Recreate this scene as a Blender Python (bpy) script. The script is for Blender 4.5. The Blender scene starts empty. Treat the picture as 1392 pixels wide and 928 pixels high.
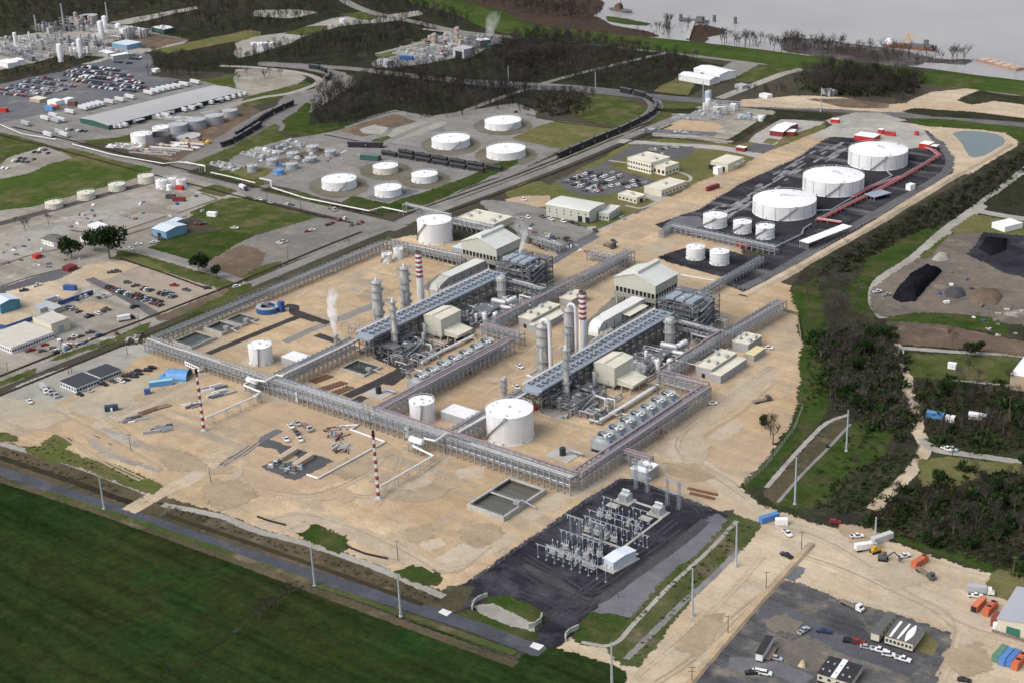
import bpy,bmesh,math,random
import numpy as np
from mathutils import Vector,Matrix
from mathutils.geometry import tessellate_polygon
random.seed(7)
rng=np.random.default_rng(7)
sc=bpy.context.scene
COL=sc.collection
PI=math.pi
# ------------------------------------------------------------------ camera
CAM_H=320.0
FPX,PITCH,ROLL,YAW=2045.93,0.39947,0.044468,-0.684737
_F=np.array([math.sin(YAW)*math.cos(PITCH),math.cos(YAW)*math.cos(PITCH),-math.sin(PITCH)])
_R0=np.array([math.cos(YAW),-math.sin(YAW),0.0])
_D0=np.cross(_F,_R0)
_R=_R0*math.cos(ROLL)+_D0*math.sin(ROLL)
_D=-_R0*math.sin(ROLL)+_D0*math.cos(ROLL)
_M=np.array([_R,_D,_F])
cam_data=bpy.data.cameras.new('camera')
cam=bpy.data.objects.new('camera',cam_data)
COL.objects.link(cam)
cam.matrix_world=Matrix(((_R[0],-_D[0],-_F[0],0),(_R[1],-_D[1],-_F[1],0),(_R[2],-_D[2],-_F[2],CAM_H),(0,0,0,1)))
cam_data.sensor_width=36.0
cam_data.lens=FPX/1392*36.0
cam_data.clip_start=1.0
cam_data.clip_end=60000.0
sc.camera=cam
def g(px,py,z=0.0):
 """point of the place seen at photo pixel (px, py), on the level plane at height z"""
 d=_M.T@np.array([(px-696.0)/FPX,(py-464.0)/FPX,1.0])
 t=(z-CAM_H)/d[2]
 return Vector((d[0]*t,d[1]*t,z))
def up(bx,by,tx,ty):
 """height of a vertical whose foot shows at (bx,by) and whose top shows at row ty"""
 b=g(bx,by)
 lo,hi=0.0,150.0
 for _ in range(40):
  m=(lo+hi)/2
  c=_M@np.array([b.x,b.y,m-CAM_H])
  y=464+FPX*c[1]/c[2]
  if y>ty:lo=m
  else:hi=m
 return lo
def tile(x0,y0,s,pts):
 return [(x0+a/s,y0+b/s) for a,b in pts]
_TX=(0,350,700,1042);_TY=(0,230,460,693)
def T(c,r,*pts): return tile(_TX[c],_TY[r],3.949,pts)
def S(x0,y0,*pts): return tile(x0,y0,5.8,pts)
# ------------------------------------------------------------------ materials
MATS={}
def _nt(name):
 m=bpy.data.materials.new(name);m.use_nodes= True
 nt=m.node_tree;nt.nodes.clear()
 out=nt.nodes.new('ShaderNodeOutputMaterial');bs=nt.nodes.new('ShaderNodeBsdfPrincipled')
 nt.links.new(bs.outputs[0],out.inputs[0])
 return m,nt,bs
def _noise(nt,vec,scale,detail=3.0,rough=.55):
 n=nt.nodes.new('ShaderNodeTexNoise');n.inputs['Scale'].default_value=scale
 n.inputs['Detail'].default_value=detail;n.inputs['Roughness'].default_value=rough
 nt.links.new(vec,n.inputs['Vector']); return n.outputs['Fac']
def _ramp(nt,fac,a,b):
 r=nt.nodes.new('ShaderNodeMapRange');r.inputs['From Min'].default_value=a;r.inputs['From Max'].default_value=b
 nt.links.new(fac,r.inputs['Value']); return r.outputs[0]
def _mix(nt,fac,A,B,mode='MIX',f= None):
 m=nt.nodes.new('ShaderNodeMix');m.data_type='RGBA';m.blend_type=mode
 if fac is None:m.inputs[0].default_value=f
 else:nt.links.new(fac,m.inputs[0])
 for s,v in ((6,A),(7,B)):
  if isinstance(v,(tuple,list)):m.inputs[s].default_value=(*v[:3],1)
  else:nt.links.new(v,m.inputs[s])
 return m.outputs[2]
def _val(nt,fac,lo,hi):
 r=nt.nodes.new('ShaderNodeMapRange');r.inputs['From Min'].default_value=.25;r.inputs['From Max'].default_value=.75
 r.inputs['To Min'].default_value=lo;r.inputs['To Max'].default_value=hi
 nt.links.new(fac,r.inputs['Value'])
 c=nt.nodes.new('ShaderNodeCombineColor')
 for i in range(3):nt.links.new(r.outputs[0],c.inputs[i])
 return c.outputs[0]
def mat(name,col,rough=.7,metal=0.0,var=.12,scale=.25,col2= None,s2=.06,spec= None,run= False):
 """painted, coated or bare surface of an object: base colour with uneven weathering"""
 if name in MATS: return MATS[name]
 m,nt,bs=_nt(name)
 tc=nt.nodes.new('ShaderNodeTexCoord')
 v0=tc.outputs['Object']
 if run:
  mp=nt.nodes.new('ShaderNodeMapping');mp.inputs['Scale'].default_value=(1,1,.07);nt.links.new(v0,mp.inputs['Vector']);v0=mp.outputs[0]
 n1=_noise(nt,v0,scale,4)
 c=_mix(nt,_ramp(nt,_noise(nt,tc.outputs['Object'],s2,3),.42,.62),col,col2) if col2 else tuple(col)
 c=_mix(nt, None,c,_val(nt,n1,1-var,1+var),'MULTIPLY',1.0)
 nt.links.new(c,bs.inputs['Base Color'])
 bs.inputs['Roughness'].default_value=rough;bs.inputs['Metallic'].default_value=metal
 if spec is not None:bs.inputs['Specular IOR Level'].default_value=spec
 MATS[name]=m; return m
def gmat(name,c1,c2,c3= None,s1=.015,s3=.05,fine=.9,amp=.16,streak= None,sa=0.0,t1=(.40,.60),t3=(.55,.68),rough=.95,c4= None):
 """ground: two broad tones, patches of a third, fine grain and, where there are tracks or mowing, streaks along one direction"""
 if name in MATS: return MATS[name]
 m,nt,bs=_nt(name)
 pos=nt.nodes.new('ShaderNodeNewGeometry').outputs['Position']
 c=_mix(nt,_ramp(nt,_noise(nt,pos,s1,5,.6),*t1),c1,c2)
 if c3:c=_mix(nt,_ramp(nt,_noise(nt,pos,s3,5,.62),*t3),c,c3)
 if streak is not None:
  mp=nt.nodes.new('ShaderNodeMapping');mp.inputs['Rotation'].default_value=(0,0,-streak)
  mp.inputs['Scale'].default_value=(.06,1.0,1.0)
  nt.links.new(pos,mp.inputs['Vector'])
  c=_mix(nt, None,c,_val(nt,_noise(nt,mp.outputs[0],.16,4,.6),1-sa,1+sa),'MULTIPLY',1.0)
  if c4:c=_mix(nt,_ramp(nt,_noise(nt,mp.outputs[0],.07,4,.6),.55,.68),c,c4)
 c=_mix(nt, None,c,_val(nt,_noise(nt,pos,fine,4,.7),1-amp,1+amp),'MULTIPLY',1.0)
 c=_mix(nt, None,c,_val(nt,_noise(nt,pos,.11,5,.68),1-amp*.9,1+amp*.9),'MULTIPLY',1.0)
 nt.links.new(c,bs.inputs['Base Color'])
 at_=nt.nodes.new('ShaderNodeAttribute');at_.attribute_name='thin'
 ad=nt.nodes.new('ShaderNodeMath');ad.operation='MULTIPLY_ADD';ad.inputs[1].default_value=1.7;ad.inputs[2].default_value=-.85
 nt.links.new(_noise(nt,pos,.30,6,.72),ad.inputs[0])
 a2=nt.nodes.new('ShaderNodeMath');a2.operation='ADD';ml=nt.nodes.new('ShaderNodeMath');ml.operation='MULTIPLY';mr=_ramp(nt,at_.outputs['Fac'],0,.3);nt.links.new(mr,ml.inputs[0]);nt.links.new(ad.outputs[0],ml.inputs[1]);nt.links.new(at_.outputs['Fac'],a2.inputs[0]);nt.links.new(ml.outputs[0],a2.inputs[1])
 lt=nt.nodes.new('ShaderNodeMath');lt.operation='LESS_THAN';lt.inputs[1].default_value=.5;nt.links.new(a2.outputs[0],lt.inputs[0]);nt.links.new(lt.outputs[0],bs.inputs['Alpha'])
 bs.inputs['Roughness'].default_value=rough;bs.inputs['Specular IOR Level'].default_value=0
 MATS[name]=m; return m
def wmat(name,col,rough=.08,bump=.02,scale=.3,col2= None):
 if name in MATS: return MATS[name]
 m,nt,bs=_nt(name)
 pos=nt.nodes.new('ShaderNodeNewGeometry').outputs['Position']
 c=_mix(nt,_ramp(nt,_noise(nt,pos,.004,4,.6),.35,.65),col,col2 or col)
 nt.links.new(c,bs.inputs['Base Color']);bs.inputs['Roughness'].default_value=rough
 b=nt.nodes.new('ShaderNodeBump');b.inputs['Strength'].default_value=bump;b.inputs['Distance'].default_value=1
 nt.links.new(_noise(nt,pos,scale,4),b.inputs['Height']);nt.links.new(b.outputs[0],bs.inputs['Normal'])
 MATS[name]=m; return m
# ------------------------------------------------------------------ objects
def tag(o,label= None,cat= None,group= None,kind= None):
 if label:o['label']=label
 if cat:o['category']=cat
 if group:o['group']=group
 if kind:o['kind']=kind
 return o
def thing(name,label,cat,loc=(0,0,0),rz=0.0,group= None):
 o=bpy.data.objects.new(name, None);COL.objects.link(o)
 o.location=loc;o.rotation_euler=(0,0,rz);o.empty_display_size=.5
 return tag(o,label,cat,group)
class MB:
 """collects boxes, bars, tubes and prisms that become ONE mesh object"""
 def __init__(s):s.v=[];s.f=[];s.mi=[];s.cur=0
 def add(s,vs,fs):
  n=len(s.v);s.v+=[tuple(p) for p in vs]
  s.f+=[tuple(i+n for i in q) for q in fs];s.mi+=[s.cur]*len(fs); return s
 def box(s,cx,cy,z0,sx,sy,sz,rz=0.0):
  a,b=sx/2,sy/2;c,d=math.cos(rz),math.sin(rz)
  P=[(cx+x*c-y*d,cy+x*d+y*c,z) for z in (z0,z0+sz) for x,y in ((-a,-b),(a,-b),(a,b),(-a,b))]
  return s.add(P,[(3,2,1,0),(4,5,6,7),(0,1,5,4),(1,2,6,5),(2,3,7,6),(3,0,4,7)])
 def tube(s,p,q,r,r2= None,n=6,cap= True):
  p=Vector(p);q=Vector(q);r2=r if r2 is None else r2
  d=q-p
  if d.length<1e-6: return s
  d.normalize();a=d.orthogonal().normalized();b=d.cross(a)
  if abs(d.z)>.999:a,b=Vector((1,0,0)),Vector((0,1,0)) if d.z>0 else Vector((0,-1,0))
  P=[]
  for c,rr in ((p,r),(q,r2)):
   for i in range(n):
    t=2*PI*i/n;P.append(c+a*math.cos(t)*rr+b*math.sin(t)*rr)
  F=[(i,(i+1)%n,n+(i+1)%n,n+i) for i in range(n)]
  if cap:F+=[tuple(range(n-1,-1,-1)),tuple(range(n,2*n))]
  return s.add(P,F)
 def path(s,pts,r,n=6):
  for a,b in zip(pts,pts[1:]):s.tube(a,b,r,n=n)
  return s
 def beam(s,p,q,w,h= None):
  """square bar between two points"""
  p=Vector(p);q=Vector(q);d=(q-p)
  if d.length<1e-6: return s
  d.normalize();h=h or w
  a=d.cross(Vector((0,0,1)))
  a=a.normalized() if a.length>1e-3 else Vector((1,0,0));b=a.cross(d)
  P=[c+a*x*w/2+b*y*h/2 for c in (p,q) for x,y in ((-1,-1),(1,-1),(1,1),(-1,1))]
  return s.add(P,[(3,2,1,0),(4,5,6,7),(0,1,5,4),(1,2,6,5),(2,3,7,6),(3,0,4,7)])
 def lathe(s,prof,n=24,cx=0.0,cy=0.0,cap= True):
  """profile [(r, z)] from bottom to top, turned round the vertical"""
  P=[]
  for r,z in prof:
   for i in range(n):
    t=2*PI*i/n;P.append((cx+r*math.cos(t),cy+r*math.sin(t),z))
  F=[]
  for k in range(len(prof)-1):
   for i in range(n):
    j=(i+1)%n;F.append((k*n+i,k*n+j,(k+1)*n+j,(k+1)*n+i))
  if cap:F+=[tuple(range(n-1,-1,-1)),tuple(range((len(prof)-1)*n,len(prof)*n))]
  return s.add(P,F)
 def prism(s,poly,z0,z1):
  """upright prism over a plan polygon"""
  n=len(poly);P=[(x,y,z0) for x,y in poly]+[(x,y,z1) for x,y in poly]
  F=[(i,(i+1)%n,n+(i+1)%n,n+i) for i in range(n)]
  tri=tessellate_polygon([[Vector((x,y,0)) for x,y in poly]])
  for t in tri:
   a,b,c=(Vector((*poly[i],0)) for i in t)
   if (b-a).cross(c-a).z<0:t=t[::-1]
   F.append(tuple(n+i for i in t));F.append(tuple(reversed(t)))
  return s.add(P,F)
 def extrude(s,sec,axis,a0,a1):
  """a cross-section [(u, z)] run along x or y between a0 and a1 (section drawn counter-clockwise seen from the end)"""
  n=len(sec)
  mk=( lambda u,z,a:(a,u,z)) if axis=='x' else ( lambda u,z,a:(u,a,z))
  P=[mk(u,z,a0) for u,z in sec]+[mk(u,z,a1) for u,z in sec]
  F=[(i,(i+1)%n,n+(i+1)%n,n+i) for i in range(n)]
  F+=[tuple(range(n-1,-1,-1)),tuple(range(n,2*n))]
  return s.add(P,F)
 def build(s,name,m,parent= None,loc= None,smooth= False,fixn= False):
  me=bpy.data.meshes.new(name)
  me.from_pydata(s.v,[],s.f)
  for x in (m if isinstance(m,(list,tuple)) else [m]):me.materials.append(x)
  if any(s.mi):me.polygons.foreach_set('material_index',s.mi)
  if smooth:
   me.polygons.foreach_set('use_smooth',[ True]*len(me.polygons))
  if fixn:
   bm=bmesh.new();bm.from_mesh(me);bmesh.ops.recalc_face_normals(bm,faces=bm.faces);bm.to_mesh(me);bm.free()
  me.update()
  o=bpy.data.objects.new(name,me);COL.objects.link(o)
  if parent is not None:o.parent=parent
  if loc is not None:o.location=loc
  return o
def smooth_by_angle(o,ang=.7):
 bm=bmesh.new();bm.from_mesh(o.data)
 for f in bm.faces:f.smooth= True
 for e in bm.edges:
  if len(e.link_faces)==2 and e.calc_face_angle(0)>ang:e.smooth= False
 bm.to_mesh(o.data);bm.free(); return o
def _kids():
 d={}
 for o in COL.objects:
  if o.parent:d.setdefault(o.parent,[]).append(o)
 return d
def copy_tree(o,parent= None):
 c=o.copy();COL.objects.link(c)
 if parent is not None:c.parent=parent
 for ch in list(o.children):copy_tree(ch,c)
 return c
def put(o,loc,rz= None,label= None,group= None):
 o.location=loc
 if rz is not None:o.rotation_euler=(0,0,rz)
 if label:o['label']=label
 if group:o['group']=group
 return o
ORD='zeroth first second third fourth fifth sixth seventh eighth ninth tenth eleventh twelfth thirteenth fourteenth fifteenth sixteenth seventeenth eighteenth nineteenth twentieth'.split()
# ------------------------------------------------------------------ ground sheets
SHEETS=[]
def level(poly):
 """a few millimetres above every sheet this one may lie on"""
 x0,x1=min(p[0] for p in poly)-6,max(p[0] for p in poly)+6;y0,y1=min(p[1] for p in poly)-6,max(p[1] for p in poly)+6
 return max([s[0] for s in SHEETS if s[1]<x1 and s[2]>x0 and s[3]<y1 and s[4]>y0],default=0.0)+.005
def jitter(poly,amp,step):
 """walk the outline in short steps and let it wander"""
 if amp<=0: return poly
 out=[];n=len(poly)
 for i in range(n):
  a=Vector(poly[i]);b=Vector(poly[(i+1)%n]);L=(b-a).length
  k=max(1,int(L/step));nrm=Vector((-(b-a).y,(b-a).x))/max(L,1e-6)
  for j in range(k):
   p=a.lerp(b,j/k)
   w=(math.sin(p.x*.11+p.y*.07)+math.sin(p.x*.043-p.y*.09+2)+.6*math.sin(p.x*.31+p.y*.27)+.4*math.sin(p.x*.7-p.y*.63))*.42
   w+=random.uniform(-.35,.35)
   out.append(p+nrm*w*amp)
 return out
def wander(poly,amp,step):
 """gentle wandering of an outline, slow enough that a fading rim can follow it"""
 out=[];n=len(poly);o1,o2=random.uniform(0,6),random.uniform(0,6)
 for i in range(n):
  a=Vector(poly[i]);b=Vector(poly[(i+1)%n]);L=(b-a).length
  k=max(1,int(L/step));nrm=Vector((-(b-a).y,(b-a).x))/max(L,1e-6)
  for j in range(k):
   p=a.lerp(b,j/k);e=min(1.0,j/3.0,(k-j)/3.0)
   out.append(p+nrm*amp*e*(math.sin(p.x*.09+p.y*.06+o1)+.8*math.sin(p.x*.05-p.y*.13+o2))*.7)
 return out
def sheet(name,poly,m,z,fade=0.0):
 poly=[Vector((p[0],p[1],0)) for p in poly]
 me=bpy.data.meshes.new(name)
 tris=[]
 for t in tessellate_polygon([poly]):
  a,b,c=(poly[i] for i in t)
  cr=(b-a).cross(c-a).z
  if abs(cr)<1e-9: continue
  tris.append(tuple(t) if cr>0 else tuple(reversed(t)))
 V=[(p.x,p.y,z) for p in poly];n=len(poly);rim=[0.0]*n
 if fade>0:
  ar=sum(poly[i].x*poly[(i+1)%n].y-poly[(i+1)%n].x*poly[i].y for i in range(n));sg=1 if ar>0 else -1
  for i in range(n):
   d=poly[(i+1)%n]-poly[i-1]
   o=Vector((d.y,-d.x,0)).normalized()*sg*fade if d.length>1e-6 else Vector((0,0,0))
   V.append((poly[i].x+o.x,poly[i].y+o.y,z-.002-.001*(i%2)));rim.append(1.0)
  for i in range(n):
   j=(i+1)%n;q=(i,n+i,n+j,j);tris.append(q if sg>0 else q[::-1])
 me.from_pydata(V,[],tris)
 at=me.attributes.new('thin','FLOAT','POINT');at.data.foreach_set('value',rim)
 me.materials.append(m);me.update()
 o=bpy.data.objects.new(name,me);COL.objects.link(o)
 o['kind']='structure'
 return o
def patch(name,pix,m,amp=1.5,step=6.0):
 """a piece of ground whose outline shows at these photo pixels"""
 poly=[g(x,y).xy for x,y in pix]
 z=level(poly)
 soft=amp>.25 and not m.name.startswith(('river','pale_pond'))
 poly=wander(poly,amp*.9,5.0) if soft else jitter(poly,amp,step)
 o=sheet(name,poly,m,z,1.5+amp*2.6 if soft else 0)
 xs=[p[0] for p in poly];ys=[p[1] for p in poly]
 SHEETS.append((z,min(xs),max(xs),min(ys),max(ys),[(p[0],p[1]) for p in poly]))
 return o
def gz(x,y):
 """height of the topmost ground sheet at a point"""
 for z,x0,x1,y0,y1,poly in reversed(SHEETS):
  if x0<=x<=x1 and y0<=y<=y1:
   c= False;j=len(poly)-1
   for i in range(len(poly)):
    xi,yi=poly[i];xj,yj=poly[j]
    if (yi>y)!=(yj>y) and x<(xj-xi)*(y-yi)/(yj-yi)+xi:c= not c
    j=i
   if c: return z
 return 0.0
def at(px,py):
 p=g(px,py);p.z=gz(p.x,p.y); return p
def spline(pts,k=6):
 P=[Vector(p) for p in pts];P=[P[0]*2-P[1]]+P+[P[-1]*2-P[-2]]
 out=[]
 for i in range(1,len(P)-2):
  for j in range(k):
   t=j/k;a,b,c,d=P[i-1:i+3]
   out.append(.5*((2*b)+(c-a)*t+(2*a-5*b+4*c-d)*t*t+(3*b-a-3*c+d)*t**3))
 out.append(P[-2]); return out
def ribbon(name,pix,w,m,amp=.3,curve= True,off=0.0,k=6):
 """a road, track or ditch of width w metres along pixels of its middle line"""
 P=[g(x,y).xy for x,y in pix]
 if curve and len(P)>2:P=spline(P,k)
 L,R=[],[];fd=min(.7+amp*1.2,w*.45) if amp>.2 else 0;hw=w/2-fd*.45
 for i,p in enumerate(P):
  d=(P[min(i+1,len(P)-1)]-P[max(i-1,0)]).normalized();nrm=Vector((-d.y,d.x))
  L.append(p+nrm*(hw+off));R.append(p+nrm*(-hw+off))
 z=level(L+R)
 poly=wander(L+R[::-1],amp*.6,5.0) if amp>.2 else L+R[::-1]
 o=sheet(name,poly,m,z,fd)
 xs=[p[0] for p in poly];ys=[p[1] for p in poly]
 SHEETS.append((z,min(xs),max(xs),min(ys),max(ys),[(p[0],p[1]) for p in poly]))
 return o
def ridge(name,pix,w,h,m,top=0.3,k=6,amp=.4):
 """a bank of earth along a line: sloping sides and a narrow crest"""
 P=spline([g(x,y).xy for x,y in pix],k)
 V,Fc=[],[]
 for i,p in enumerate(P):
  d=(P[min(i+1,len(P)-1)]-P[max(i-1,0)]).normalized();nr=Vector((-d.y,d.x))
  for u,z in ((-w/2,0),(-w*top/2,h),(w*top/2,h),(w/2,0)):
   q=p+nr*(u+random.uniform(-amp,amp));V.append((q.x,q.y,z*random.uniform(.85,1.1)-.02))
  if i:
   b=4*i
   for j in range(3):Fc.append((b-4+j+1,b-4+j,b+j,b+j+1))
 mb=MB();mb.v=V;mb.f=Fc;mb.mi=[0]*len(Fc)
 o=mb.build(name,m,fixn= True);o['kind']='structure'
 return o
def inside(p,poly):
 c= False;j=len(poly)-1
 for i in range(len(poly)):
  xi,yi=poly[i];xj,yj=poly[j]
  if (yi>p[1])!=(yj>p[1]) and p[0]<(xj-xi)*(p[1]-yi)/(yj-yi)+xi:c= not c
  j=i
 return c
# ------------------------------------------------------------------ ground colours
SAND=gmat('sand',(.475,.365,.24),(.39,.285,.175),(.345,.285,.21),s1=.014,s3=.035,streak=1.25,sa=.13,c4=(.31,.265,.205),t1=(.40,.60),t3=(.50,.66),amp=.2)
SANDP=gmat('pale_sand',(.49,.40,.29),(.42,.33,.225),(.41,.355,.275),s1=.016,s3=.04,streak=-.35,sa=.12,c4=(.36,.30,.225),t3=(.5,.66),amp=.18)
SANDR=gmat('orange_sand',(.43,.315,.205),(.38,.29,.20),(.35,.28,.205),s1=.02,s3=.05,streak=1.3,sa=.10)
MUD=gmat('grey_beige_dirt',(.31,.29,.25),(.23,.21,.18),(.40,.375,.335),s1=.018,s3=.04,streak=1.55,sa=.14,c4=(.20,.175,.14))
GRAVEL=gmat('grey_gravel',(.19,.185,.175),(.235,.225,.21),(.15,.145,.135),s1=.02,s3=.05,streak=1.4,sa=.12)
PALEGR=gmat('pale_gravel',(.34,.325,.29),(.28,.265,.235),(.25,.24,.21),s1=.02,s3=.06)
DARKGR=gmat('charcoal_gravel',(.022,.022,.027),(.034,.034,.040),(.072,.072,.080),s1=.03,s3=.05,streak=1.57,sa=.3,t3=(.50,.66),c4=(.06,.06,.067),amp=.24)
SLATE=gmat('slate_gravel',(.15,.15,.165),(.125,.125,.135),(.18,.175,.185),s1=.03,s3=.08)
ASPH=gmat('asphalt',(.10,.10,.105),(.125,.123,.125),(.085,.085,.09),s1=.03,s3=.06)
ASPHD=gmat('dark_asphalt',(.045,.043,.042),(.06,.057,.055), None,s1=.05)
ROADM=gmat('road_surface',(.225,.215,.20),(.19,.182,.17),(.26,.25,.235),s1=.03,s3=.05)
ROADB=gmat('blue_grey_road',(.078,.084,.10),(.065,.068,.08),(.10,.10,.11),s1=.04,s3=.07)
CONC=gmat('concrete',(.37,.355,.325),(.32,.305,.28),(.42,.40,.37),s1=.03,s3=.06)
FIELD=gmat('dark_rye_field',(.016,.032,.009),(.026,.033,.011),(.016,.041,.011),s1=.010,s3=.02,streak=1.30,sa=.45,c4=(.028,.038,.012),fine=.35,amp=.34)
GRASS=gmat('green_grass',(.052,.072,.020),(.072,.086,.030),(.105,.10,.05),s1=.025,s3=.06,amp=.32,t3=(.48,.62))
GRASSB=gmat('bright_grass',(.031,.056,.013),(.044,.066,.018),(.068,.068,.03),s1=.04,s3=.07,amp=.36,t3=(.47,.62))
GRASSL=gmat('levee_grass',(.040,.066,.018),(.052,.074,.022),(.075,.075,.035),s1=.012,s3=.03,streak=-.45,sa=.2,amp=.25)
OLIVE=gmat('olive_grass',(.145,.13,.06),(.105,.115,.042),(.18,.145,.085),s1=.02,s3=.05,amp=.22)
BROWN=gmat('brown_reeds',(.105,.083,.055),(.062,.058,.035),(.145,.115,.08),s1=.03,s3=.06,amp=.3)
RUST=gmat('russet_brush',(.066,.045,.036),(.055,.042,.034),(.05,.047,.034),s1=.02,s3=.05,amp=.3)
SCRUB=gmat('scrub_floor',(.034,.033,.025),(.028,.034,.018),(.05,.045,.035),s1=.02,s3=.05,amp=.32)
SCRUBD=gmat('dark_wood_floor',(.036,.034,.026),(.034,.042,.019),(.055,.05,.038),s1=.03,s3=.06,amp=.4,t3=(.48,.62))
COAL=gmat('black_coke',(.010,.010,.013),(.016,.016,.02), None,s1=.05,amp=.3)
SOIL=gmat('brown_soil',(.15,.11,.08),(.11,.085,.065),(.19,.15,.115),s1=.02,s3=.05,amp=.25)
BALLAST=gmat('rail_ballast',(.20,.19,.18),(.16,.15,.14),(.24,.23,.22),s1=.03,s3=.06)
WGRIV=wmat('river_water',(.30,.285,.275),.3,.25,.035,(.37,.35,.335))
WGPOND=wmat('pale_pond_water',(.11,.145,.135),.15,.01,.5)
WDARK=wmat('basin_water',(.055,.07,.062),.06,.01,.5,(.075,.09,.08))
WDITCH=gmat('ditch_mud',(.03,.026,.02),(.042,.036,.025), None,amp=.3)
# ------------------------------------------------------------------ the ground itself
base=sheet('ground',[(-30000,-6000),(12000,-6000),(12000,30000),(-30000,30000)],gmat('far_ground',(.060,.055,.044),(.075,.066,.05),(.05,.055,.035),s1=.006,s3=.02,amp=.25),-.02)
# river, shore and levee
patch('river',[(560,-330),(1900,-300),(1700,190),(1392,111),(1300,98),(1180,84),(1042,71),(907,56),(820,43),(700,31),(640,18),(600,-10)],WGRIV,3,20)
patch('shore',[(560,-30),(690,-25),(800,-8),(818,5),(812,16),(803,22),(815,27),(830,35),(880,44),(892,50),(860,50),(800,43),(745,36),(700,30),(640,20),(590,5)],RUST,2,12)
patch('shore',T(2,0,(500,90),(600,105),(720,130),(700,138),(600,130),(510,115)),GRASSL,1.5)
patch('shore',T(2,0,(960,150),(1000,135),(1120,160),(1100,185),(1020,200),(990,240),(950,215)),RUST,2)
patch('shore',T(3,0,(110,205),(250,215),(420,240),(640,260),(800,300),(900,320),(1090,325),(1050,345),(840,330),(780,350),(600,345),(300,305),(110,270)),gmat('drowned_brush',(.06,.05,.045),(.12,.11,.11),(.045,.04,.036),s1=.03,s3=.06,amp=.3),3)
ridge('levee',[(480,-30),(600,4),(652,18),(700,38),(800,51),(920,63),(1042,78),(1150,92),(1250,104),(1392,120),(1560,143)],52,5.0,GRASSL,.18,8,.6)
ribbon('levee_road',[(650,30),(700,46),(760,55),(826,64),(920,74),(1042,87),(1120,97),(1250,112),(1392,130),(1560,152)],9,ROADM)
# left far side
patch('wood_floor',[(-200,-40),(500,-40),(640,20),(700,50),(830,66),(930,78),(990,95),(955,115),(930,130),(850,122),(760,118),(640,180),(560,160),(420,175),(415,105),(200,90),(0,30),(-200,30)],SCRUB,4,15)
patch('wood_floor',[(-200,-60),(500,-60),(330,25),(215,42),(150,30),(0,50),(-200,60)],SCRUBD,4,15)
patch('gravel_yard',[(-60,62),(0,52),(60,45),(130,32),(200,45),(250,55),(240,62),(190,72),(190,80),(130,85),(85,88),(40,90),(0,95),(-60,100)],PALEGR,3)
patch('gravel_yard',T(0,0,(560,250),(720,170),(1000,215),(830,260),(760,255)),SOIL,2)
patch('gravel_road',T(0,0,(600,120),(800,85),(1040,38),(1045,48),(860,90),(680,130)),PALEGR,2)
patch('grass_field',T(0,0,(830,270),(1100,215),(1330,165),(1382,175),(1382,200),(1150,240),(900,285)),OLIVE,2)
patch('car_storage_yard',T(0,0,(-100,480),(200,410),(330,385),(560,330),(640,300),(790,290),(830,370),(800,410),(960,430),(700,500),(330,600),(100,650),(0,665),(-100,680)),gmat('storage_asphalt',(.115,.12,.135),(.15,.15,.155),(.19,.18,.165),s1=.02,s3=.04),1)
patch('grass_strip',T(0,0,(-100,400),(200,340),(330,300),(550,310),(420,345),(320,385),(180,410),(0,445),(-100,470)),SCRUBD,2)
patch('warehouse_yard',T(0,0,(0,665),(330,600),(960,450),(1100,430),(1382,480),(1382,510),(1260,580),(900,700),(700,740),(560,760),(380,770),(280,760),(100,700)),GRAVEL,1)
patch('grass_strip',T(0,0,(1080,430),(1250,405),(1382,430),(1382,480),(1300,480)),GRASS,2)
patch('scrap_yard',T(0,0,(560,770),(720,720),(900,700),(1300,570),(1382,600),(1150,760),(1000,860),(930,860),(700,800)),SOIL,2)
patch('grass_strip',T(0,0,(450,760),(700,735),(720,760),(560,775)),GRASS,1)
# top middle
patch('gravel_yard',T(1,0,(-100,230),(0,200),(150,180),(420,100),(560,80),(700,85),(860,60),(870,80),(700,115),(430,140),(250,190),(170,230),(60,265),(-100,310)),PALEGR,2)
patch('grass_strip',T(1,0,(150,180),(260,145),(370,140),(350,165),(250,190)),GRASS,1)
patch('grass_strip',T(1,0,(450,80),(560,65),(680,85),(600,110)),GRASS,1)
ribbon('road',T(1,0,(420,-20),(560,50),(720,95),(850,120),(1000,155),(1150,180),(1400,205)),12,ROADM)
patch('gravel_yard',T(1,0,(640,330),(850,270),(950,215),(1050,180),(1200,190),(1300,215),(1160,290),(1000,320),(760,360),(640,360)),GRAVEL,2)
patch('grass_strip',T(1,0,(640,295),(940,205),(950,220),(860,265),(660,310)),OLIVE,1)
ribbon('gravel_road',T(1,0,(640,290),(860,235),(1030,180),(880,155)),7,PALEGR)
patch('wet_clearing',T(1,0,(0,60),(180,55),(300,70),(180,95),(0,85)),PALEGR,3)
# middle left
patch('grass_strip',T(1,0,(390,405),(540,405),(560,440),(470,480),(390,450)),GRASSB,2)
patch('rail_bed',T(0,0,(-20,1200),(840,928),(1000,850),(1382,620),(1500,570),(1560,500),(1700,480),(1760,400),(1640,370),(1400,350),(1400,335),(1680,350),(1840,395),(1900,440),(1760,540),(1660,600),(1520,690),(1382,760),(1080,890),(900,960)),BALLAST,1.5)
patch('grass_field',T(1,0,(-60,520),(250,440),(290,460),(0,560),(-60,580)),GRASS,1.5)
patch('gravel_yard',T(1,0,(-100,375),(200,385),(240,420),(200,450),(0,500),(-100,530)),MUD,2)
ribbon('gravel_road',T(1,0,(-300,610),(0,530),(180,500),(330,440),(240,395),(0,365),(-200,355)),7,PALEGR)
patch('grass_field',S(240,130,(140,540),(400,430),(640,350),(790,290),(850,345),(700,405),(480,470),(250,560)),GRASS,1.5)
patch('grass_field',S(240,130,(470,400),(780,230),(785,290),(620,350)),GRASS,1.5)
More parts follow.
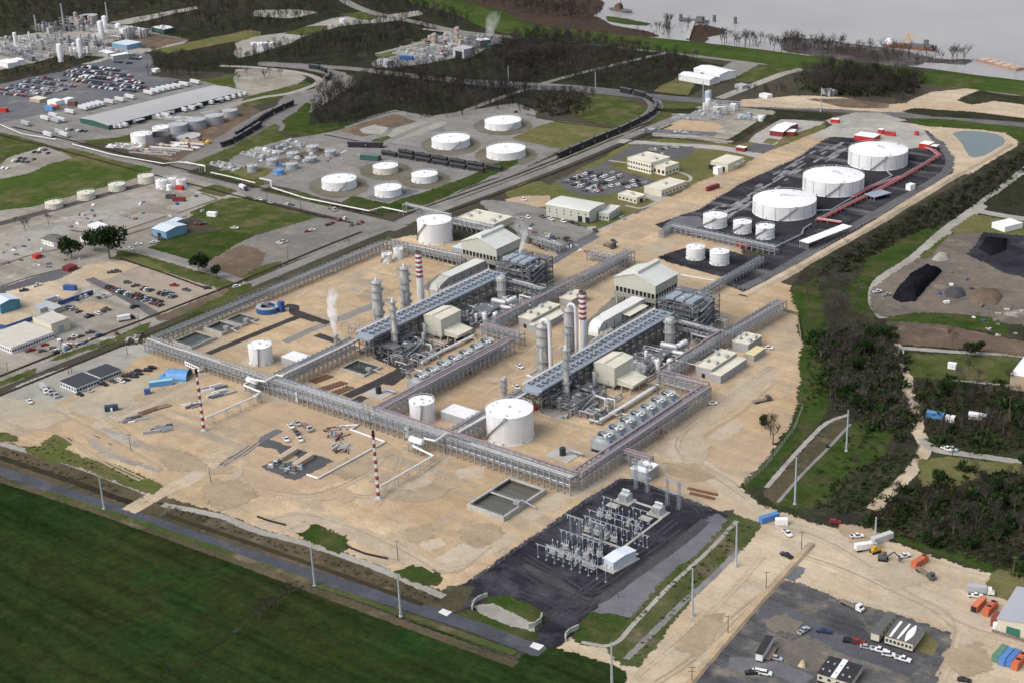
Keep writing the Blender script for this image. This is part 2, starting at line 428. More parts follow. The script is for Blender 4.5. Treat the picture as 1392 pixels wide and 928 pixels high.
patch('grass_field',S(240,130,(860,200),(1040,60),(1010,300),(960,320),(870,290)),GRASSB,1.5)
patch('grass_field',S(240,130,(1010,290),(1050,240),(1392,215),(1200,270),(1140,300)),GRASSB,1.5)
patch('tank_farm_yard',S(240,130,(330,620),(480,480),(880,350),(1140,310),(1392,350),(1500,430),(1392,500),(1000,600),(740,690),(480,640)),GRAVEL,1.5)
patch('grass_strip',S(240,130,(260,610),(440,590),(740,700),(620,710)),GRASS,1)
patch('grass_strip',S(240,130,(430,600),(560,560),(760,590),(740,620),(600,660)),OLIVE,1)
patch('earth_pad',S(240,130,(780,520),(900,490),(1110,420),(1170,440),(1010,510),(850,560)),SOIL,1.5)
# middle tank farm
patch('tank_farm_yard',T(1,0,(240,745),(360,715),(740,595),(930,630),(1382,560),(1480,600),(1480,640),(1640,660),(1480,720),(1640,790),(1382,928),(1240,960),(1120,1000),(900,1130),(700,1130),(540,1100),(90,990),(60,960),(120,900),(360,860),(440,760)),GRAVEL,1.5)
patch('earth_pad',T(1,0,(460,700),(740,620),(830,655),(700,690),(570,730)),SOIL,2)
patch('gravel_yard',T(1,0,(560,695),(630,675),(690,690),(660,720),(580,715)),PALEGR,1)
patch('gravel_yard',T(1,0,(700,740),(760,690),(900,660),(1000,660),(860,720),(720,760)),PALEGR,2)
patch('grass_strip',T(1,0,(620,755),(700,735),(710,755),(660,768)),GRASS,1)
patch('grass_strip',T(1,0,(240,700),(420,670),(460,690),(300,725)),GRASSB,1)
for q in ((684,172,30,8),(613,198,30,9),(688,212,32,9),(461,254,30,10),(525,233,26,8),(577,245,26,8)):
 patch('earth_pad',[(q[0]+q[2]*1.25*math.cos(a),q[1]+q[3]*1.5*math.sin(a)) for a in np.linspace(0,2*PI,14)[:-1]],gmat('bund_dirt',(.165,.15,.12),(.13,.12,.095),(.115,.115,.07),s1=.03,s3=.06),1)
patch('grass_field',T(2,0,(0,740),(120,690),(230,655),(560,700),(540,710),(270,800),(150,775),(30,750)),OLIVE,1.5)
patch('grass_field',T(2,0,(330,560),(420,510),(560,530),(660,570),(715,610),(640,665),(560,675),(400,650),(340,610)),GRASS,1.5)
patch('grass_field',T(2,0,(740,560),(1010,560),(960,590),(780,670),(720,700),(780,620)),GRASS,1.5)
patch('grass_field',T(1,1,(450,190),(520,150),(700,195),(900,130),(1100,60),(1382,-60),(1382,-30),(1000,150),(800,220),(610,240)),GRASSB,1.2)
patch('grass_strip',T(1,1,(90,100),(430,190),(440,215),(80,125)),GRASS,1)
patch('slate_yard',T(1,1,(600,150),(760,105),(860,120),(700,175)),SLATE,1)
# roads of the middle
ribbon('road',[(-60,162),(0,177),(100,201),(210,230),(300,252),(343,263),(440,286),(545,311)],14,ROADM)
ribbon('road',[(-40,386),(0,372),(80,345),(152,321),(253,291),(343,260),(438,228),(480,214),(560,178),(600,163),(690,130),(745,112),(800,97),(905,72)],7,ROADM)
ribbon('rail_bed',[(545,304),(640,262),(700,240),(770,212),(852,177),(885,155),(891,143),(880,132),(850,126),(770,118),(700,114),(600,108),(500,96),(430,90)],13,BALLAST)
ribbon('grass_strip',[(560,303),(640,269),(700,247),(770,219),(852,185)],9,GRASSB,.8)
ribbon('road',[(-60,546),(0,522),(142,465),(240,427),(350,383),(450,341),(530,309),(560,299),(700,248),(790,213),(842,191),(900,168),(956,146)],9,ROADM)
ribbon('road',[(280,395),(350,368),(440,331),(525,302)],7,ROADM)
ribbon('grass_strip',[(170,460),(260,422),(350,387),(430,354),(520,320)],6,GRASS,1.2,off=-9)
ribbon('highway',[(600,108),(700,118),(780,121),(845,128),(960,138),(1050,145),(1130,149),(1219,156),(1300,163),(1392,172),(1500,183)],17,gmat('highway_asphalt',(.12,.12,.125),(.15,.148,.145),(.10,.098,.1),s1=.03,s3=.05))
# top right, between levee and highway
patch('grass_strip',T(2,0,(1130,420),(1250,370),(1330,350),(1500,360),(1440,380),(1382,420),(1280,440)),GRASS,1.5)
patch('gravel_yard',T(2,0,(1020,440),(1180,330),(1300,345),(1240,380),(1170,420),(1080,440)),GRAVEL,1.5)
patch('olive_field',T(2,0,(760,490),(890,415),(960,440),(920,510)),OLIVE,1.5)
ribbon('gravel_road',T(2,0,(1100,530),(1200,490),(1382,420),(1450,395),(1560,370)),10,PALEGR)
patch('sand_yard',T(3,0,(-120,540),(60,530),(220,520),(400,530),(600,570),(760,560),(900,500),(1100,480),(1160,500),(1220,540),(1382,570),(1500,590),(1500,640),(1382,630),(1100,600),(700,600),(300,580),(-120,570)),SANDP,2)
patch('grass_strip',T(3,0,(230,535),(420,535),(640,560),(640,580),(420,575)),SOIL,1.5)
patch('grass_strip',T(3,0,(740,600),(800,585),(1100,605),(1382,640),(1500,655),(1382,650),(900,625)),SCRUB,1)
patch('grass_strip',T(3,0,(-600,590),(0,590),(330,615),(340,640),(150,640),(0,660),(-100,700),(-300,640)),SCRUB,1.5)
patch('grass_field',T(3,0,(780,640),(1000,650),(1382,690),(1500,700),(1500,780),(1382,760),(1320,735),(1250,715),(1000,690),(850,690)),GRASSL,1.5)
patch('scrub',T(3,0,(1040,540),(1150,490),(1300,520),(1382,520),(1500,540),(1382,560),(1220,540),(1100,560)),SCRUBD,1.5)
# building site north-east of the rail loop
patch('gravel_yard',T(2,0,(740,710),(860,660),(980,600),(1090,570),(1382,600),(1360,630),(1200,740),(1130,770),(980,745),(760,730)),MUD,1.5)
patch('sand_yard',T(2,0,(800,700),(900,650),(1070,665),(1100,690),(960,720)),SANDR,1.5)
ribbon('ditch',T(2,0,(690,735),(900,730),(1100,755),(1180,750),(1382,620)),9,SCRUBD,.8)
# office campus
patch('olive_field',[(735,262),(772,243),(838,206),(860,194),(905,190),(1000,199),(1045,190),(1060,185),(1100,180),(1090,190),(1010,230),(890,285),(812,322),(757,300),(740,285)],OLIVE,1.5)
patch('olive_field',[(690,262),(715,250),(735,248),(760,262),(745,270),(720,272),(700,275)],OLIVE,1)
patch('sand_yard',[(690,272),(712,268),(745,268),(740,280),(705,285)],SANDR,1)
ribbon('concrete_road',[(842,192),(862,194),(900,197),(960,200),(1000,205),(1030,212),(1050,216),(1075,205),(1100,193),(1140,175),(1160,166)],11,CONC)
patch('office_car_park',S(700,180,(330,385),(590,295),(720,280),(860,320),(1090,385),(1080,400),(900,450),(680,495),(560,500),(440,460)),ASPH,.8)
patch('office_car_park',S(700,180,(640,300),(720,240),(880,150),(960,100),(1392,120),(1392,160),(1320,205),(1200,215),(900,180),(780,225),(730,260),(740,300)),ASPH,.8)
patch('office_yard',S(700,180,(-260,540),(0,560),(240,620),(230,670),(640,790),(740,800),(560,900),(380,990),(300,960),(180,850),(-60,720),(-140,680)),GRAVEL,1)
ribbon('campus_road',[(742,362),(770,342),(811,319),(845,303),(877,288),(930,266),(978,245),(1030,222)],9,ASPH)
ribbon('concrete_path',S(700,180,(740,225),(890,245)),2.5,CONC,0)
ribbon('concrete_path',S(700,180,(1250,305),(1370,345),(1380,385),(1300,400)),2.5,CONC,0)
patch('concrete_apron',S(700,180,(1010,500),(1080,490),(1230,520),(1160,555),(1040,520)),CONC,.5)
ribbon('concrete_path',S(700,180,(600,745),(640,790),(960,650)),6,CONC,0)
ribbon('concrete_path',S(700,180,(870,580),(1000,600),(1130,545)),2.5,CONC,0)
patch('slate_yard',S(880,160,(780,255),(870,205),(1000,230),(1020,250),(960,275),(840,275)),ASPH,.8)
patch('concrete_apron',S(880,160,(810,190),(870,130),(1060,20),(1200,25),(1392,40),(1330,70),(1050,160),(1000,215),(890,205)),CONC,.5)
patch('olive_field',S(880,160,(1040,210),(1100,180),(1190,150),(1330,75),(1392,60),(1392,100),(1230,155),(1110,220)),OLIVE,.5)
patch('olive_field',S(880,160,(920,200),(960,170),(1040,180),(980,210)),OLIVE,.5)
# left yards
patch('graded_yard',[(-60,300),(0,288),(60,278),(110,262),(190,242),(240,240),(300,255),(330,268),(260,292),(200,320),(240,352),(330,385),(320,392),(250,420),(150,462),(0,520),(-60,545)],MUD,1.5)
patch('grass_field',[(-60,215),(0,221),(60,208),(95,203),(160,221),(203,231),(192,239),(108,263),(40,281),(0,285),(-60,296)],gmat('meadow',(.075,.095,.03),(.045,.078,.017),(.17,.13,.075),s1=.012,s3=.012,t3=(.55,.7),amp=.25),1.5)
patch('grass_field',[(-60,170),(0,182),(61,197),(15,213),(-60,218)],GRASS,1)
patch('gravel_yard',T(0,0,(0,900),(60,850),(240,790),(370,850),(250,880),(150,928),(0,960)),MUD,1.5)
patch('grass_field',T(0,1,(1070,115),(1150,88),(1262,120),(1190,148)),GRASS,1)
patch('grass_field',[(262,289),(303,272),(318,270),(352,277),(430,297),(400,306),(345,318),(300,312)],GRASS,1.2)
patch('grass_field',[(205,337),(240,322),(300,316),(340,320),(300,345),(282,354),(240,347)],GRASSB,1.2)
patch('gravel_yard',[(285,358),(350,322),(432,298),(500,303),(528,310),(470,326),(350,374),(322,382)],gmat('cracked_lot',(.20,.185,.165),(.155,.15,.145),(.25,.225,.19),s1=.03,s3=.05,amp=.2),1.5)
patch('dirt_lot',[(290,356),(330,335),(355,345),(348,368),(325,378)],SOIL,1.5)
patch('grass_strip',T(0,1,(640,440),(900,510),(1030,550),(1290,610),(1200,655),(900,550),(640,475)),GRASS,1)
patch('grass_strip',T(0,1,(600,475),(760,480),(900,555),(880,550)),OLIVE,1)
ribbon('road',T(0,1,(650,375),(760,430),(1000,500),(1290,605)),7,ROADM)
patch('grass_strip',T(0,1,(1310,580),(1382,540),(1500,500),(1500,520),(1340,590)),GRASS,1)
patch('grass_strip',T(0,1,(860,800),(1150,660),(1340,620),(1340,640),(1180,720),(900,805)),GRASS,1)
patch('brush_strip',T(0,1,(840,785),(1150,640),(1220,650),(1180,680),(920,800),(860,808)),SOIL,1)
patch('grass_strip',T(0,1,(590,928),(790,830),(780,860),(640,930)),GRASS,1)
patch('grass_strip',T(0,1,(740,920),(1080,770),(1110,780),(780,928)),GRASSB,1)
patch('asphalt_yard',T(0,1,(-60,660),(150,600),(330,540),(470,530),(440,570),(330,600),(100,670),(-60,720)),ASPH,1)
patch('sand_yard',T(0,1,(-60,800),(60,660),(330,600),(480,520),(640,500),(740,520),(560,600),(420,640),(330,720),(0,850),(-60,860)),SANDP,1.5)
patch('sand_yard',T(0,1,(400,740),(480,710),(600,750),(480,790)),SANDR,.5)
patch('visitor_car_park',T(0,1,(480,610),(600,590),(740,530),(1130,640),(1160,655),(860,780),(760,720)),gmat('dirt_car_park',(.34,.285,.225),(.29,.25,.20),(.25,.225,.19),s1=.03,s3=.06),1)
ribbon('road',T(0,1,(480,590),(640,670),(780,750),(840,790)),6,ASPH,.4)
patch('grass_strip',T(0,2,(280,120),(420,70),(680,0),(640,0),(560,20),(330,95)),GRASS,1)
patch('grass_strip',T(0,2,(-60,260),(190,165),(180,185),(0,250)),GRASS,1)
patch('grass_strip',T(0,2,(-40,310),(60,290),(110,305),(0,355),(-40,360)),GRASS,1)
# ------------------------------------------------------------------ the plant
PLANT=[tuple(g(*p).xy) for p in ((0,560),(350,415),(530,345),(740,365),(900,290),(1000,345),(1080,400),(1085,560),(960,680),(845,645),(640,785),(350,710))]
patch('sand_ground',[(-60,575),(0,548),(100,512),(190,472),(350,403),(520,331),(560,322),(600,330),(700,330),(745,345),(765,352),(812,322),(900,276),(985,236),(1080,195),(1120,178),(1130,188),(1080,219),(1007,252),(954,286),(894,306),(905,312),(1000,332),(1005,385),(1042,381),(1080,393),(1094,430),(1097,510),(1092,551),(1080,585),(1042,635),(1010,662),(965,693),(862,653),(844,653),(776,697),(700,749),(640,792),(600,806),(540,775),(420,733),(350,718),(203,668),(106,632),(0,600),(-60,585)],SAND,1.5)
patch('sand_yard',[(1012,660),(1040,683),(1118,708),(1171,718),(1219,732),(1315,765),(1420,792),(1600,870),(1700,1500),(760,1500),(836,940),(846,914),(737,874),(755,866),(800,880),(862,903),(905,860),(978,769),(1024,706),(1000,690),(955,690),(975,668)],SANDP,1.5)
patch('graded_yard',T(0,2,(-60,360),(130,250),(420,150),(640,60),(780,40),(830,60),(700,110),(640,170),(400,290),(200,360),(0,440),(-60,470)),PALEGR,2)
patch('graded_yard',T(0,2,(400,360),(560,260),(740,200),(830,230),(800,300),(640,380),(520,420)),gmat('silty_sand',(.36,.32,.245),(.40,.34,.25),(.32,.285,.22),s1=.02,s3=.05),2)
patch('graded_yard',T(0,2,(180,420),(330,395),(560,500),(700,560),(900,680),(860,700),(640,620),(350,440)),MUD,2.5)
patch('graded_yard',T(0,2,(-60,330),(300,370),(330,410),(240,440),(60,470),(-60,500)),gmat('silty_sand',(.36,.32,.245),(.40,.34,.25)),2.5)
patch('worn_sand',T(0,2,(280,430),(380,430),(700,600),(1150,690),(1120,720),(760,640),(640,600)),SANDR,2.5)
patch('worn_sand',T(1,2,(0,270),(180,280),(420,400),(560,480),(740,560),(600,640),(380,760),(60,830),(0,800)),SANDR,3)
patch('worn_sand',T(1,2,(560,120),(760,130),(760,165),(700,200),(560,210),(480,180)),SANDR,1.5)
patch('worn_sand',S(640,400,(60,680),(200,600),(380,520),(460,600),(430,740),(300,800),(60,760)),SANDR,2)
patch('worn_sand',T(2,1,(640,470),(800,380),(960,340),(980,380),(900,420),(760,480)),SANDR,2)
patch('worn_sand',T(2,1,(500,350),(720,250),(860,220),(790,300),(640,380)),SANDR,2)
patch('worn_sand',T(2,2,(860,170),(1000,180),(1180,210),(1080,260),(1020,250)),SANDR,2)
patch('worn_sand',T(2,2,(1000,570),(1160,470),(1280,500),(1380,600),(1300,680),(1180,700),(1060,640)),SANDR,2.5)
patch('worn_sand',T(2,2,(760,760),(900,760),(1080,800),(1000,850),(860,820)),SANDR,2)
for q in ((T(2,2,(1060,530),(1190,440),(1220,460),(1110,540)),1),(T(1,3,(880,190),(980,160),(990,180),(920,210)),1),(T(1,3,(990,260),(1110,200),(1170,210),(1080,280)),1.5),(T(1,2,(1080,710),(1200,690),(1200,740),(1100,745)),1),(T(2,2,(780,680),(960,690),(940,705),(800,700)),1)):
 patch('puddle_stain',q[0],gmat('dried_puddle',(.42,.345,.255),(.46,.385,.29), None),q[1])
# tracks pressed into the sand
TRK=gmat('packed_track',(.43,.36,.27),(.39,.32,.235),(.46,.40,.32),s1=.02,s3=.05)
ribbon('sand_track',T(2,2,(1382,170),(1150,330),(950,480),(860,590),(1000,690),(1200,830),(1382,920)),12,TRK,1)
ribbon('sand_track',T(0,2,(1100,190),(860,320),(640,420),(520,470)),9,TRK,1)
ribbon('sand_track',T(1,2,(560,880),(800,800),(1000,640),(1150,520)),7,TRK,1)
ribbon('sand_track',T(2,2,(640,640),(500,740),(300,830),(60,960)),9,TRK,1)
ribbon('sand_track',T(1,3,(0,90),(300,40),(560,140),(800,250),(1000,320),(1200,230),(1382,130)),8,TRK,1)
ribbon('sand_track',T(3,3,(-100,20),(200,110),(420,200),(700,400),(960,520),(1050,640),(980,800),(900,928)),9,TRK,1)
ribbon('sand_track',T(3,3,(960,520),(1160,620),(1400,700)),8,TRK,1)
# dark mats and internal roads of the first unit
ribbon('dark_road',S(190,380,(540,585),(880,445),(1250,295)),5,ASPHD,.3, False)
ribbon('dark_road',S(190,380,(1150,210),(1215,220),(1230,270),(1392,325)),6,ASPHD,.3)
ribbon('grey_road',T(1,1,(150,928),(300,860),(380,830),(600,740),(700,700)),6,GRAVEL,.5)
ribbon('dark_road',T(1,1,(210,770),(380,830)),5,ASPHD,.3, False)
ribbon('dark_road',T(1,1,(0,880),(230,795)),4,ASPHD,.3, False)
ribbon('dark_road',T(1,1,(320,890),(430,928)),5,ASPHD,.3, False)
ribbon('dark_road',S(430,330,(840,95),(1150,185)),4,ASPHD,.3, False)
ribbon('grey_road',S(430,330,(190,610),(300,560),(450,505)),6,GRAVEL,.5)
ribbon('dark_road',T(1,2,(480,310),(640,240),(780,170),(960,80),(1110,0)),7,ASPHD,.4, False)
ribbon('dark_road',T(1,2,(560,60),(680,110),(800,160)),7,ASPHD,.4, False)
patch('dark_road',T(1,2,(690,245),(780,165),(785,205),(720,250)),ASPHD,.4)
patch('dark_road',S(480,460,(0,490),(60,455),(105,470),(40,505)),ASPHD,.4)
ribbon('grey_road',T(2,1,(170,520),(440,360)),6,SLATE,.5, False)
ribbon('grey_road',[(300,632),(330,616),(352,600),(380,585)],5,SLATE,.4)
patch('slate_pad',T(1,2,(0,570),(60,548),(390,660),(200,755),(40,690),(150,625),(100,585)),gmat('pad_gravel',(.10,.10,.105),(.085,.085,.09),(.12,.12,.12),s1=.05,s3=.1),.6)
patch('concrete_pad',S(640,400,(560,900),(780,780),(900,800),(760,928),(640,960)),GRAVEL,1)
# units are paved where the machines stand
patch('unit_paving',S(430,330,(370,850),(560,700),(900,560),(1200,420),(1392,380),(1392,460),(1220,600),(760,800),(560,870)),gmat('unit_concrete',(.15,.14,.13),(.20,.185,.165),(.11,.105,.10),s1=.05,s3=.1),1)
patch('unit_paving',S(640,400,(560,880),(700,740),(960,560),(1392,360),(1392,480),(1000,760),(760,900)),gmat('unit_concrete',(.2,.19,.175),(.26,.24,.215)),1)
patch('unit_paving',S(560,280,(560,760),(640,560),(760,380),(1030,460),(1080,600),(900,690),(700,840)),gmat('unit_concrete',(.2,.19,.175),(.26,.24,.215)),1)
patch('unit_paving',S(780,340,(420,780),(560,560),(700,400),(1060,380),(1120,580),(1000,640),(760,860)),gmat('unit_concrete',(.2,.19,.175),(.26,.24,.215)),1)
patch('unit_paving',S(780,340,(90,600),(330,380),(560,380),(640,460),(300,700),(100,760)),gmat('unit_concrete',(.2,.19,.175),(.26,.24,.215)),1)
patch('unit_paving',S(560,280,(100,640),(420,440),(660,480),(560,560),(240,700)),gmat('unit_concrete',(.2,.19,.175),(.26,.24,.215)),1)
# substation yard
patch('substation_yard',[(844,653),(862,653),(970,695),(983,701),(940,740),(880,783),(808,832),(772,860),(742,888),(724,896),(714,884),(733,864),(738,850),(735,834),(700,817),(667,809),(645,819),(638,832),(600,829),(590,822),(640,792),(700,749),(776,697)],DARKGR,.8)
patch('slate_yard',T(2,3,(1090,30),(1120,55),(1040,170),(900,290),(760,420),(600,592),(430,545),(560,450),(800,270),(930,170)),SLATE,1.2)
ribbon('gravel_track',T(2,3,(40,300),(220,390),(410,495),(640,350),(880,180),(1020,60)),5,gmat('worn_charcoal',(.07,.07,.076),(.055,.055,.06),(.095,.095,.10),s1=.05,s3=.1),.6)
patch('grass_verge',[(664,812),(690,813),(722,826),(737,840),(734,848),(700,838),(672,828)],GRASSB,.8)
patch('grass_verge',[(608,838),(640,832),(680,838),(722,855),(726,866),(715,874),(690,872),(640,852)],GRASSB,.8)
patch('sand_path',[(646,824),(668,822),(720,848),(726,856),(700,850),(660,834)],PALEGR,.4)
patch('grass_verge',T(2,3,(345,650),(420,560),(600,592),(610,640),(560,700),(520,720),(400,715),(350,700)),GRASSB,1)
patch('grass_bank',T(2,3,(1180,40),(1290,80),(1220,180),(1100,300),(960,440),(800,620),(690,770),(640,830),(590,820),(530,760),(545,700),(640,600),(900,310),(960,280),(1130,110)),gmat('weedy_bank',(.085,.085,.04),(.05,.075,.022),(.15,.12,.08),s1=.03,s3=.05,amp=.3),1.2)
ribbon('gravel_path',T(2,3,(360,710),(480,730),(560,700),(640,610),(820,420),(940,310),(1060,200),(1190,60)),1.8,PALEGR,.4)
ribbon('gravel_path',T(2,3,(600,800),(760,640),(900,500),(1040,380),(1200,220)),2.6,GRAVEL,.9)
# lower left: field, road, ditch
patch('reed_strip',[(-60,588),(0,603),(106,634),(203,671),(350,722),(423,741),(512,772),(600,808),(612,800),(640,800),(606,834),(552,819),(350,754),(164,692),(0,636),(-60,615)],BROWN,1.2)
patch('field',[(-500,480),(0,648),(127,689),(350,772),(700,902),(738,880),(846,914),(838,945),(800,1250),(300,1800),(-900,1500)],FIELD,.8)
ribbon('grass_verge',[(-60,640),(0,652),(127,693),(250,737),(350,773),(520,837),(700,903)],4,BROWN,.8)
ribbon('gravel_road',[(-60,618),(0,640),(164,695),(350,758),(552,822),(640,850),(700,873),(736,886)],7,ROADB,.5)
ribbon('grass_verge',[(60,668),(200,713),(350,766),(520,825),(700,888)],3,gmat('weedy_bank',(.085,.085,.04),(.05,.075,.022)),1)
ribbon('gravel_path',[(-60,590),(0,603),(106,634),(170,658),(203,671)],3.5,PALEGR,.8)
ribbon('gravel_path',[(222,686),(300,702),(350,722),(423,741),(512,772),(603,811)],3.5,PALEGR,.8)
ribbon('ditch',[(-60,602),(0,622),(90,652),(187,687)],3.5,WDITCH,.8)
ribbon('ditch',[(225,700),(350,742),(460,780),(575,822)],2.5,gmat('wet_reeds',(.05,.042,.028),(.035,.032,.02)),.8)
ribbon('sand_track',[(176,694),(222,668),(262,650),(300,618)],9,SANDP,.5)
patch('grass_verge',T(0,2,(150,590),(230,590),(290,530),(370,545),(320,600),(420,650),(600,690),(850,800),(820,825),(600,740),(400,670),(260,640)),gmat('weedy_grass',(.085,.10,.03),(.12,.115,.05),(.05,.075,.02),s1=.03,s3=.06,amp=.3),1.5)
patch('grass_verge',T(0,2,(-60,510),(30,515),(90,545),(0,550),(-60,560)),GRASS,1)
patch('grass_verge',T(1,3,(200,100),(250,75),(330,100),(450,150),(470,200),(440,225),(340,180),(260,140)),GRASSB,1)
patch('grass_verge',T(1,3,(760,330),(830,310),(940,335),(975,370),(960,395),(900,390),(820,365)),GRASSB,1)
ribbon('ditch',T(0,3,(880,880),(950,895),(1150,740),(1382,560),(1500,470),(1630,410)),1.8,gmat('hedge_mud',(.022,.026,.012),(.03,.034,.016),(.05,.046,.036),s1=.05,s3=.1),.8)
# ------------------------------------------------------------------ right side
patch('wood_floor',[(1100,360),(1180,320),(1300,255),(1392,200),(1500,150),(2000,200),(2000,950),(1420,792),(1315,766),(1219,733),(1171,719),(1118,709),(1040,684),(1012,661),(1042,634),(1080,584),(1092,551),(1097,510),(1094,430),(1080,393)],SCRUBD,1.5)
patch('grass_strip',[(1083,392),(1105,375),(1108,400),(1118,440),(1120,550),(1105,575),(1080,600),(1040,655),(1014,662),(1043,634),(1083,582),(1092,553),(1096,520),(1098,470),(1092,430)],GRASSB,1.5)
patch('grass_field',T(3,1,(940,315),(985,325),(780,470),(600,600),(570,690),(560,790),(480,760),(450,650),(560,490),(720,400),(860,330)),GRASSB,1.5)
patch('grass_field',T(3,2,(470,480),(560,450),(640,520),(620,600),(560,650),(430,700),(290,870),(160,895),(60,885),(160,760),(330,600)),GRASSB,1.5)
patch('soil_strip',T(3,2,(0,830),(120,690),(260,560),(390,440),(440,440),(330,560),(180,700),(60,880)),BROWN,1)
ribbon('gravel_path',T(3,2,(0,800),(120,660),(240,530),(330,450),(440,410)),2.2,PALEGR,.6)
ribbon('gravel_path',T(3,2,(60,880),(200,720),(330,590),(450,460)),1.4,GRAVEL,.4)
ribbon('dirt_track',T(3,2,(690,30),(720,110),(755,190),(755,270),(800,400),(815,500),(850,590),(790,700),(680,810),(570,915)),6,SANDP,.8)
ribbon('dirt_track',T(3,2,(840,540),(900,595),(1050,620),(1200,640),(1450,680)),5,PALEGR,.6)
ribbon('dirt_track',T(3,2,(680,50),(960,70),(1200,85),(1450,100)),4,PALEGR,.6)
ribbon('dirt_track',T(3,2,(1000,220),(1200,240),(1450,270)),4,PALEGR,.6)
patch('grass_field',T(3,2,(730,90),(960,95),(1140,100),(1340,105),(1340,240),(1050,215),(800,200)),GRASS,1.2)
patch('grass_field',T(3,2,(840,660),(1000,650),(1382,690),(1450,720),(1250,720),(1100,740),(900,820),(860,760)),OLIVE,1.5)
patch('grass_strip',T(3,3,(520,80),(700,130),(900,180),(1200,300),(1400,350),(1400,380),(1240,330),(1080,280),(700,150),(510,100)),GRASSB,1)
ribbon('gravel_road',T(3,1,(1450,-40),(1382,20),(1150,200),(970,330),(800,480),(660,570),(600,630),(590,720),(640,800)),9,PALEGR,.6)
ribbon('gravel_road',T(3,1,(1120,220),(1200,240),(1382,270),(1500,280)),8,PALEGR,.6)
patch('grass_field',T(3,1,(1180,190),(1382,40),(1500,0),(1500,250),(1382,245),(1250,225)),SCRUB,1)
patch('grass_field',T(3,1,(1000,330),(1120,250),(1220,270),(1382,290),(1500,300),(1500,370),(1180,350),(1020,350)),OLIVE,1)
patch('grass_field',T(3,1,(830,480),(980,360),(1010,370),(890,490)),GRASS,1)
patch('spoil_yard',T(3,1,(890,490),(1010,360),(1180,350),(1200,400),(1110,470),(1280,560),(1382,590),(1500,610),(1500,840),(1382,830),(1280,820),(900,780),(680,800),(590,770),(590,650),(820,490)),gmat('spoil_earth',(.17,.145,.12),(.125,.11,.095),(.22,.19,.155),s1=.02,s3=.04,amp=.25),1.5)
patch('dark_yard',T(3,1,(1100,460),(1180,350),(1382,370),(1500,380),(1500,580),(1382,575),(1290,555)),gmat('crushed_slag',(.026,.026,.033),(.045,.045,.052),(.075,.072,.075),s1=.03,s3=.07),1.5)
patch('grass_strip',T(3,1,(670,800),(800,782),(1000,785),(1200,805),(1290,850),(1280,890),(1150,860),(960,835),(670,822)),GRASSB,1)
patch('soil_strip',T(3,1,(660,830),(960,850),(1280,920),(1382,940),(1382,1000),(1100,960),(690,930)),SOIL,1.5)
ribbon('creek',T(3,2,(480,-60),(500,60),(510,140),(490,220),(530,270)),4,gmat('creek_bed',(.13,.12,.13),(.09,.085,.085)),1)
# tank yard and its bank
TYARD=gmat('tank_yard_gravel',(.03,.03,.036),(.045,.045,.052),(.075,.075,.08),s1=.03,s3=.06,streak=1.62,sa=.25,c4=(.15,.145,.145),fine=.5)
patch('tank_yard',[(894,306),(954,286),(1007,252),(1080,219),(1120,193),(1131,187),(1165,188),(1215,197),(1232,186),(1240,173),(1262,177),(1285,197),(1299,218),(1296,233),(1244,266),(1184,304),(1105,346),(1042,382),(1010,396),(984,384),(1010,364),(1052,345),(1040,336),(970,325),(905,312)],TYARD,.8)
patch('tank_yard',[(897,350),(933,339),(985,341),(1027,354),(981,376),(910,356)],DARKGR,.6)
WHS=gmat('limestone_strips',(.26,.255,.255),(.18,.175,.18),(.12,.12,.125),s1=.06,s3=.1)
rs=random.Random(3)
for k in range(64):
 u,v=rs.random(),rs.random();x,y=950+u*168+8+v*30,292-u*98+v*8;c=g(x,y)
 if any((c.x-a)**2+(c.y-b)**2<25**2 for a,b in ((-460,996),(-459,923),(-463,861))): continue
 L=rs.uniform(3,12);q=[(x-L*.62,y+L*.36),(x,y+rs.uniform(-.8,.8)),(x+L*.62,y-L*.36)]
 ribbon('limestone_strip',q,rs.uniform(1.2,3.4),WHS,.5)
patch('slate_yard',T(2,1,(800,320),(870,260),(980,260),(1010,310),(880,310)),SLATE,1)
ribbon('asphalt_road',[(1010,392),(1060,368),(1140,320),(1220,274),(1275,243),(1290,228),(1290,212),(1274,194),(1250,180)],7,ASPH,.4)
for cx,cy,rx,ry in ((1192,236,46,14),(1132,268,47,15),(1066,304,50,16)):
 patch('ring_road',[(cx+rx*math.cos(a),cy+ry*math.sin(a)) for a in np.linspace(0,2*PI,25)[:-1]],gmat('ring_asphalt',(.028,.028,.032),(.04,.04,.045)),.3)
patch('concrete_apron',T(3,0,(240,745),(370,670),(560,640),(720,660),(830,695),(880,760),(830,790),(760,800),(640,760),(470,742),(360,735)),CONC,.6)
patch('concrete_apron',T(3,0,(330,650),(480,610),(600,610),(740,650),(600,660),(400,690)),PALEGR,1)
patch('sand_bank',T(3,0,(760,665),(850,685),(1000,695),(1160,705),(1270,720),(1335,765),(1325,795),(1200,860),(1080,935),(1020,935),(1030,850),(970,770),(880,705)),SANDP,1.2)
patch('pond',tile(870,0,2.667,[(1132,487),(1150,479),(1180,476),(1240,479),(1290,488),(1315,500),(1324,513),(1315,530),(1285,550),(1245,567),(1210,574),(1193,568),(1182,550),(1168,525),(1150,503)]),WGPOND,.3)
ridge('sand_bank',[(1010,404),(1060,378),(1110,350),(1184,308),(1244,271),(1300,238),(1330,222),(1372,197)],8,1.5,SANDP,.4,8)
ribbon('ditch',[(1085,388),(1125,362),(1190,324),(1250,287),(1310,250),(1345,228),(1385,203),(1420,180)],7,SCRUBD,.8)
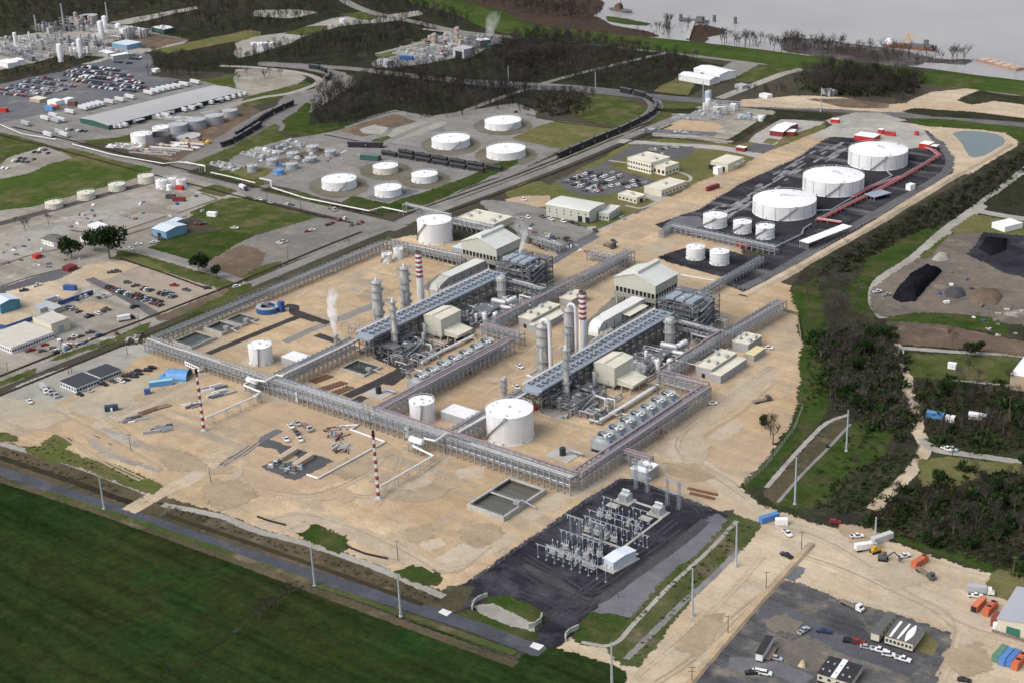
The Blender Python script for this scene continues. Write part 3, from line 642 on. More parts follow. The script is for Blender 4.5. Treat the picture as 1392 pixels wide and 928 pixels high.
# lower right
patch('dark_car_park',[(1069,793),(1083,795),(1143,819),(1214,838),(1254,852),(1285,862),(1288,876),(1270,908),(1230,1130),(840,1130),(953,921),(968,896),(1011,850),(1030,830),(1050,811)],gmat('patchy_lot',(.075,.075,.08),(.115,.112,.11),(.17,.155,.13),s1=.035,s3=.07,streak=-.15,sa=.35,t3=(.50,.62),amp=.28),1)
ribbon('lot_lane',S(1000,760,(-40,820),(200,840),(420,900),(560,960)),8,SLATE,.5)
ribbon('lot_lane',S(1000,760,(200,430),(420,450),(640,560),(900,700),(1200,800),(1400,880)),9,gmat('lane_gravel',(.11,.11,.125),(.085,.085,.095)),.6)
LOTD=gmat('lot_dirt',(.17,.15,.125),(.13,.12,.105),(.21,.18,.145),s1=.05,s3=.1)
patch('dirt_patch',S(1000,760,(260,490),(380,460),(480,520),(420,560),(320,545)),LOTD,1.5)
patch('dirt_patch',S(1000,760,(420,660),(660,680),(700,740),(560,850),(490,820)),LOTD,2)
patch('weed_patch',S(1152,760,(540,650),(620,600),(680,680),(640,740),(560,700)),OLIVE,1)
patch('puddle',S(1000,760,(410,150),(500,60),(520,70),(440,165)),SLATE,.8)
ridge('sand_bank',[(930,938),(960,902),(1020,832),(1070,776),(1103,740)],4.2,1.2,SAND,.45,8,.15)
patch('weed_patch',T(3,3,(1190,440),(1250,330),(1382,370),(1382,440),(1290,470)),OLIVE,1)
# ------------------------------------------------------------------ sky and sun
w=bpy.data.worlds.new('World');sc.world=w;w.use_nodes= True
nt=w.node_tree;nt.nodes.clear()
hs=nt.nodes.new('ShaderNodeHueSaturation');hs.inputs['Saturation'].default_value=.58
sky=nt.nodes.new('ShaderNodeTexSky');sky.sky_type='NISHITA';sky.sun_disc= False
SUN_EL,SUN_AZ=math.radians(48),math.radians(205)
sky.sun_elevation=SUN_EL;sky.sun_rotation=SUN_AZ
sky.air_density=1.0;sky.dust_density=4.0;sky.ozone_density=1.0
bg=nt.nodes.new('ShaderNodeBackground');bg.inputs[1].default_value=.15
wo=nt.nodes.new('ShaderNodeOutputWorld')
nt.links.new(sky.outputs[0],hs.inputs['Color']);nt.links.new(hs.outputs[0],bg.inputs[0]);nt.links.new(bg.outputs[0],wo.inputs[0])
sd=bpy.data.lights.new('sun','SUN');sd.energy=1.25;sd.angle=math.radians(50);sd.color=(1.0,.975,.94)
so=bpy.data.objects.new('sun',sd);COL.objects.link(so)
_sv=Vector((math.sin(SUN_AZ)*math.cos(SUN_EL),math.cos(SUN_AZ)*math.cos(SUN_EL),math.sin(SUN_EL)))
so.rotation_euler=_sv.to_track_quat('Z','Y').to_euler();so.location=(0,0,500)
sc.view_settings.view_transform='Standard';sc.view_settings.look='None'
sc.view_settings.exposure=0.32;sc.view_settings.gamma=1.0
sc.cycles.max_bounces=12;sc.cycles.diffuse_bounces=2;sc.cycles.glossy_bounces=2;sc.cycles.transparent_max_bounces=12;sc.cycles.volume_bounces=10
sc.cycles.use_denoising= True
# wheel tracks worn into the sand
rs=random.Random(11)
TRD=gmat('tyre_track_dark',(.36,.285,.20),(.33,.265,.19),(.40,.315,.225),s1=.05,s3=.1);TRP=gmat('tyre_track_pale',(.45,.37,.27),(.41,.335,.24), None,s1=.05)
for pts in (T(2,2,(1382,150),(1140,310),(930,480),(880,600),(1050,720),(1250,860)),T(2,2,(1300,200),(1050,380),(860,520),(700,610),(560,700),(350,790)),T(2,2,(1382,240),(1200,400),(1010,520),(960,640),(1200,800)),T(3,3,(0,60),(260,130),(480,240),(760,430),(1000,560),(1020,720),(930,900)),T(3,3,(160,240),(420,330),(720,470),(900,560),(1000,650)),T(3,3,(480,150),(640,260),(900,380),(1120,420)),T(3,3,(940,560),(1100,640),(1382,720)),T(2,3,(1380,420),(1200,560),(950,800),(760,930)),T(2,3,(1330,250),(1120,480),(860,720),(640,900)),T(1,3,(0,60),(260,20),(560,110),(820,230),(1040,330),(1250,190)),T(1,3,(100,130),(380,60),(700,180),(960,330)),T(1,2,(380,800),(600,850),(820,760),(1050,600),(1300,500)),T(1,2,(60,820),(300,840),(560,740),(700,600)),T(1,2,(680,560),(760,640),(700,800),(640,900)),T(0,2,(560,420),(760,560),(1000,640),(1250,660)),T(0,2,(300,380),(500,480),(700,590),(880,690)),T(0,2,(620,420),(820,330),(1000,240),(1160,180)),T(0,2,(1180,700),(1300,620),(1382,560)),T(0,2,(100,460),(300,500),(520,640),(760,760)),S(640,400,(60,620),(220,520),(420,460),(500,400)),S(640,400,(100,800),(260,700),(420,640),(520,540)),T(2,1,(480,400),(640,330),(820,240),(960,150)),T(2,1,(560,480),(700,420),(860,400)),T(1,1,(200,700),(380,600),(560,520),(760,480)),T(1,1,(330,640),(560,600),(620,640))):
 for off in (-1.1,1.1):ribbon('wheel_track',pts,1.0,rs.choice((TRD,TRD,TRP)),.28,off=off+rs.uniform(-.2,.2),k=8)
# slabs and scraped strips on the graded yard across the road
for q in (T(0,1,(370,265),(560,210),(760,150),(840,165),(640,225),(470,290)),T(0,1,(560,300),(760,240),(880,250),(640,335)),T(0,1,(900,210),(1050,150),(1160,160),(1000,220)),T(0,1,(80,350),(260,300),(420,320),(200,380)),T(0,1,(0,460),(160,420),(300,430),(100,490))):patch('concrete_slab',q,PALEGR,1.2)
for q in (T(0,1,(640,340),(890,255)),T(0,1,(950,240),(1165,165)),T(0,1,(1080,130),(1165,160)),T(0,1,(0,520),(180,460),(330,430)),T(0,1,(-20,640),(130,590),(280,550)),T(0,1,(380,330),(520,350),(620,350)),T(0,1,(640,370),(760,330),(1000,255))):ribbon('scraped_strip',q,2.2,gmat('scraped_earth',(.12,.105,.085),(.09,.08,.065), None),.5)
ribbon('rail_bed',T(0,1,(-60,310),(0,295),(300,215),(600,130),(830,68)),9,gmat('dark_siding',(.075,.07,.065),(.10,.095,.088),(.05,.05,.048),s1=.04,s3=.08),.5)
# damp and stained places
DAMP=gmat('damp_sand',(.32,.25,.17),(.35,.275,.19),(.29,.23,.165),s1=.03,s3=.06,streak=1.0,sa=.15);SILT=gmat('silt_stain',(.37,.31,.23),(.41,.34,.25), None,s1=.04)
for q in (T(1,2,(20,270),(120,265),(200,310),(120,340),(40,320)),T(1,2,(820,800),(960,770),(1040,800),(900,850)),T(1,2,(420,690),(560,650),(600,690),(480,740)),T(1,3,(820,110),(900,100),(920,140),(850,150)),T(1,3,(1120,120),(1250,90),(1280,130),(1180,190)),T(2,2,(840,680),(960,690),(1040,740),(960,750),(860,710)),T(2,2,(930,560),(1000,540),(990,640),(940,660)),T(0,2,(60,440),(240,400),(330,430),(200,480)),T(0,2,(860,600),(1000,640),(1100,700),(940,690)),T(0,2,(1120,800),(1260,780),(1340,850),(1200,900)),T(3,3,(420,90),(560,130),(600,190),(480,160)),T(3,3,(600,330),(760,300),(820,380),(680,400)),T(3,3,(1000,780),(1120,740),(1160,840),(1040,880)),T(2,3,(900,740),(1000,640),(1080,560),(1060,620),(960,760)),T(2,1,(700,430),(820,390),(840,420),(740,470)),T(1,1,(560,680),(640,640),(700,660),(620,720)),S(640,400,(120,640),(260,560),(300,600),(180,700)),S(760,480,(200,420),(330,380),(360,440),(240,500))):patch('damp_ground',q,DAMP if rs.random()<.6 else SILT,2.2)
for k in range(46):
 c=g(rs.uniform(90,1000),rs.uniform(350,760));zc=[s for s in SHEETS if s[1]<c.x<s[2] and s[3]<c.y<s[4]]
 if not inside((c.x,c.y),PLANT): continue
 a=rs.uniform(0,3);u,v=rs.uniform(2,9),rs.uniform(1.2,4);poly=[(c.x+u*math.cos(t)*math.cos(a)-v*math.sin(t)*math.sin(a),c.y+u*math.cos(t)*math.sin(a)+v*math.sin(t)*math.cos(a)) for t in np.linspace(0,2*PI,12)[:-1]]
 z=level(poly);sheet('damp_ground',wander(poly,.8,2.5),rs.choice((DAMP,SILT,TRD,SANDR)),z,2.0);SHEETS.append((z,min(p[0] for p in poly),max(p[0] for p in poly),min(p[1] for p in poly),max(p[1] for p in poly),poly))
for off in (-13,9):ribbon('ditch',[(-60,546),(0,522),(142,465),(240,427),(350,383),(450,341),(505,319)],2.4,WDITCH,.4,off=off)
for off in (-10,11):ribbon('ditch',[(570,294),(700,248),(790,213),(842,191),(900,168)],2.4,WDITCH,.4,off=off)
for off in (-11,12):ribbon('ditch',[(0,177),(100,201),(210,230),(300,252),(343,263),(440,286),(505,300)],2.2,WDITCH,.4,off=off)
for q in (T(1,1,(60,110),(440,205),(560,240)),T(0,1,(640,480),(880,560),(1100,640)),T(1,0,(360,725),(690,790)),T(1,0,(360,715),(740,600),(930,632)),T(2,0,(60,615),(260,660),(560,695))):ribbon('ditch',q,1.8,WDITCH,.4)
patch('concrete_pad',T(1,3,(970,550),(995,530),(1045,548),(1015,572)),mat('white_concrete',(.62,.62,.60),var=.08),0)
patch('concrete_pad',T(2,3,(78,735),(100,710),(158,728),(128,755)),mat('white_concrete',(.62,.62,.60)),0)
for pts in (T(2,3,(40,430),(200,500),(330,560),(440,480)),T(2,3,(60,250),(200,330),(420,440),(700,260),(900,110)),T(2,3,(180,590),(320,470),(640,240),(860,60)),T(2,2,(600,800),(760,820),(960,900),(1000,930)),T(2,3,(0,300),(160,400),(380,500))):
 for off in (-1.2,1.2):ribbon('wheel_track',pts,1.3,gmat('charcoal_rut',(.052,.052,.058),(.043,.043,.049)),.4,off=off)
# ------------------------------------------------------------------ surfaces of the plant
STEEL=mat('galvanised_steel',(.33,.345,.365),.55,.35,.18,.4)
STEELD=mat('dark_steel',(.17,.18,.195),.6,.3,.22,.4)
STEELB=mat('blue_grey_steel',(.31,.355,.41),.55,.25,.15,.3)
GRIME=mat('machinery_grey',(.13,.135,.14),.7,.2,.3,.5)
ALU=mat('pipe_cladding',(.47,.48,.49),.45,.3,.14,.4)
LAG=mat('lagged_vessel',(.44,.43,.41),.55,.25,.2,.35)
WHITE=mat('white_paint',(.80,.80,.79),.5,0,.05,.2)
WHITEP=mat('white_pipe',(.66,.65,.63),.5,0,.1,.4)
OFFW=mat('tank_shell_paint',(.74,.745,.76),.5,0,.11,.5,(.68,.68,.685),.05,run= True)
CREAM=mat('cream_roof',(.66,.625,.50),.6,0,.08,.2,(.58,.55,.45),.08)
CREAMW=mat('cream_wall',(.56,.53,.43),.6,0,.08,.2)
SAGE=mat('sage_cladding',(.46,.465,.41),.6,0,.07,.15)
SAGER=mat('sage_roof',(.60,.61,.56),.55,0,.07,.15,(.54,.55,.51),.07)
GREYW=mat('grey_wall',(.33,.335,.34),.7,0,.12,.3)
PINK=mat('pink_cable_tray',(.29,.205,.235),.6,0,.2,.5)
REDP=mat('red_pipe',(.48,.12,.11),.5,0,.15,.4)
RED=mat('red_paint',(.42,.03,.025),.5,0,.15,.3)
BAND=mat('dull_red_band',(.33,.045,.04),.6,0,.15,.3)
BLUE=mat('blue_paint',(.03,.085,.26),.5,0,.15,.3)
SKYB=mat('light_blue_paint',(.10,.27,.52),.5,0,.15,.3)
BLACK=mat('black_opening',(.012,.012,.014),.8)
RUSTY=mat('rusty_iron',(.13,.06,.035),.8,0,.3,.4)
TIMBER=mat('weathered_timber',(.19,.15,.115),.9,0,.25,.6)
CONCW=mat('cast_concrete',(.43,.42,.385),.85,0,.15,.25,(.34,.33,.30),.15)
GLASS=mat('dark_glass',(.03,.04,.05),.15,0,.1)
# ------------------------------------------------------------------ pipe racks
def rack(label,p0,p1,w=6.0,zt=8.0,gap=4.0,pipes=7,tray= None,big= None,low= True,group='pipe racks of the plant',m= None,levels= None,skirt= True):
 """steel bents along a line carrying pipes; parts: bents, girders, pipes, cable trays"""
 p0=Vector(p0);p1=Vector(p1);d=p1-p0;L=d.length;a=math.atan2(d.y,d.x)
 z0=gz((p0.x+p1.x)/2,(p0.y+p1.y)/2)
 t=thing('pipe_rack',label,'pipe rack',(p0.x,p0.y,0),a,group)
 m=m or STEEL
 n=max(2,round(L/gap)+1);lv=levels or ([zt*.55,zt] if low else [zt])
 b=MB()
 for s in (-1,1):b.box(0,s*w/2,0,.42,.42,zt+.9)
 for z in lv:b.box(0,0,z-.4,.28,w,.38)
 b.beam((0,-w/2,.2),(0,w/2,lv[0]-.4),.16)
 first=b.build('bent',m,t)
 for i in range(n):
  o=first if i==0 else first.copy()
  if i:COL.objects.link(o);o.parent=t
  o.location=(L*i/(n-1),0,0)
 for s in (-1,1):
  b=MB()
  for z in lv:b.box(L/2,s*(w/2+.1),z-.25,L,.2,.35)
  b.box(L/2,s*(w/2+.12),zt+.85,L,.09,.09)
  if skirt:
   for i in range(0,n-1,4):
    x0=L*i/(n-1);x1=L*min(i+1,n-1)/(n-1)
    b.beam((x0,s*w/2,.3),(x1,s*w/2,lv[0]-.3),.14)
  b.build('girder',m,t)
 rs=random.Random(label)
 for lev,z in enumerate(lv):
  y=-w/2+.5
  k=0
  while y<w/2-.35 and k<pipes:
   r=rs.choice((.10,.14,.18,.22,.28))
   x0=rs.choice((0,0,0,rs.uniform(0,L*.3)));x1=rs.choice((L,L,L,rs.uniform(L*.6,L)))
   mm=rs.choice((ALU,STEEL,STEEL,STEELD,GREYW,STEELB,STEELD,LAG))
   q=MB();q.tube((x0,y+r,z+r),(x1,y+r,z+r),r,n=6);q.build('pipe',mm,t)
   y+=2*r+rs.uniform(.18,.55);k+=1
 if tray:
  for s in tray:
   q=MB();q.box(L/2,s*(w/2-.55),zt+1.0,L,1.0,.22);q.build('cable_tray',PINK,t)
 if big is not None:
  q=MB();q.tube((0,big*w/2,zt+.75),(L,big*w/2,zt+.75),.62,n=8);q.build('main_pipe',WHITEP,t)
 return t
YB=467.5
rack('long pipe rack stretch from the ponds corner to the first white pump tank',(-641,468),(-541,YB),5.5,7.2,3.6,7)
rack('long pipe rack stretch behind the slate pad, between the two side racks',(-541,YB),(-470,YB),6.5,8.2,3.6,9)
rack('long pipe rack stretch passing the narrow white tank, with a pink cable tray',(-470,YB),(-422,YB),6.5,8.4,3.6,9,(1,))
rack('long pipe rack stretch passing the large white tank up to the concrete basin corner',(-422,YB),(-350,YB),6.5,8.4,3.6,9,(1,))
rack('pipe rack along the public road beside the three square ponds',(-641.5,473),(-641.5,560),4.5,6.0,3.6,6)
rack('pipe rack along the public road beside the open sand yard',(-641.5,561),(-641.5,661),4.5,6.0,3.6,6)
rack('pipe rack running past the foot of the tall white tank near the road',(-640,663),(-580,666),5,6.0,3.6,6)
rack('pipe rack with a fat white pipe leading to the fan deck of the smoking vent',(-540,471),(-540,527),7,9,3.6,9, None,-.9)
rack('pipe rack with a fat white pipe beside the large white tank',(-422,471),(-422,527),7,9,3.6,9, None,-.9)
rack('pipe rack with pink tray in front of the first row of cooling fans',(-470,471),(-470,574),5.5,8,3.6,6,(-1,1))
rack('short dog-leg pipe rack behind the first row of cooling fans',(-469,583),(-495,583),5,8,3.6,6,(1,))
rack('pipe rack with pink tray between the process block and the long cream roofed switch house',(-495,586),(-495,672),5.5,8,3.6,7,(-1,))
rack('pipe rack reaching towards the grey yard behind the first process block',(-494,673),(-494,724),6,8,3.6,7)
rack('pipe rack with pink tray in front of the second row of cooling fans',(-351,471),(-351,579),5.5,8,3.6,6,(-1,1))
rack('short dog-leg pipe rack behind the second row of cooling fans',(-352,581),(-379,581),5,8,3.6,6,(-1,1))
rack('pipe rack with pink tray passing the lone switch house with four roof units',(-379,584),(-379,644),5.5,8,3.6,7,(1,))
rack('pipe rack running out to the far sand corner with the excavation',(-378,645),(-376,700),6,8,3.6,7)
rack('cross rack joining the first process block to the pink tray rack',(-531,642),(-498,641),5,9,3.6,7,m=STEELD)
rack('cross rack joining the second process block to the pink tray rack',(-413,642),(-382,641),5,9,3.6,7,m=STEELD)
def grack(label,a,b,z,**k):
 p=g(*a,z);q=g(*b,z); return rack(label,p.xy,q.xy,zt=z,**k)
grack('short stub of pipe rack on the sand left of the long tank yard rack',(800,341),(852,352),6,w=4,pipes=5)
grack('pipe rack edging the grey yard behind the steaming process block',(727,323),(764,334),5,w=4,pipes=5)
grack('pipe rack running along the front of the black tank yard',(914,306),(1056,336),5,w=5,pipes=7)
grack('low pipe rack climbing from the sand to the tank yard rack',(899,316),(913,307),4,w=3,pipes=4)
grack('slim pipe rack from the second process block to the two tank pad',(951,398),(1035,350),5,w=3,pipes=4)
grack('high pipe bridge crossing the public road beside the tall white tank',(550,277),(611,292),8,w=3.5,pipes=4,gap=14,low= False,skirt= False)
grack('pipe rack between the tall white tank and the cream roofed control house',(611,297),(670,309),6,w=4.5,pipes=6)
t=rack('stub of pink pipe rack leading to the small switch house above the substation',(-348,503),(-333,503),3,6.5,3.6,3,(-1,1))
# red pipe track of the tank yard
def red_track(label,pix,z=2.2,w=3.0):
 P=[g(x,y,z) for x,y in pix]
 t=thing('pipe_track',label,'pipe track',(P[0].x,P[0].y,0),0,'red pipe tracks of the tank yard');o0=Vector((P[0].x,P[0].y,0))
 for k,dy in enumerate(np.linspace(-w/2,w/2,5)):
  q=MB();pts=[]
  for i,p in enumerate(P):
   d=(P[min(i+1,len(P)-1)]-P[max(i-1,0)]).normalized();pts.append(p-o0+Vector((-d.y,d.x,0))*dy)
  q.path(pts,.22,6);q.build('pipe',(REDP,REDP,PINK,REDP,ALU)[k],t)
 for a,b in zip(P,P[1:]):
  n=max(1,int((b-a).length/6))
  for i in range(n):
   p=a.lerp(b,i/n)-o0;d=(b-a).normalized();s=Vector((-d.y,d.x,0))*w*.6
   q=MB();q.beam(p-s-Vector((0,0,.3)),p+s-Vector((0,0,.3)),.25)
   for e in (-1,1):q.beam((p+s*e)-Vector((0,0,z)),(p+s*e)-Vector((0,0,.2)),.22)
   q.build('pipe_support',REDP,t)
 return t
red_track('long red pipe track in front of the three large white tanks',S(1080,140,(190,920),(420,800),(590,720),(830,595),(1140,412)))
red_track('short red pipe spur behind the steel mesh deck',S(1080,140,(470,735),(600,660),(840,580)))
red_track('red pipe tail turning up to the red pump house',S(1080,140,(1142,412),(1090,370),(1040,350)))
red_track('red pipe crossing to the white canopy',T(3,1,(270,265),(400,285)))
def line(label,pix,r=.35,z=.9,m= None,name='pipeline',cat='pipeline',group= None,legs= True,gap=9):
 """a single pipe on low supports"""
 P=[g(x,y,z if not isinstance(z,(list,tuple)) else z[i]) for i,(x,y) in enumerate(pix)]
 o0=Vector((P[0].x,P[0].y,0))
 t=thing(name,label,cat,o0,0,group)
 q=MB();q.path([p-o0 for p in P],r,8);q.build('pipe',m or WHITEP,t)
 if legs:
  for a,b in zip(P,P[1:]):
   if (b-a).xy.length<2: continue
   n=max(1,int((b-a).length/gap))
   for i in range(n):
    p=a.lerp(b,(i+.5)/n)-o0;d=(b-a).normalized();s=Vector((-d.y,d.x,0))*(r+.45)
    q=MB();q.beam(p-s-Vector((0,0,r)),p+s-Vector((0,0,r)),.22)
    for e in (-1,1):q.beam(p+s*e-Vector((0,0,p.z)),p+s*e-Vector((0,0,r)),.2)
    q.build('trestle',STEEL,t)
 return t
line('white flare pipe on trestles leading to the far striped flare stack',T(0,2,(1105,425),(1382,305),(1400,290)),.55,4.5,gap=7)
line('white flare pipe on trestles leading to the near striped flare stack',T(1,2,(655,795),(945,628),(835,575),(850,555)),.55,4.5,gap=7)
line('white ground pipe from the slate pad zigzagging past the near striped flare stack',T(1,2,(265,728),(325,748),(685,553),(500,487),(540,462),(440,470)),.5,.8)
line('white branch pipe beside the long rack near the round vent pot',T(1,2,(-10,310),(15,285),(-30,270)),.45,5)
line('white pipe bent out over the sand from the far relief drum',S(190,380,(850,780),(990,800),(1080,750),(1130,760)),.55,[8,9,9.5,9.5],legs= False)
line('white pipe looped beside the relief drum at the long rack',S(190,380,(895,915),(960,885),(820,830),(860,800)),.5,4.8)
line('white pipe looped beside the near relief drum',S(480,460,(560,785),(650,805),(740,745)),.5,[8,9,9.6],legs= False)
line('fat white cooling water pipe beside the second row of cooling fans',S(760,480,(330,522),(480,440),(785,248)),1.0,2.2,gap=8)
line('thin white pipe lying along the fat cooling water pipe',S(760,480,(335,512),(500,415),(770,245)),.5,2.4)
line('fat white cooling water pipe beside the first row of cooling fans',S(480,460,(540,190),(700,100),(950,-20)),.9,2)
line('white elbow pipe reaching from the first fan deck across the sand',S(430,330,(640,690),(800,755),(850,795),(905,805),(908,850)),.6,[6,5,4.5,4,1])
line('white elbow pipe reaching from the second fan deck across the sand',S(760,480,(80,215),(150,265),(270,300),(285,330),(375,362),(378,400)),.6,[7,6,5,4.5,4,1])
line('white pipe over the road from the old works to the tank farm',T(1,1,(80,100),(250,155),(600,225),(670,205),(800,232)),.5,2.0)
line('white pipeline parallel to the road near the old works',S(240,130,(270,607),(440,645),(620,690)),.45,1.8)
line('white pipe gantry over the road by the small chemical works',S(240,130,(70,525),(225,560),(225,600)),.5,[6,6,1.5])
line('white pipe gantry over the road by the white tank',S(240,130,(655,655),(745,672),(748,725)),.5,[6,6,1.5])
line('white pipeline beside the scrap yard and the round white tanks',T(0,0,(390,775),(600,830),(880,880),(960,870),(1100,890)),.45,1.8)
line('grey pipeline along the car storage fence',T(0,0,(0,670),(120,720),(300,750)),.4,1.8)
line('grey walkway pipe in front of the nearest large tank',T(3,1,(0,440),(190,350),(200,320),(240,295)),.5,1.5,STEEL)
line('pale pipe between the second and third large tanks',S(1080,140,(170,850),(290,845),(470,740)),.5,1.5,STEEL)
line('pale pipe between the first and second large tanks',S(1080,140,(640,640),(770,575),(730,540)),.5,1.5,STEEL)
line('long white conduit across the sand below the two tank pad',T(2,1,(890,568),(1080,600)),.4,.6)
# ------------------------------------------------------------------ fan decks (air coolers)
def fan_deck(x0,x1,y0,y1,z,label):
 t=thing('fan_deck',label,'air cooler',((x0+x1)/2,y0,0),0,'long air cooler decks of the two units')
 w=x1-x0;L=y1-y0
 b=MB();b.box(0,L/2,z-2.2,w,L,1.4);b.box(0,-1.2,z-3.4,w*.9,2.4,1.2);b.build('plenum',STEELB,t)
 b=MB();b.box(0,L/2,z-.8,w-.6,L-.6,.25);b.build('deck_plate',STEELB,t)
 for s in (-1,1):
  b=MB();b.box(s*(w/2+.5),L/2,z-.75,1.1,L+1,.22);b.box(s*(w/2+1.05),L/2,z+.2,.12,L+1,.12)
  for i in range(int(L/3)+1):b.box(s*(w/2+1.05),min(i*3,L),z-.5,.1,.1,.8)
  b.build('walkway',STEELB if s>0 else WHITEP,t)
 ring=MB();ring.lathe([(1.9,-.5),(1.9,-.12),(1.72,-.12),(1.7,-.5)],14,cap= False)
 hub=MB()
 hub.lathe([(1.71,-.2),(1.71,-.18)],14)
 bl=MB()
 for k in range(4):
  a=k*PI/2+.4;bl.beam((0,0,-.1),(1.3*math.cos(a),1.3*math.sin(a),-.1),.2,.06)
 bl.box(1.0,0,-.1,.9,.7,.4)
 n=int(L/4.1);first= None
 for i in range(n):
  for s in (-1,1):
   if first is None:
    f=ring.build('fan',STEELB,t);hub.build('fan_opening',BLACK,f);bl.build('fan_blades',ALU,f);first=f;o=f
   else:o=copy_tree(first,t)
   o.location=(s*w*.235,2.2+i*4.1,z-.1);o.rotation_euler=(0,0,random.uniform(0,3))
 nb=int(L/6)+1
 c=MB()
 for s in (-1,0,1):c.box(s*w*.45,0,0,.45,.45,z-2.2)
 c.box(0,0,z*.45,w*.9,.3,.35);c.box(0,0,z*.65,w*.9,.3,.35)
 c.beam((-w*.45,0,.3),(0,0,z*.45),.2);c.beam((w*.45,0,.3),(0,0,z*.45),.2)
 f=c.build('trestle',STEELD,t)
 for i in range(nb):
  o=f if i==0 else f.copy()
  if i:COL.objects.link(o);o.parent=t
  o.location=(0,min(i*6,L),0)
 rs=random.Random(label)
 for zz in (z*.45+.4,z*.65+.4):
  for k in range(7):
   r=rs.choice((.15,.2,.3));x=-w*.42+k*w*.14
   q=MB();q.tube((x,0,zz+r),(x,L,zz+r),r,n=6);q.build('pipe',rs.choice((ALU,GRIME,LAG,STEELD)),t)
 return t
fan_deck(-538,-526.3,528,641,14,'long blue grey fan deck in the unit with the rising white steam')
fan_deck(-421.5,-410.3,524,641,14,'long blue grey fan deck behind the slim column near the large white tank')
# ------------------------------------------------------------------ cooling towers
def cooling_tower(x,y0,n,label):
 t=thing('cooling_tower',label,'cooling tower',(x,y0,0),0,'rows of open cooling fans')
 L=(n-1)*8.9+9.4;w=10.0;h=6.0
 b=MB();b.box(0,L/2-4.7,1.8,w,L,h-1.8);b.build('casing',mat('cooling_casing',(.30,.335,.345),.6,.1,.15,.3),t)
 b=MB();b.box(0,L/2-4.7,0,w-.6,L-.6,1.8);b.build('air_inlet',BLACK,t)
 b=MB()
 for i in range(n*2+1):
  for s in (-1,1):b.box(s*w/2,-4.7+i*L/(n*2),0,.4,.4,h+.05)
 b.build('post',STEELB,t)
 b=MB()
 for s in (-1,1):
  b.box(s*(w/2+.02),L/2-4.7,h+.9,.08,L,.08);b.box(s*(w/2+.02),L/2-4.7,h+.5,.06,L,.06)
 b.build('railing',STEEL,t)
 ring=MB();ring.lathe([(4.15,h-.02),(3.75,h+1.2),(3.85,h+2.7),(3.7,h+2.7),(3.5,h+1.2),(3.6,h+.1)],24,cap= False)
 void=MB();void.lathe([(3.55,h+.5),(3.55,h+.55)],24)
 bl=MB()
 for k in range(5):
  a=2*PI*k/5;c,s=math.cos(a),math.sin(a)
  bl.add([(.3*c-.3*s,.3*s+.3*c,h+1.75),(.3*c+.3*s,.3*s-.3*c,h+1.55),(3.3*c+.35*s,3.3*s-.35*c,h+1.6),(3.3*c-.35*s,3.3*s+.35*c,h+1.8),(.3*c-.3*s,.3*s+.3*c,h+1.67),(.3*c+.3*s,.3*s-.3*c,h+1.47),(3.3*c+.35*s,3.3*s-.35*c,h+1.52),(3.3*c-.35*s,3.3*s+.35*c,h+1.72)],[(0,1,2,3),(7,6,5,4),(0,4,5,1),(1,5,6,2),(2,6,7,3),(3,7,4,0)])
 bl.lathe([(.7,h+1.4),(.7,h+2.0)],10)
 mo=MB();mo.box(4.3,-1.8,h,1.0,.7,.9);mo.tube((.5,0,h+1.9),(4.2,-.6,h+1.2),.16)
 f0=ring.build('fan_stack',mat('fan_stack_grp',(.36,.39,.395),.6,0,.12,.4),t)
 void.build('fan_opening',BLACK,f0);bl.build('fan',WHITE,f0);mo.build('motor',BLUE,f0)
 for i in range(n):
  o=f0 if i==0 else copy_tree(f0,t)
  o.location=(0,i*8.9,0)
  o.children[1].rotation_euler=(0,0,0)
  for c in o.children:
   if c.name.startswith('fan.') or c.name=='fan':c.rotation_euler=(0,0,.3+random.uniform(-.2,.2))
 return t
cooling_tower(-479,512,7,'row of seven cooling fans behind the narrow white tank')
cooling_tower(-362.5,509,7,'row of seven cooling fans above the black substation yard')
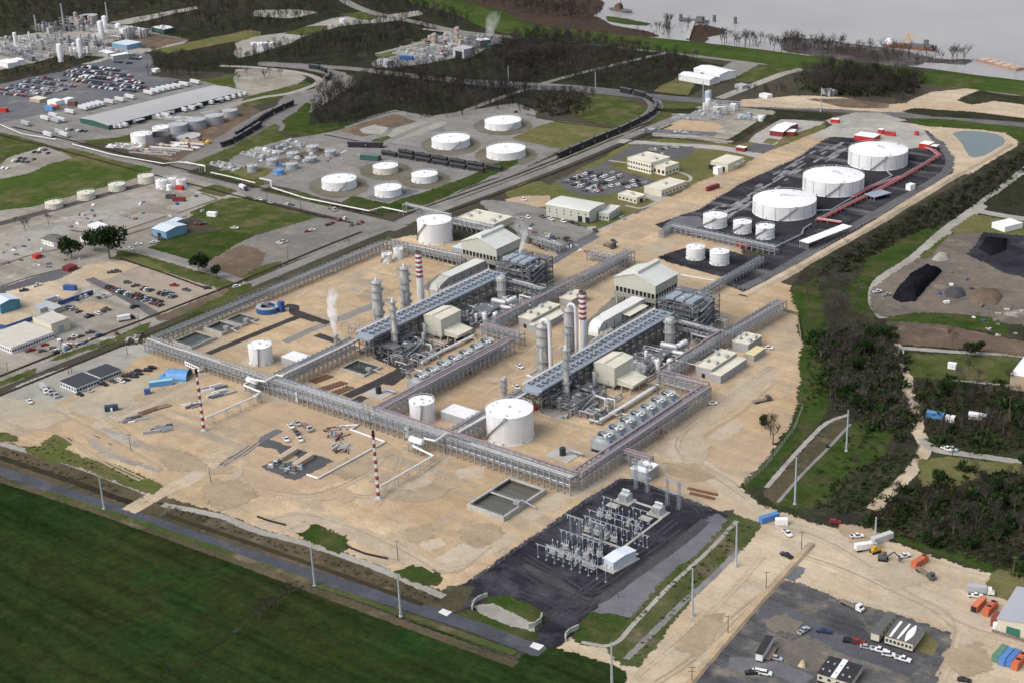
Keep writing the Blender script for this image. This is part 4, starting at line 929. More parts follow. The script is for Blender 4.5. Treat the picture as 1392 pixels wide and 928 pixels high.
# ------------------------------------------------------------------ storage tanks
def tank(label,x,y,r,h,roof=.06,shell= None,top= None,stair= None,rings=0,nozzle= True,name='storage_tank',group= None,rail= True,z= None,n=48):
 """upright steel tank: shell, coned roof, handrail, spiral stair; x, y in metres"""
 z=gz(x,y) if z is None else z
 t=thing(name,label,'storage tank',(x,y,z),0,group)
 sh=shell or OFFW
 prof=[(r+.35,0),(r+.35,.25),(r,.26)]
 for k in range(1,rings+1):
  zz=h*k/(rings+1);prof+=[(r,zz-.1),(r+.14,zz-.1),(r+.14,zz+.1),(r,zz+.1)]
 prof+=[(r,h-.25),(r+.12,h-.2),(r+.12,h)]
 b=MB();b.lathe(prof,n,cap= False);smooth_by_angle(b.build('shell',sh,t),.5)
 b=MB();b.lathe([(r+.12,h),(r*.75,h+r*roof*.5),(r*.4,h+r*roof*.85),(.5,h+r*roof),(.05,h+r*roof)],n,cap= False)
 smooth_by_angle(b.build('roof',top or WHITE,t),.5)
 if r>2.5:
  b=MB();b.lathe([(.7,h+r*roof-.1),(.7,h+r*roof+.6)],10)
  for k in range(5):
   a=random.uniform(0,6.28);q=r*random.uniform(.6,.9)
   b.lathe([(.35,h),(.35,h+r*roof*.6+.6)],8,q*math.cos(a),q*math.sin(a))
  b.build('roof_vent',ALU,t)
 if rail and r>3:
  b=MB()
  for k in range(n):
   a,c=2*PI*k/n,2*PI*(k+1)/n
   b.beam(((r+.05)*math.cos(a),(r+.05)*math.sin(a),h+1.05),((r+.05)*math.cos(c),(r+.05)*math.sin(c),h+1.05),.07)
   if k%2==0:b.box((r+.05)*math.cos(a),(r+.05)*math.sin(a),h,.07,.07,1.05)
  b.build('handrail',WHITE,t)
 if stair:
  a0,a1=stair;b=MB();k=26;pts=[]
  for i in range(k+1):
   a=math.radians(a0+(a1-a0)*i/k);pts.append(Vector(((r+.55)*math.cos(a),(r+.55)*math.sin(a),.2+(h-.2)*i/k)))
  for p,q in zip(pts,pts[1:]):b.beam(p,q,1.0,.22);b.beam(p+Vector((0,0,1)),q+Vector((0,0,1)),.1)
  p=pts[-1];b.box(p.x*.97,p.y*.97,h,1.6,1.6,.15)
  b.build('stairway',STEEL,t)
 if nozzle and r>3:
  b=MB()
  for a in (-70,-95,-20):
   c,s=math.cos(math.radians(a)),math.sin(math.radians(a));b.tube((r*.95*c,r*.95*s,.9),((r+.5)*c,(r+.5)*s,.9),.5,n=10)
  b.build('manway',ALU,t)
 return t
tank('largest white tank of the plant, beside the long rack above the square basin',-408.7,496.3,11.25,14.2,.07,stair=(-128,-62))
tank('narrow white tank between the long rack and the first row of cooling fans',-456.1,487,6.2,9.8,.08,stair=(-60,-50))
tank('white tank near the three square ponds with a small blue unit behind',-575.9,491.4,6.3,10,.08,stair=(-58,-50))
tank('tall white tank by the road, next to the gabled furnace building',-627.5,694,11.25,13.8,.05,stair=(-140,-80))
def ptank(label,px,py,w,pyt= None,h= None,**k):
 """a tank from the pixel of its base centre line, its pixel width and the row of its rim"""
 a=g(px-w/2,py);b=g(px+w/2,py);r=(b-a).xy.length/2;c=g(px,py)
 return tank(label,c.x,c.y,r,h or up(px,py,px,pyt),**k)
G3='great white tanks of the black tank yard'
def big_tank(label,x,y,r,h,sa,path):
 t=tank(label,x,y,r,h,.10,stair=sa,rings=4,group=G3)
 b=MB();pts=[Vector((p[0]*r,p[1]*r,h+.15+r*.10*(1-math.hypot(*p)**1.3))) for p in path]
 for p,q in zip(pts,pts[1:]):b.beam(p,q,.9,.2);b.beam(p+Vector((0,0,.9)),q+Vector((0,0,.9)),.08)
 b.build('roof_walkway',STEEL,t)
 for k in range(14):
  b=MB();a=2*PI*k/14;b.box((r+.2)*math.cos(a),(r+.2)*math.sin(a),.3,.18,.18,h-.3);b.build('sprinkler_riser',STEEL,t)
 return t
big_tank('great white tank nearest the pond and the red roofed sheds',-460.2,996.1,21.1,10.4,(-80,-48),[(.75,-.62),(.45,-.3),(.2,-.05),(0,0)])
big_tank('middle one of the three great white tanks',-458.8,923.4,20.9,9.8,(-78,-48),[(.72,-.66),(.4,-.1),(.1,.05),(-.05,0)])
big_tank('great white tank nearest the cooling fans, its lower edge above the white canopy',-463,861.4,20.9,9.0,(-70,-40),[(.6,.3),(.2,.1),(-.1,.02),(-.1,-.1)])
ptank('medium white tank at the left end of the row behind the tank yard rack',972,307,32.5,293,stair=(-140,-60),rings=2)
ptank('smallest white tank in the middle of the row behind the tank yard rack',1009,315.5,25,302,stair=(-140,-60),rings=2)
ptank('white tank at the right end of the row, beside the nearest great tank',1040,323,25.5,308,stair=(-140,-60),rings=2)
ptank('left one of the two white tanks on their own black pad',945.5,351,25.5,336,rings=2,roof=.16)
ptank('right one of the two white tanks on their own black pad',978,358,26.5,342,rings=2,roof=.16)
FL='low white tanks of the tank farm across the road'
ptank('low white tank farthest away in the tank farm, near the bare wood',684,172,49,163.5,roof=.05,group=FL,stair=(-40,-10))
ptank('low white tank at the upper end of the black rail wagons',613,197.5,51,188,roof=.05,group=FL,stair=(-50,-20))
ptank('low white tank beside the olive field and the curved railway',688,211.5,52.5,202,roof=.05,group=FL)
ptank('low white tank close to the road corner with the white pipe gantry',461.5,253.5,46,243,roof=.06,group=FL,stair=(-50,-20))
ptank('cream sided white tank just below the black rail wagons',524.5,233.5,33.5,225.5,roof=.05,group=FL,shell=mat('cream_shell',(.58,.55,.46),.6,0,.1))
ptank('white tank at the right end below the rail wagons',577.5,245,35,236.5,roof=.06,group=FL)
ptank('low white tank nearest the pipe bridge over the road',528,264,36,255,roof=.06,group=FL)
SM='small white tanks on the open sand'
ptank('small white tank with a dark stair on the sand in front of the road rack',526.5,357,13.5,345.5,roof=.05,stair=(-140,-60),group=SM)
ptank('small white tank without a stair on the sand, next to the little dome',542,351,13,338.5,roof=.05,group=SM)
ptank('little round white dome tank between the small tanks and the road rack',551,337.5,6.5,333,roof=.4,group=SM,rail= False)
# older works, upper left
GT=mat('grey_tank',(.33,.345,.36),.6,.1,.12,.15);GTR=mat('grey_tank_roof',(.42,.43,.44),.6,.1,.12,.15)
for lab,px,py,w_,pt,sh,rf in (('white tank at the corner of the scrap yard below the long warehouse',193.5,192.5,28,182,WHITE,WHITE),('white tank squeezed between the dark open tank and the warehouse',220,181.5,23,173,WHITE,WHITE),('grey tank nearest the white ones in the row along the warehouse',243,180,24.5,169,GT,GTR),('second grey tank in the row along the warehouse',267,173.5,26,162.5,GT,GTR),('third grey tank in the row along the warehouse',292,167,24,157,GT,GTR),('smallest grey tank at the grassy end of the warehouse row',313.5,158.5,19.5,150,GT,GTR)):
 ptank(lab,px,py,w_,pt,shell=sh,top=rf,roof=.04,n=32,group='tanks beside the long warehouse')
def open_tank(label,px,py,w,pt,m,inner):
 a=g(px-w/2,py);b=g(px+w/2,py);r=(b-a).xy.length/2;c=at(px,py);h=up(px,py,px,pt)
 t=thing('open_tank',label,'open tank',c)
 q=MB();q.lathe([(r,0),(r,h),(r-.3,h),(r-.3,h*.3)],40,cap= False);smooth_by_angle(q.build('shell',m,t),.5)
 q=MB();q.lathe([(r-.31,h*.3-.1),(r-.31,h*.3)],40);q.build('contents',inner,t)
 return t
open_tank('dark roofless tank in front of the white ones in the scrap yard',217,194,33,183,mat('stained_tank',(.12,.115,.125),.7,.1,.3,.1),mat('rust_sludge',(.06,.035,.03),.7))
open_tank('pale round tank floor left in the scrap yard',255,187.5,34,184.8,mat('tank_floor',(.40,.41,.42),.6),mat('tank_floor',(.40,.41,.42),.6))
for lab,zx,zy,w_,hz in (('grey tank at the left end of the small chemical works',600,600,78,45),('grey tank beside the grass pad in the small chemical works',760,548,92,45),('grey tank behind the brown puddle in the small chemical works',920,490,92,38),('grey tank in front of the brown puddle in the small chemical works',910,580,90,42),('grey tank at the back of the small chemical works',1075,440,94,40),('grey tank in the middle right of the small chemical works',1060,525,90,36),('grey tank at the right end of the small chemical works',1215,480,84,42)):
 px,py=S(240,130,(zx,zy))[0];ptank(lab,px,py,w_/5.8,py-hz/5.8,shell=GT,top=GTR,roof=.1,n=28,group='grey tanks of the small chemical works')
ptank('blue tank at the front of the small chemical works',*S(240,130,(808,622))[0],13,S(240,130,(0,588))[0][1],shell=SKYB,top=SKYB,n=24,rail= False)
CT=mat('cream_tank',(.60,.57,.48),.6,0,.1)
for lab,zx,zy,w_,hz in (('cream tank at the far right of the row along the rail siding',787,72,82,36),('wide cream tank second along the rail siding',630,112,84,30),('cream tank third along the rail siding',465,158,88,32),('white tank at the far left of the rail siding',292,205,88,26)):
 px,py=T(0,1,(zx,zy))[0];ptank(lab,px,py,w_/3.949,py-hz/3.949,shell=CT,top=CREAM,roof=.06,n=28,group='cream tanks along the rail siding')
for lab,zx,zy,w_,hz in (('fat white tank at the front of the cluster by the road crossing',870,103,60,42),('white tank at the back of the cluster by the road crossing',930,88,50,38),('white tank at the right of the cluster by the road crossing',975,96,50,36),('thin white tank in front of the cluster by the road crossing',910,112,28,26)):
 px,py=T(0,1,(zx,zy))[0];ptank(lab,px,py,w_/3.949,py-hz/3.949,shell=WHITE,roof=.1,n=28,group='white tanks by the road crossing')
for lab,px,py,w_,hz in (('big pale grey tank on the skyline of the distant works',121.5,33,22,12),('white tank at the far crossroads among the trees',466.5,33,9,7),('white tank at the left of the distant tank cluster',357.5,67.5,14,9),('white tank in the middle of the distant tank cluster',346,64,9,6),('white tank at the right of the distant tank cluster',371,63,10,5)):
 ptank(lab,px,py,w_,py-hz,shell=OFFW if px>130 else mat('pale_blue_tank',(.36,.40,.45),.6),top=WHITE if px>130 else mat('pale_blue_tank',(.36,.40,.45),.6),n=28,rail= False,group='distant tanks')
# ------------------------------------------------------------------ vessels and machines
def dome(r,h0,h,n=4): return [(r*math.cos(i/n*PI/2)+.001,h0+h*math.sin(i/n*PI/2)) for i in range(1,n+1)]
def vessel(label,x,y,r,h,m,leg=1.2,z=0.0,group= None,name='vertical_vessel',cat='vessel',plat=0):
 t=thing(name,label,cat,(x,y,z),0,group)
 b=MB();b.lathe([(r*.95,0),(r*.95,leg)],16,cap= False);b.build('skirt',GREYW,t)
 b=MB();b.lathe([(r,leg)]+[(r,h-r*.4)]+dome(r,h-r*.4,r*.4),18);smooth_by_angle(b.build('shell',m,t),.6)
 b=MB();b.tube((0,0,h-.2),(0,0,h+.7),.18);b.tube((0,0,h+.7),(r+.5,.1,h+.7),.18);b.tube((r+.5,.1,h+.7),(r+.5,.1,.6),.16);b.build('overhead_pipe',ALU,t)
 for k in range(plat):
  zz=leg+(h-leg)*(k+1)/(plat+.4);b=MB()
  b.lathe([(r,zz),(r+.9,zz),(r+.9,zz+.15),(r,zz+.15)],16,cap= False);b.lathe([(r+.88,zz+1.0),(r+.92,zz+1.0),(r+.92,zz+1.1),(r+.88,zz+1.1)],16,cap= False)
  b.build('platform',STEEL,t)
 b=MB()
 for s in (-.25,.25):b.box(s,-r-.2,0,.07,.07,h)
 for k in range(int(h/.6)):b.box(0,-r-.2,.4+k*.6,.5,.05,.05)
 b.build('ladder',STEEL,t)
 return t
def drum(label,x,y,z,L,r,rz,m,group= None,name='horizontal_drum',cat='vessel',deck=0.0):
 t=thing(name,label,cat,(x,y,0),rz,group);zc=z+r
 b=MB();n=16;prof=[(-L/2-r*.45,.02)]+[(-L/2-r*.45*math.cos(a),r*math.sin(a)) for a in (.5,1.0,PI/2)]+[(L/2+r*.45*math.cos(a),r*math.sin(a)) for a in (PI/2,1.0,.5)]+[(L/2+r*.45,.02)]
 V=[];F=[]
 for u,q in prof:
  for i in range(n):a=2*PI*i/n;V.append((u,q*math.cos(a),zc+q*math.sin(a)))
 for k in range(len(prof)-1):
  for i in range(n):j=(i+1)%n;F.append((k*n+i,(k+1)*n+i,(k+1)*n+j,k*n+j)[::-1])
 b.add(V,F);smooth_by_angle(b.build('shell',m,t,fixn= True),.6)
 for s in (-1,1):
  b=MB();b.box(s*L*.3,0,0 if not deck else deck,.5,r*1.6,zc-r*.5-(deck or 0));b.build('saddle',CONCW if not deck else STEEL,t)
 for u,q in ((.2,.25),(-.25,.35)):b=MB();b.tube((L*u,0,zc+r*.9),(L*u,0,zc+r+.6),q);b.build('nozzle',ALU,t)
 if deck:
  b=MB();b.box(0,0,deck-.25,L*1.15,r*3.0,.25)
  for sx in (-1,0,1):
   for sy in (-1,1):b.box(sx*L*.5,sy*r*1.3,0,.3,.3,deck-.2)
  for sy in (-1,1):b.box(0,sy*r*1.48,deck+.9,L*1.15,.07,.07)
  b.build('deck',STEEL,t)
 return t
def tower(label,x,y,r,h,m,nplat,hood= None,foot=0.0):
 """process column with ring platforms, ladder, pipes down its side"""
 t=thing('process_column',label,'process column',(x,y,0),0,'tall process columns')
 b=MB();b.lathe([(r*1.18,0),(r*1.05,1.5),(r,1.6),(r,h-r*.5)]+dome(r,h-r*.5,r*.5),24);smooth_by_angle(b.build('shell',m,t),.6)
 for k in range(nplat):
  zz=3+(h-4)*k/(max(1,nplat-1));a0=(k*2.1)%6.28;b=MB();n=14;arc=6.28 if k==nplat-1 else 3.8
  for i in range(n):
   a=a0+arc*i/n;c=a0+arc*(i+1)/n;p=[(rr*math.cos(q),rr*math.sin(q)) for q in (a,c) for rr in (r,r+1.1)]
   b.add([(*p[0],zz),(*p[1],zz),(*p[3],zz),(*p[2],zz),(*p[0],zz+.14),(*p[1],zz+.14),(*p[3],zz+.14),(*p[2],zz+.14)],[(0,1,2,3)[::-1],(4,5,6,7),(1,2,6,5),(0,4,7,3)])
   b.beam((*p[1],zz+1.1),(*p[3],zz+1.1),.08);b.beam((*p[1],zz),(*p[1],zz+1.1),.08)
  b.build('platform',STEEL,t,fixn= True)
 b=MB()
 for s in (-.3,.3):b.box(r+.35,s,0,.08,.08,h)
 for k in range(int(h/.7)):b.box(r+.35,0,.4+k*.7,.05,.6,.05)
 b.build('ladder',STEEL,t)
 rs=random.Random(label)
 for k in range(3):
  a=rs.uniform(2.5,5.5);q=MB();rr=rs.choice((.2,.3,.16));c,s=(r+.5)*math.cos(a),(r+.5)*math.sin(a)
  q.tube((c,s,.3),(c,s,h*rs.uniform(.5,.95)),rr);q.build('riser_pipe',ALU,t)
 if hood:
  R=r*hood;q=MB();pts=[Vector((0,0,h-.3)),Vector((0,0,h+.6))]
  for i in range(1,9):a=PI*i/8;pts.append(Vector((r*.9-r*.9*math.cos(a),-.3,h+.6+r*.9*math.sin(a))))
  pts.append(Vector((r*1.8,-.3,5)));pts.append(Vector((r*1.8+3,-.3,4)))
  q.path(pts,R,10);smooth_by_angle(q.build('vapour_pipe',WHITEP,t),.8)
 else:
  q=MB();q.lathe([(.5,h-.2),(.5,h+1.2),(.25,h+1.5)],10);q.build('vent',WHITE,t)
 return t
def stack(label,x,y,h,r0,r1,nred,period,redh,name='chimney_stack',tip= None,cat='chimney',foot= True,group= None):
 t=thing(name,label,cat,(x,y,0),0,group)
 rr= lambda z:r0+(r1-r0)*z/h
 z=h;segs=[]
 for k in range(nred):
  segs.append((z-redh,z,BAND));lo=z-period
  segs.append((lo if k<nred-1 else max(0,lo),z-redh,WHITE));z=lo
 if z>0:segs.append((0,z,WHITE))
 b=MB()
 for a,c,m in segs:
  if m is WHITE:b.lathe([(rr(a),max(a,0)),(rr(c),c)],20,cap= False)
 smooth_by_angle(b.build('shaft',WHITE,t),.6)
 for a,c,m in segs:
  if m is BAND:q=MB();q.lathe([(rr(a)+.03,a),(rr(c)+.03,c)],20,cap= False);smooth_by_angle(q.build('red_band',BAND,t),.6)
 q=MB();q.lathe([(r1+.15,h-.4),(r1+.2,h),(r1-.2,h+.05),(r1-.25,h-1.5),(.02,h-1.5)],20,cap= False);q.build('rim',BLACK if tip else GRIME,t)
 if tip:
  q=MB();q.lathe([(r1*.9,h),(r1*1.1,h+1.2),(r1*.8,h+2.2)],12);q.build('flare_tip',BLACK,t)
 if foot:
  q=MB();q.lathe([(r0+.9,0),(r0+.9,.5)],16);q.build('foundation',CONCW,t)
  q=MB()
  for s in (-.25,.25):q.beam((s,-r0-.25,0),(s,-r1-.25,h),.07)
  for k in range(int(h/1.5)):q.box(0,-rr(k*1.5)-.25,k*1.5+.3,.5,.06,.06)
  q.build('ladder',STEEL,t)
 return t
def module(label,x0,x1,y0,y1,zs,seed,coolers= True,group='open steel process blocks'):
 """open steel frame of several floors crowded with vessels and pipes"""
 rs=random.Random(seed);cx,cy=(x0+x1)/2,(y0+y1)/2;W,D=x1-x0,y1-y0
 t=thing('process_block',label,'process unit',(cx,cy,0),0,group)
 b=MB();nx,ny=max(2,int(W/5)+1),max(2,int(D/5)+1);H=zs[-1]
 for i in range(nx):
  for j in range(ny):b.box(-W/2+W*i/(nx-1),-D/2+D*j/(ny-1),0,.42,.42,H+(1.1 if rs.random()<.4 else 0))
 for z in zs:
  for i in range(nx):b.box(-W/2+W*i/(nx-1),0,z-.45,.3,D,.4)
  for j in range(ny):b.box(0,-D/2+D*j/(ny-1),z-.45,W,.3,.4)
 for i in range(nx-1):
  for z0,z1 in zip([0]+zs,zs):
   if rs.random()<.5:b.beam((-W/2+W*i/(nx-1),-D/2,z0),(-W/2+W*(i+1)/(nx-1),-D/2,z1),.2)
   if rs.random()<.5:b.beam((W/2,-D/2+D*i/(nx-1),z0),(W/2,-D/2+D*(i+1)/(nx-1),z1),.2)
 b.build('frame',STEELD,t)
 for z in zs:
  q=MB()
  for i in range(nx-1):
   for j in range(ny-1):
    if rs.random()<(.62 if coolers else .3):q.box(-W/2+W*(i+.5)/(nx-1),-D/2+D*(j+.5)/(ny-1),z,W/(nx-1)-.1,D/(ny-1)-.1,.1)
  q.build('grating',STEELD if rs.random()<.5 else GRIME,t)
  q=MB()
  for s in (-1,1):
   q.box(0,s*D/2,z+1.0,W,.08,.08);q.box(s*W/2,0,z+1.0,.08,D,.08)
  q.build('handrail',STEEL,t)
 lo=[0]+zs
 for k in range(30):
  z=rs.choice(lo[:-1]);x=rs.uniform(-W*.42,W*.42);y=rs.uniform(-D*.42,D*.42);q=MB();m=rs.choice((ALU,LAG,LAG,GRIME,STEELB,WHITE,GREYW))
  if rs.random()<.5:
   r=rs.uniform(.6,1.2);h=rs.uniform(2.5,5.5);q.lathe([(r,z+.2),(r,z+h)]+dome(r,z+h,r*.5),12,x,y);q.build('vessel',m,t)
  else:
   r=rs.uniform(.5,1.0);L=rs.uniform(3,6)/2
   if rs.random()<.5:q.tube((x-L,y,z+r+.3),(x+L,y,z+r+.3),r,n=10)
   else:q.tube((x,y-L,z+r+.3),(x,y+L,z+r+.3),r,n=10)
   q.build('exchanger',m,t)
 for k in range(40):
  z=rs.uniform(1.5,H);r=rs.choice((.15,.2,.3,.4));q=MB();m=rs.choice((ALU,ALU,STEEL,LAG,GRIME,WHITEP))
  x=rs.uniform(-W/2,W/2);y=rs.uniform(-D/2,D/2)
  if rs.random()<.5:pts=[(-W/2-.6,y,z),(x,y,z),(x,y,rs.uniform(.5,H)),(x,D/2+.5,rs.uniform(1,H))]
  else:pts=[(x,-D/2-.6,z),(x,y,z),(x,y,rs.uniform(.5,H)),(W/2+.5,y,rs.uniform(1,H))]
  q.path(pts[:3],r,6);q.build('pipe',m,t)
 if coolers:
  for k in range(3):
   q=MB();q.box(-W*.25+k*W*.25,-D*.2,H+.3,W*.2,D*.45,1.3);q.build('air_cooler',STEELB,t)
   q=MB();q.lathe([(1.3,H+1.6),(1.3,H+2.0),(1.15,H+2.0),(1.15,H+1.62)],12,-W*.25+k*W*.25,-D*.2,cap= False);q.build('fan_ring',ALU,t)
 q=MB()
 for z0,z1 in zip(lo,lo[1:]):
  q.beam((W/2+.7,-D*.4,z0),(W/2+.7,D*.1,z1),.9,.2)
 q.build('stair',STEEL,t)
 return t
def gable_hall(label,x0,x1,y0,y1,zb,ze,za,monitor= True,slab=8.0):
 """furnace building: gabled cladding high on a steel and concrete table"""
 cx=(x0+x1)/2;W,D=x1-x0,y1-y0
 t=thing('furnace_building',label,'building',(cx,y0,0),0,'gabled furnace buildings')
 b=MB();b.extrude([(-W/2,zb),(W/2,zb),(W/2,ze),(0,za),(-W/2,ze)][::-1],'y',0,D);b.build('walls',SAGE,t,fixn= True)
 b=MB()
 for s in (-1,1):
  b.add([(s*(W/2+.5),-.5,ze-.05),(s*(W/2+.5),D+.5,ze-.05),(0,D+.5,za+.15),(0,-.5,za+.15),(s*(W/2+.5),-.5,ze-.3),(s*(W/2+.5),D+.5,ze-.3),(0,D+.5,za-.1),(0,-.5,za-.1)],[(0,1,2,3),(7,6,5,4),(0,4,5,1),(0,3,7,4),(1,5,6,2)])
 b.build('roof',SAGER,t,fixn= True)
 if monitor:
  b=MB();b.extrude([(-1.6,za-.6),(1.6,za-.6),(1.6,za+1.2),(0,za+1.6),(-1.6,za+1.2)],'y',1.0,D+.6);b.build('ridge_vent',SAGER,t,fixn= True)
 b=MB();b.box(0,D/2,slab,W-.8,D-.8,zb-slab-.02);b.build('louvre_band',BLACK,t)
 for x,y in [(-W/2+.5+(W-1)*i/10,y) for i in range(11) for y in (.3,D-.3)]+[(x,.8+(D-1.6)*j/8) for j in range(1,8) for x in (-W/2+.4,W/2-.4)]:
  b=MB();b.box(x,y,slab,.5,.5,zb-slab);b.build('louvre_post',CREAMW,t)
 b=MB();b.box(0,D/2,slab-2.6,W+.6,D+.6,2.6);b.build('table',mat('furnace_wall',(.27,.265,.25),.7,.1,.2,.3),t)
 for i in range(5):
  for j in range(4):
   b=MB();b.box(-W/2+1+(W-2)*i/4,1+(D-2)*j/3,0,.9,.9,slab-2.6);b.build('column',CONCW,t)
 b=MB()
 for i in range(8):b.tube((-W/2+2+i*(W-4)/7,D*.3,0.2),(-W/2+2+i*(W-4)/7,D*.3,slab-2.7),.5,n=8)
 b.build('burner_duct',GRIME,t)
 return t
def box_hall(label,x0,x1,y0,y1,z0,z1):
 """windowless machine house raised on legs, with a lower lean-to"""
 cx=(x0+x1)/2;W,D=x1-x0,y1-y0
 t=thing('machine_house',label,'building',(cx,y0,0),0,'cream machine houses on legs')
 wl=mat('machine_house_wall',(.53,.52,.445),.65,0,.06,.2)
 b=MB();b.extrude([(-W/2,z0),(W/2,z0),(W/2,z1-1.0),(0,z1),(-W/2,z1-1.0)],'y',0,D);b.build('walls',wl,t,fixn= True)
 b=MB()
 for s in (-1,1):b.add([(s*(W/2+.3),-.3,z1-1.0),(s*(W/2+.3),D+.3,z1-1.0),(0,D+.3,z1+.1),(0,-.3,z1+.1)],[(0,1,2,3) if s>0 else (3,2,1,0)])
 b.build('roof',CREAM,t,fixn= True)
 b=MB();b.box(0,D/2,z1+.02,1.2,D,.35);b.build('ridge_vent',SAGE,t)
 a=MB();a.extrude([(W/2+.02,z0+.5),(W/2+10,z0+.5),(W/2+10,z0+2.2),(W/2+.02,z0+3.6)],'y',1.5,D-2.5);a.build('lean_to',wl,t,fixn= True)
 a=MB();a.add([(W/2+.02,1.2,z0+3.7),(W/2+10.4,1.2,z0+2.3),(W/2+10.4,D-2.2,z0+2.3),(W/2+.02,D-2.2,z0+3.7)],[(0,1,2,3)]);a.build('lean_to_roof',CREAM,t)
 for i in range(5):
  for j in range(3):q=MB();q.box(-W/2+.6+(W+8.6)*i/4,.6+(D-1.6)*j/2,0,.7,.7,z0+(.5 if i>2 else 0));q.build('leg',CONCW,t)
 q=MB();q.box(0,D/2,z0-.8,W-.4,D-.4,.75);q.build('deck',GREYW,t)
 for k in range(3):q=MB();q.tube((-W*.3+k*W*.3,2,1.6),(-W*.3+k*W*.3,D-2,1.6),1.1,n=12);q.build('condenser',GRIME,t)
 for dx,zz in ((-W*.3,z0+3),(W*.2,z0+.2)):
  q=MB();q.box(dx,-.03,zz,1.1,.06,2.1);q.build('door',GREYW,t)
 return t
def flue(label,x0,x1,y0,y1,z0,z1,curved):
 """insulated flue gas duct under its own roof, ending in a hood"""
 cx=(x0+x1)/2;W=x1-x0
 t=thing('flue_duct',label,'flue duct',(cx,y0,0),0,'flue ducts between furnace and chimney')
 m=mat('duct_cladding',(.70,.695,.66),.55,.1,.1,.3) if curved else mat('flue_grey',(.40,.385,.36),.6,.1,.15,.3)
 L=y1-y0;sec=[(L,z0),(L,z1)]
 if curved:
  for i in range(0,9):a=PI/2*i/8;sec.append((6-6*math.sin(a),z1-6+6*math.cos(a)))
  sec.append((0,z0))
 else:sec+=[(10,z1),(2.5,z1-2.5),(0,z1-5),(0,z0)]
 b=MB();b.extrude(sec,'x',-W/2,W/2);b.build('casing',m,t,fixn= True)
 b=MB();b.box(0,L*.62,z1+.05,W+.8,L*.7,.3);b.build('weather_roof',WHITEP if curved else SAGER,t)
 b=MB()
 for k in range(7):
  for s in (-1,1):b.box(s*(W/2+.1),L*k/6,0,.35,.35,z1-1.5)
 for k in range(6):b.beam((W/2+.15,L*k/6,0.3),(W/2+.15,L*(k+1)/6,z0),.2)
 b.build('support',STEELD,t)
 for zz in (z0-.3,z0+2.2):
  b=MB();b.box(W/2+1.0,L*.4,zz,1.2,L*.7,.15);b.box(W/2+1.6,L*.4,zz+1,.08,L*.7,.08);b.build('walkway',STEEL,t)
 b=MB();b.box(W/2+2.5,5,0,3.5,6,6.5);b.build('fan_house',mat('flue_grey',(.40,.385,.36)),t)
 b=MB();b.tube((W/2+1,3,4.2),(W/2+2.5,-10,4.2),1.5,n=12);b.build('outlet_duct',mat('flue_grey',(.40,.385,.36)),t)
 b=MB();b.beam((W/2+.5,1,6.5),(W/2+7,1,1),1.1,1.1);b.beam((W/2+.5,9,6.5),(W/2+7,9,1),1.1,1.1);b.build('bracing_duct',CREAMW,t)
 return t
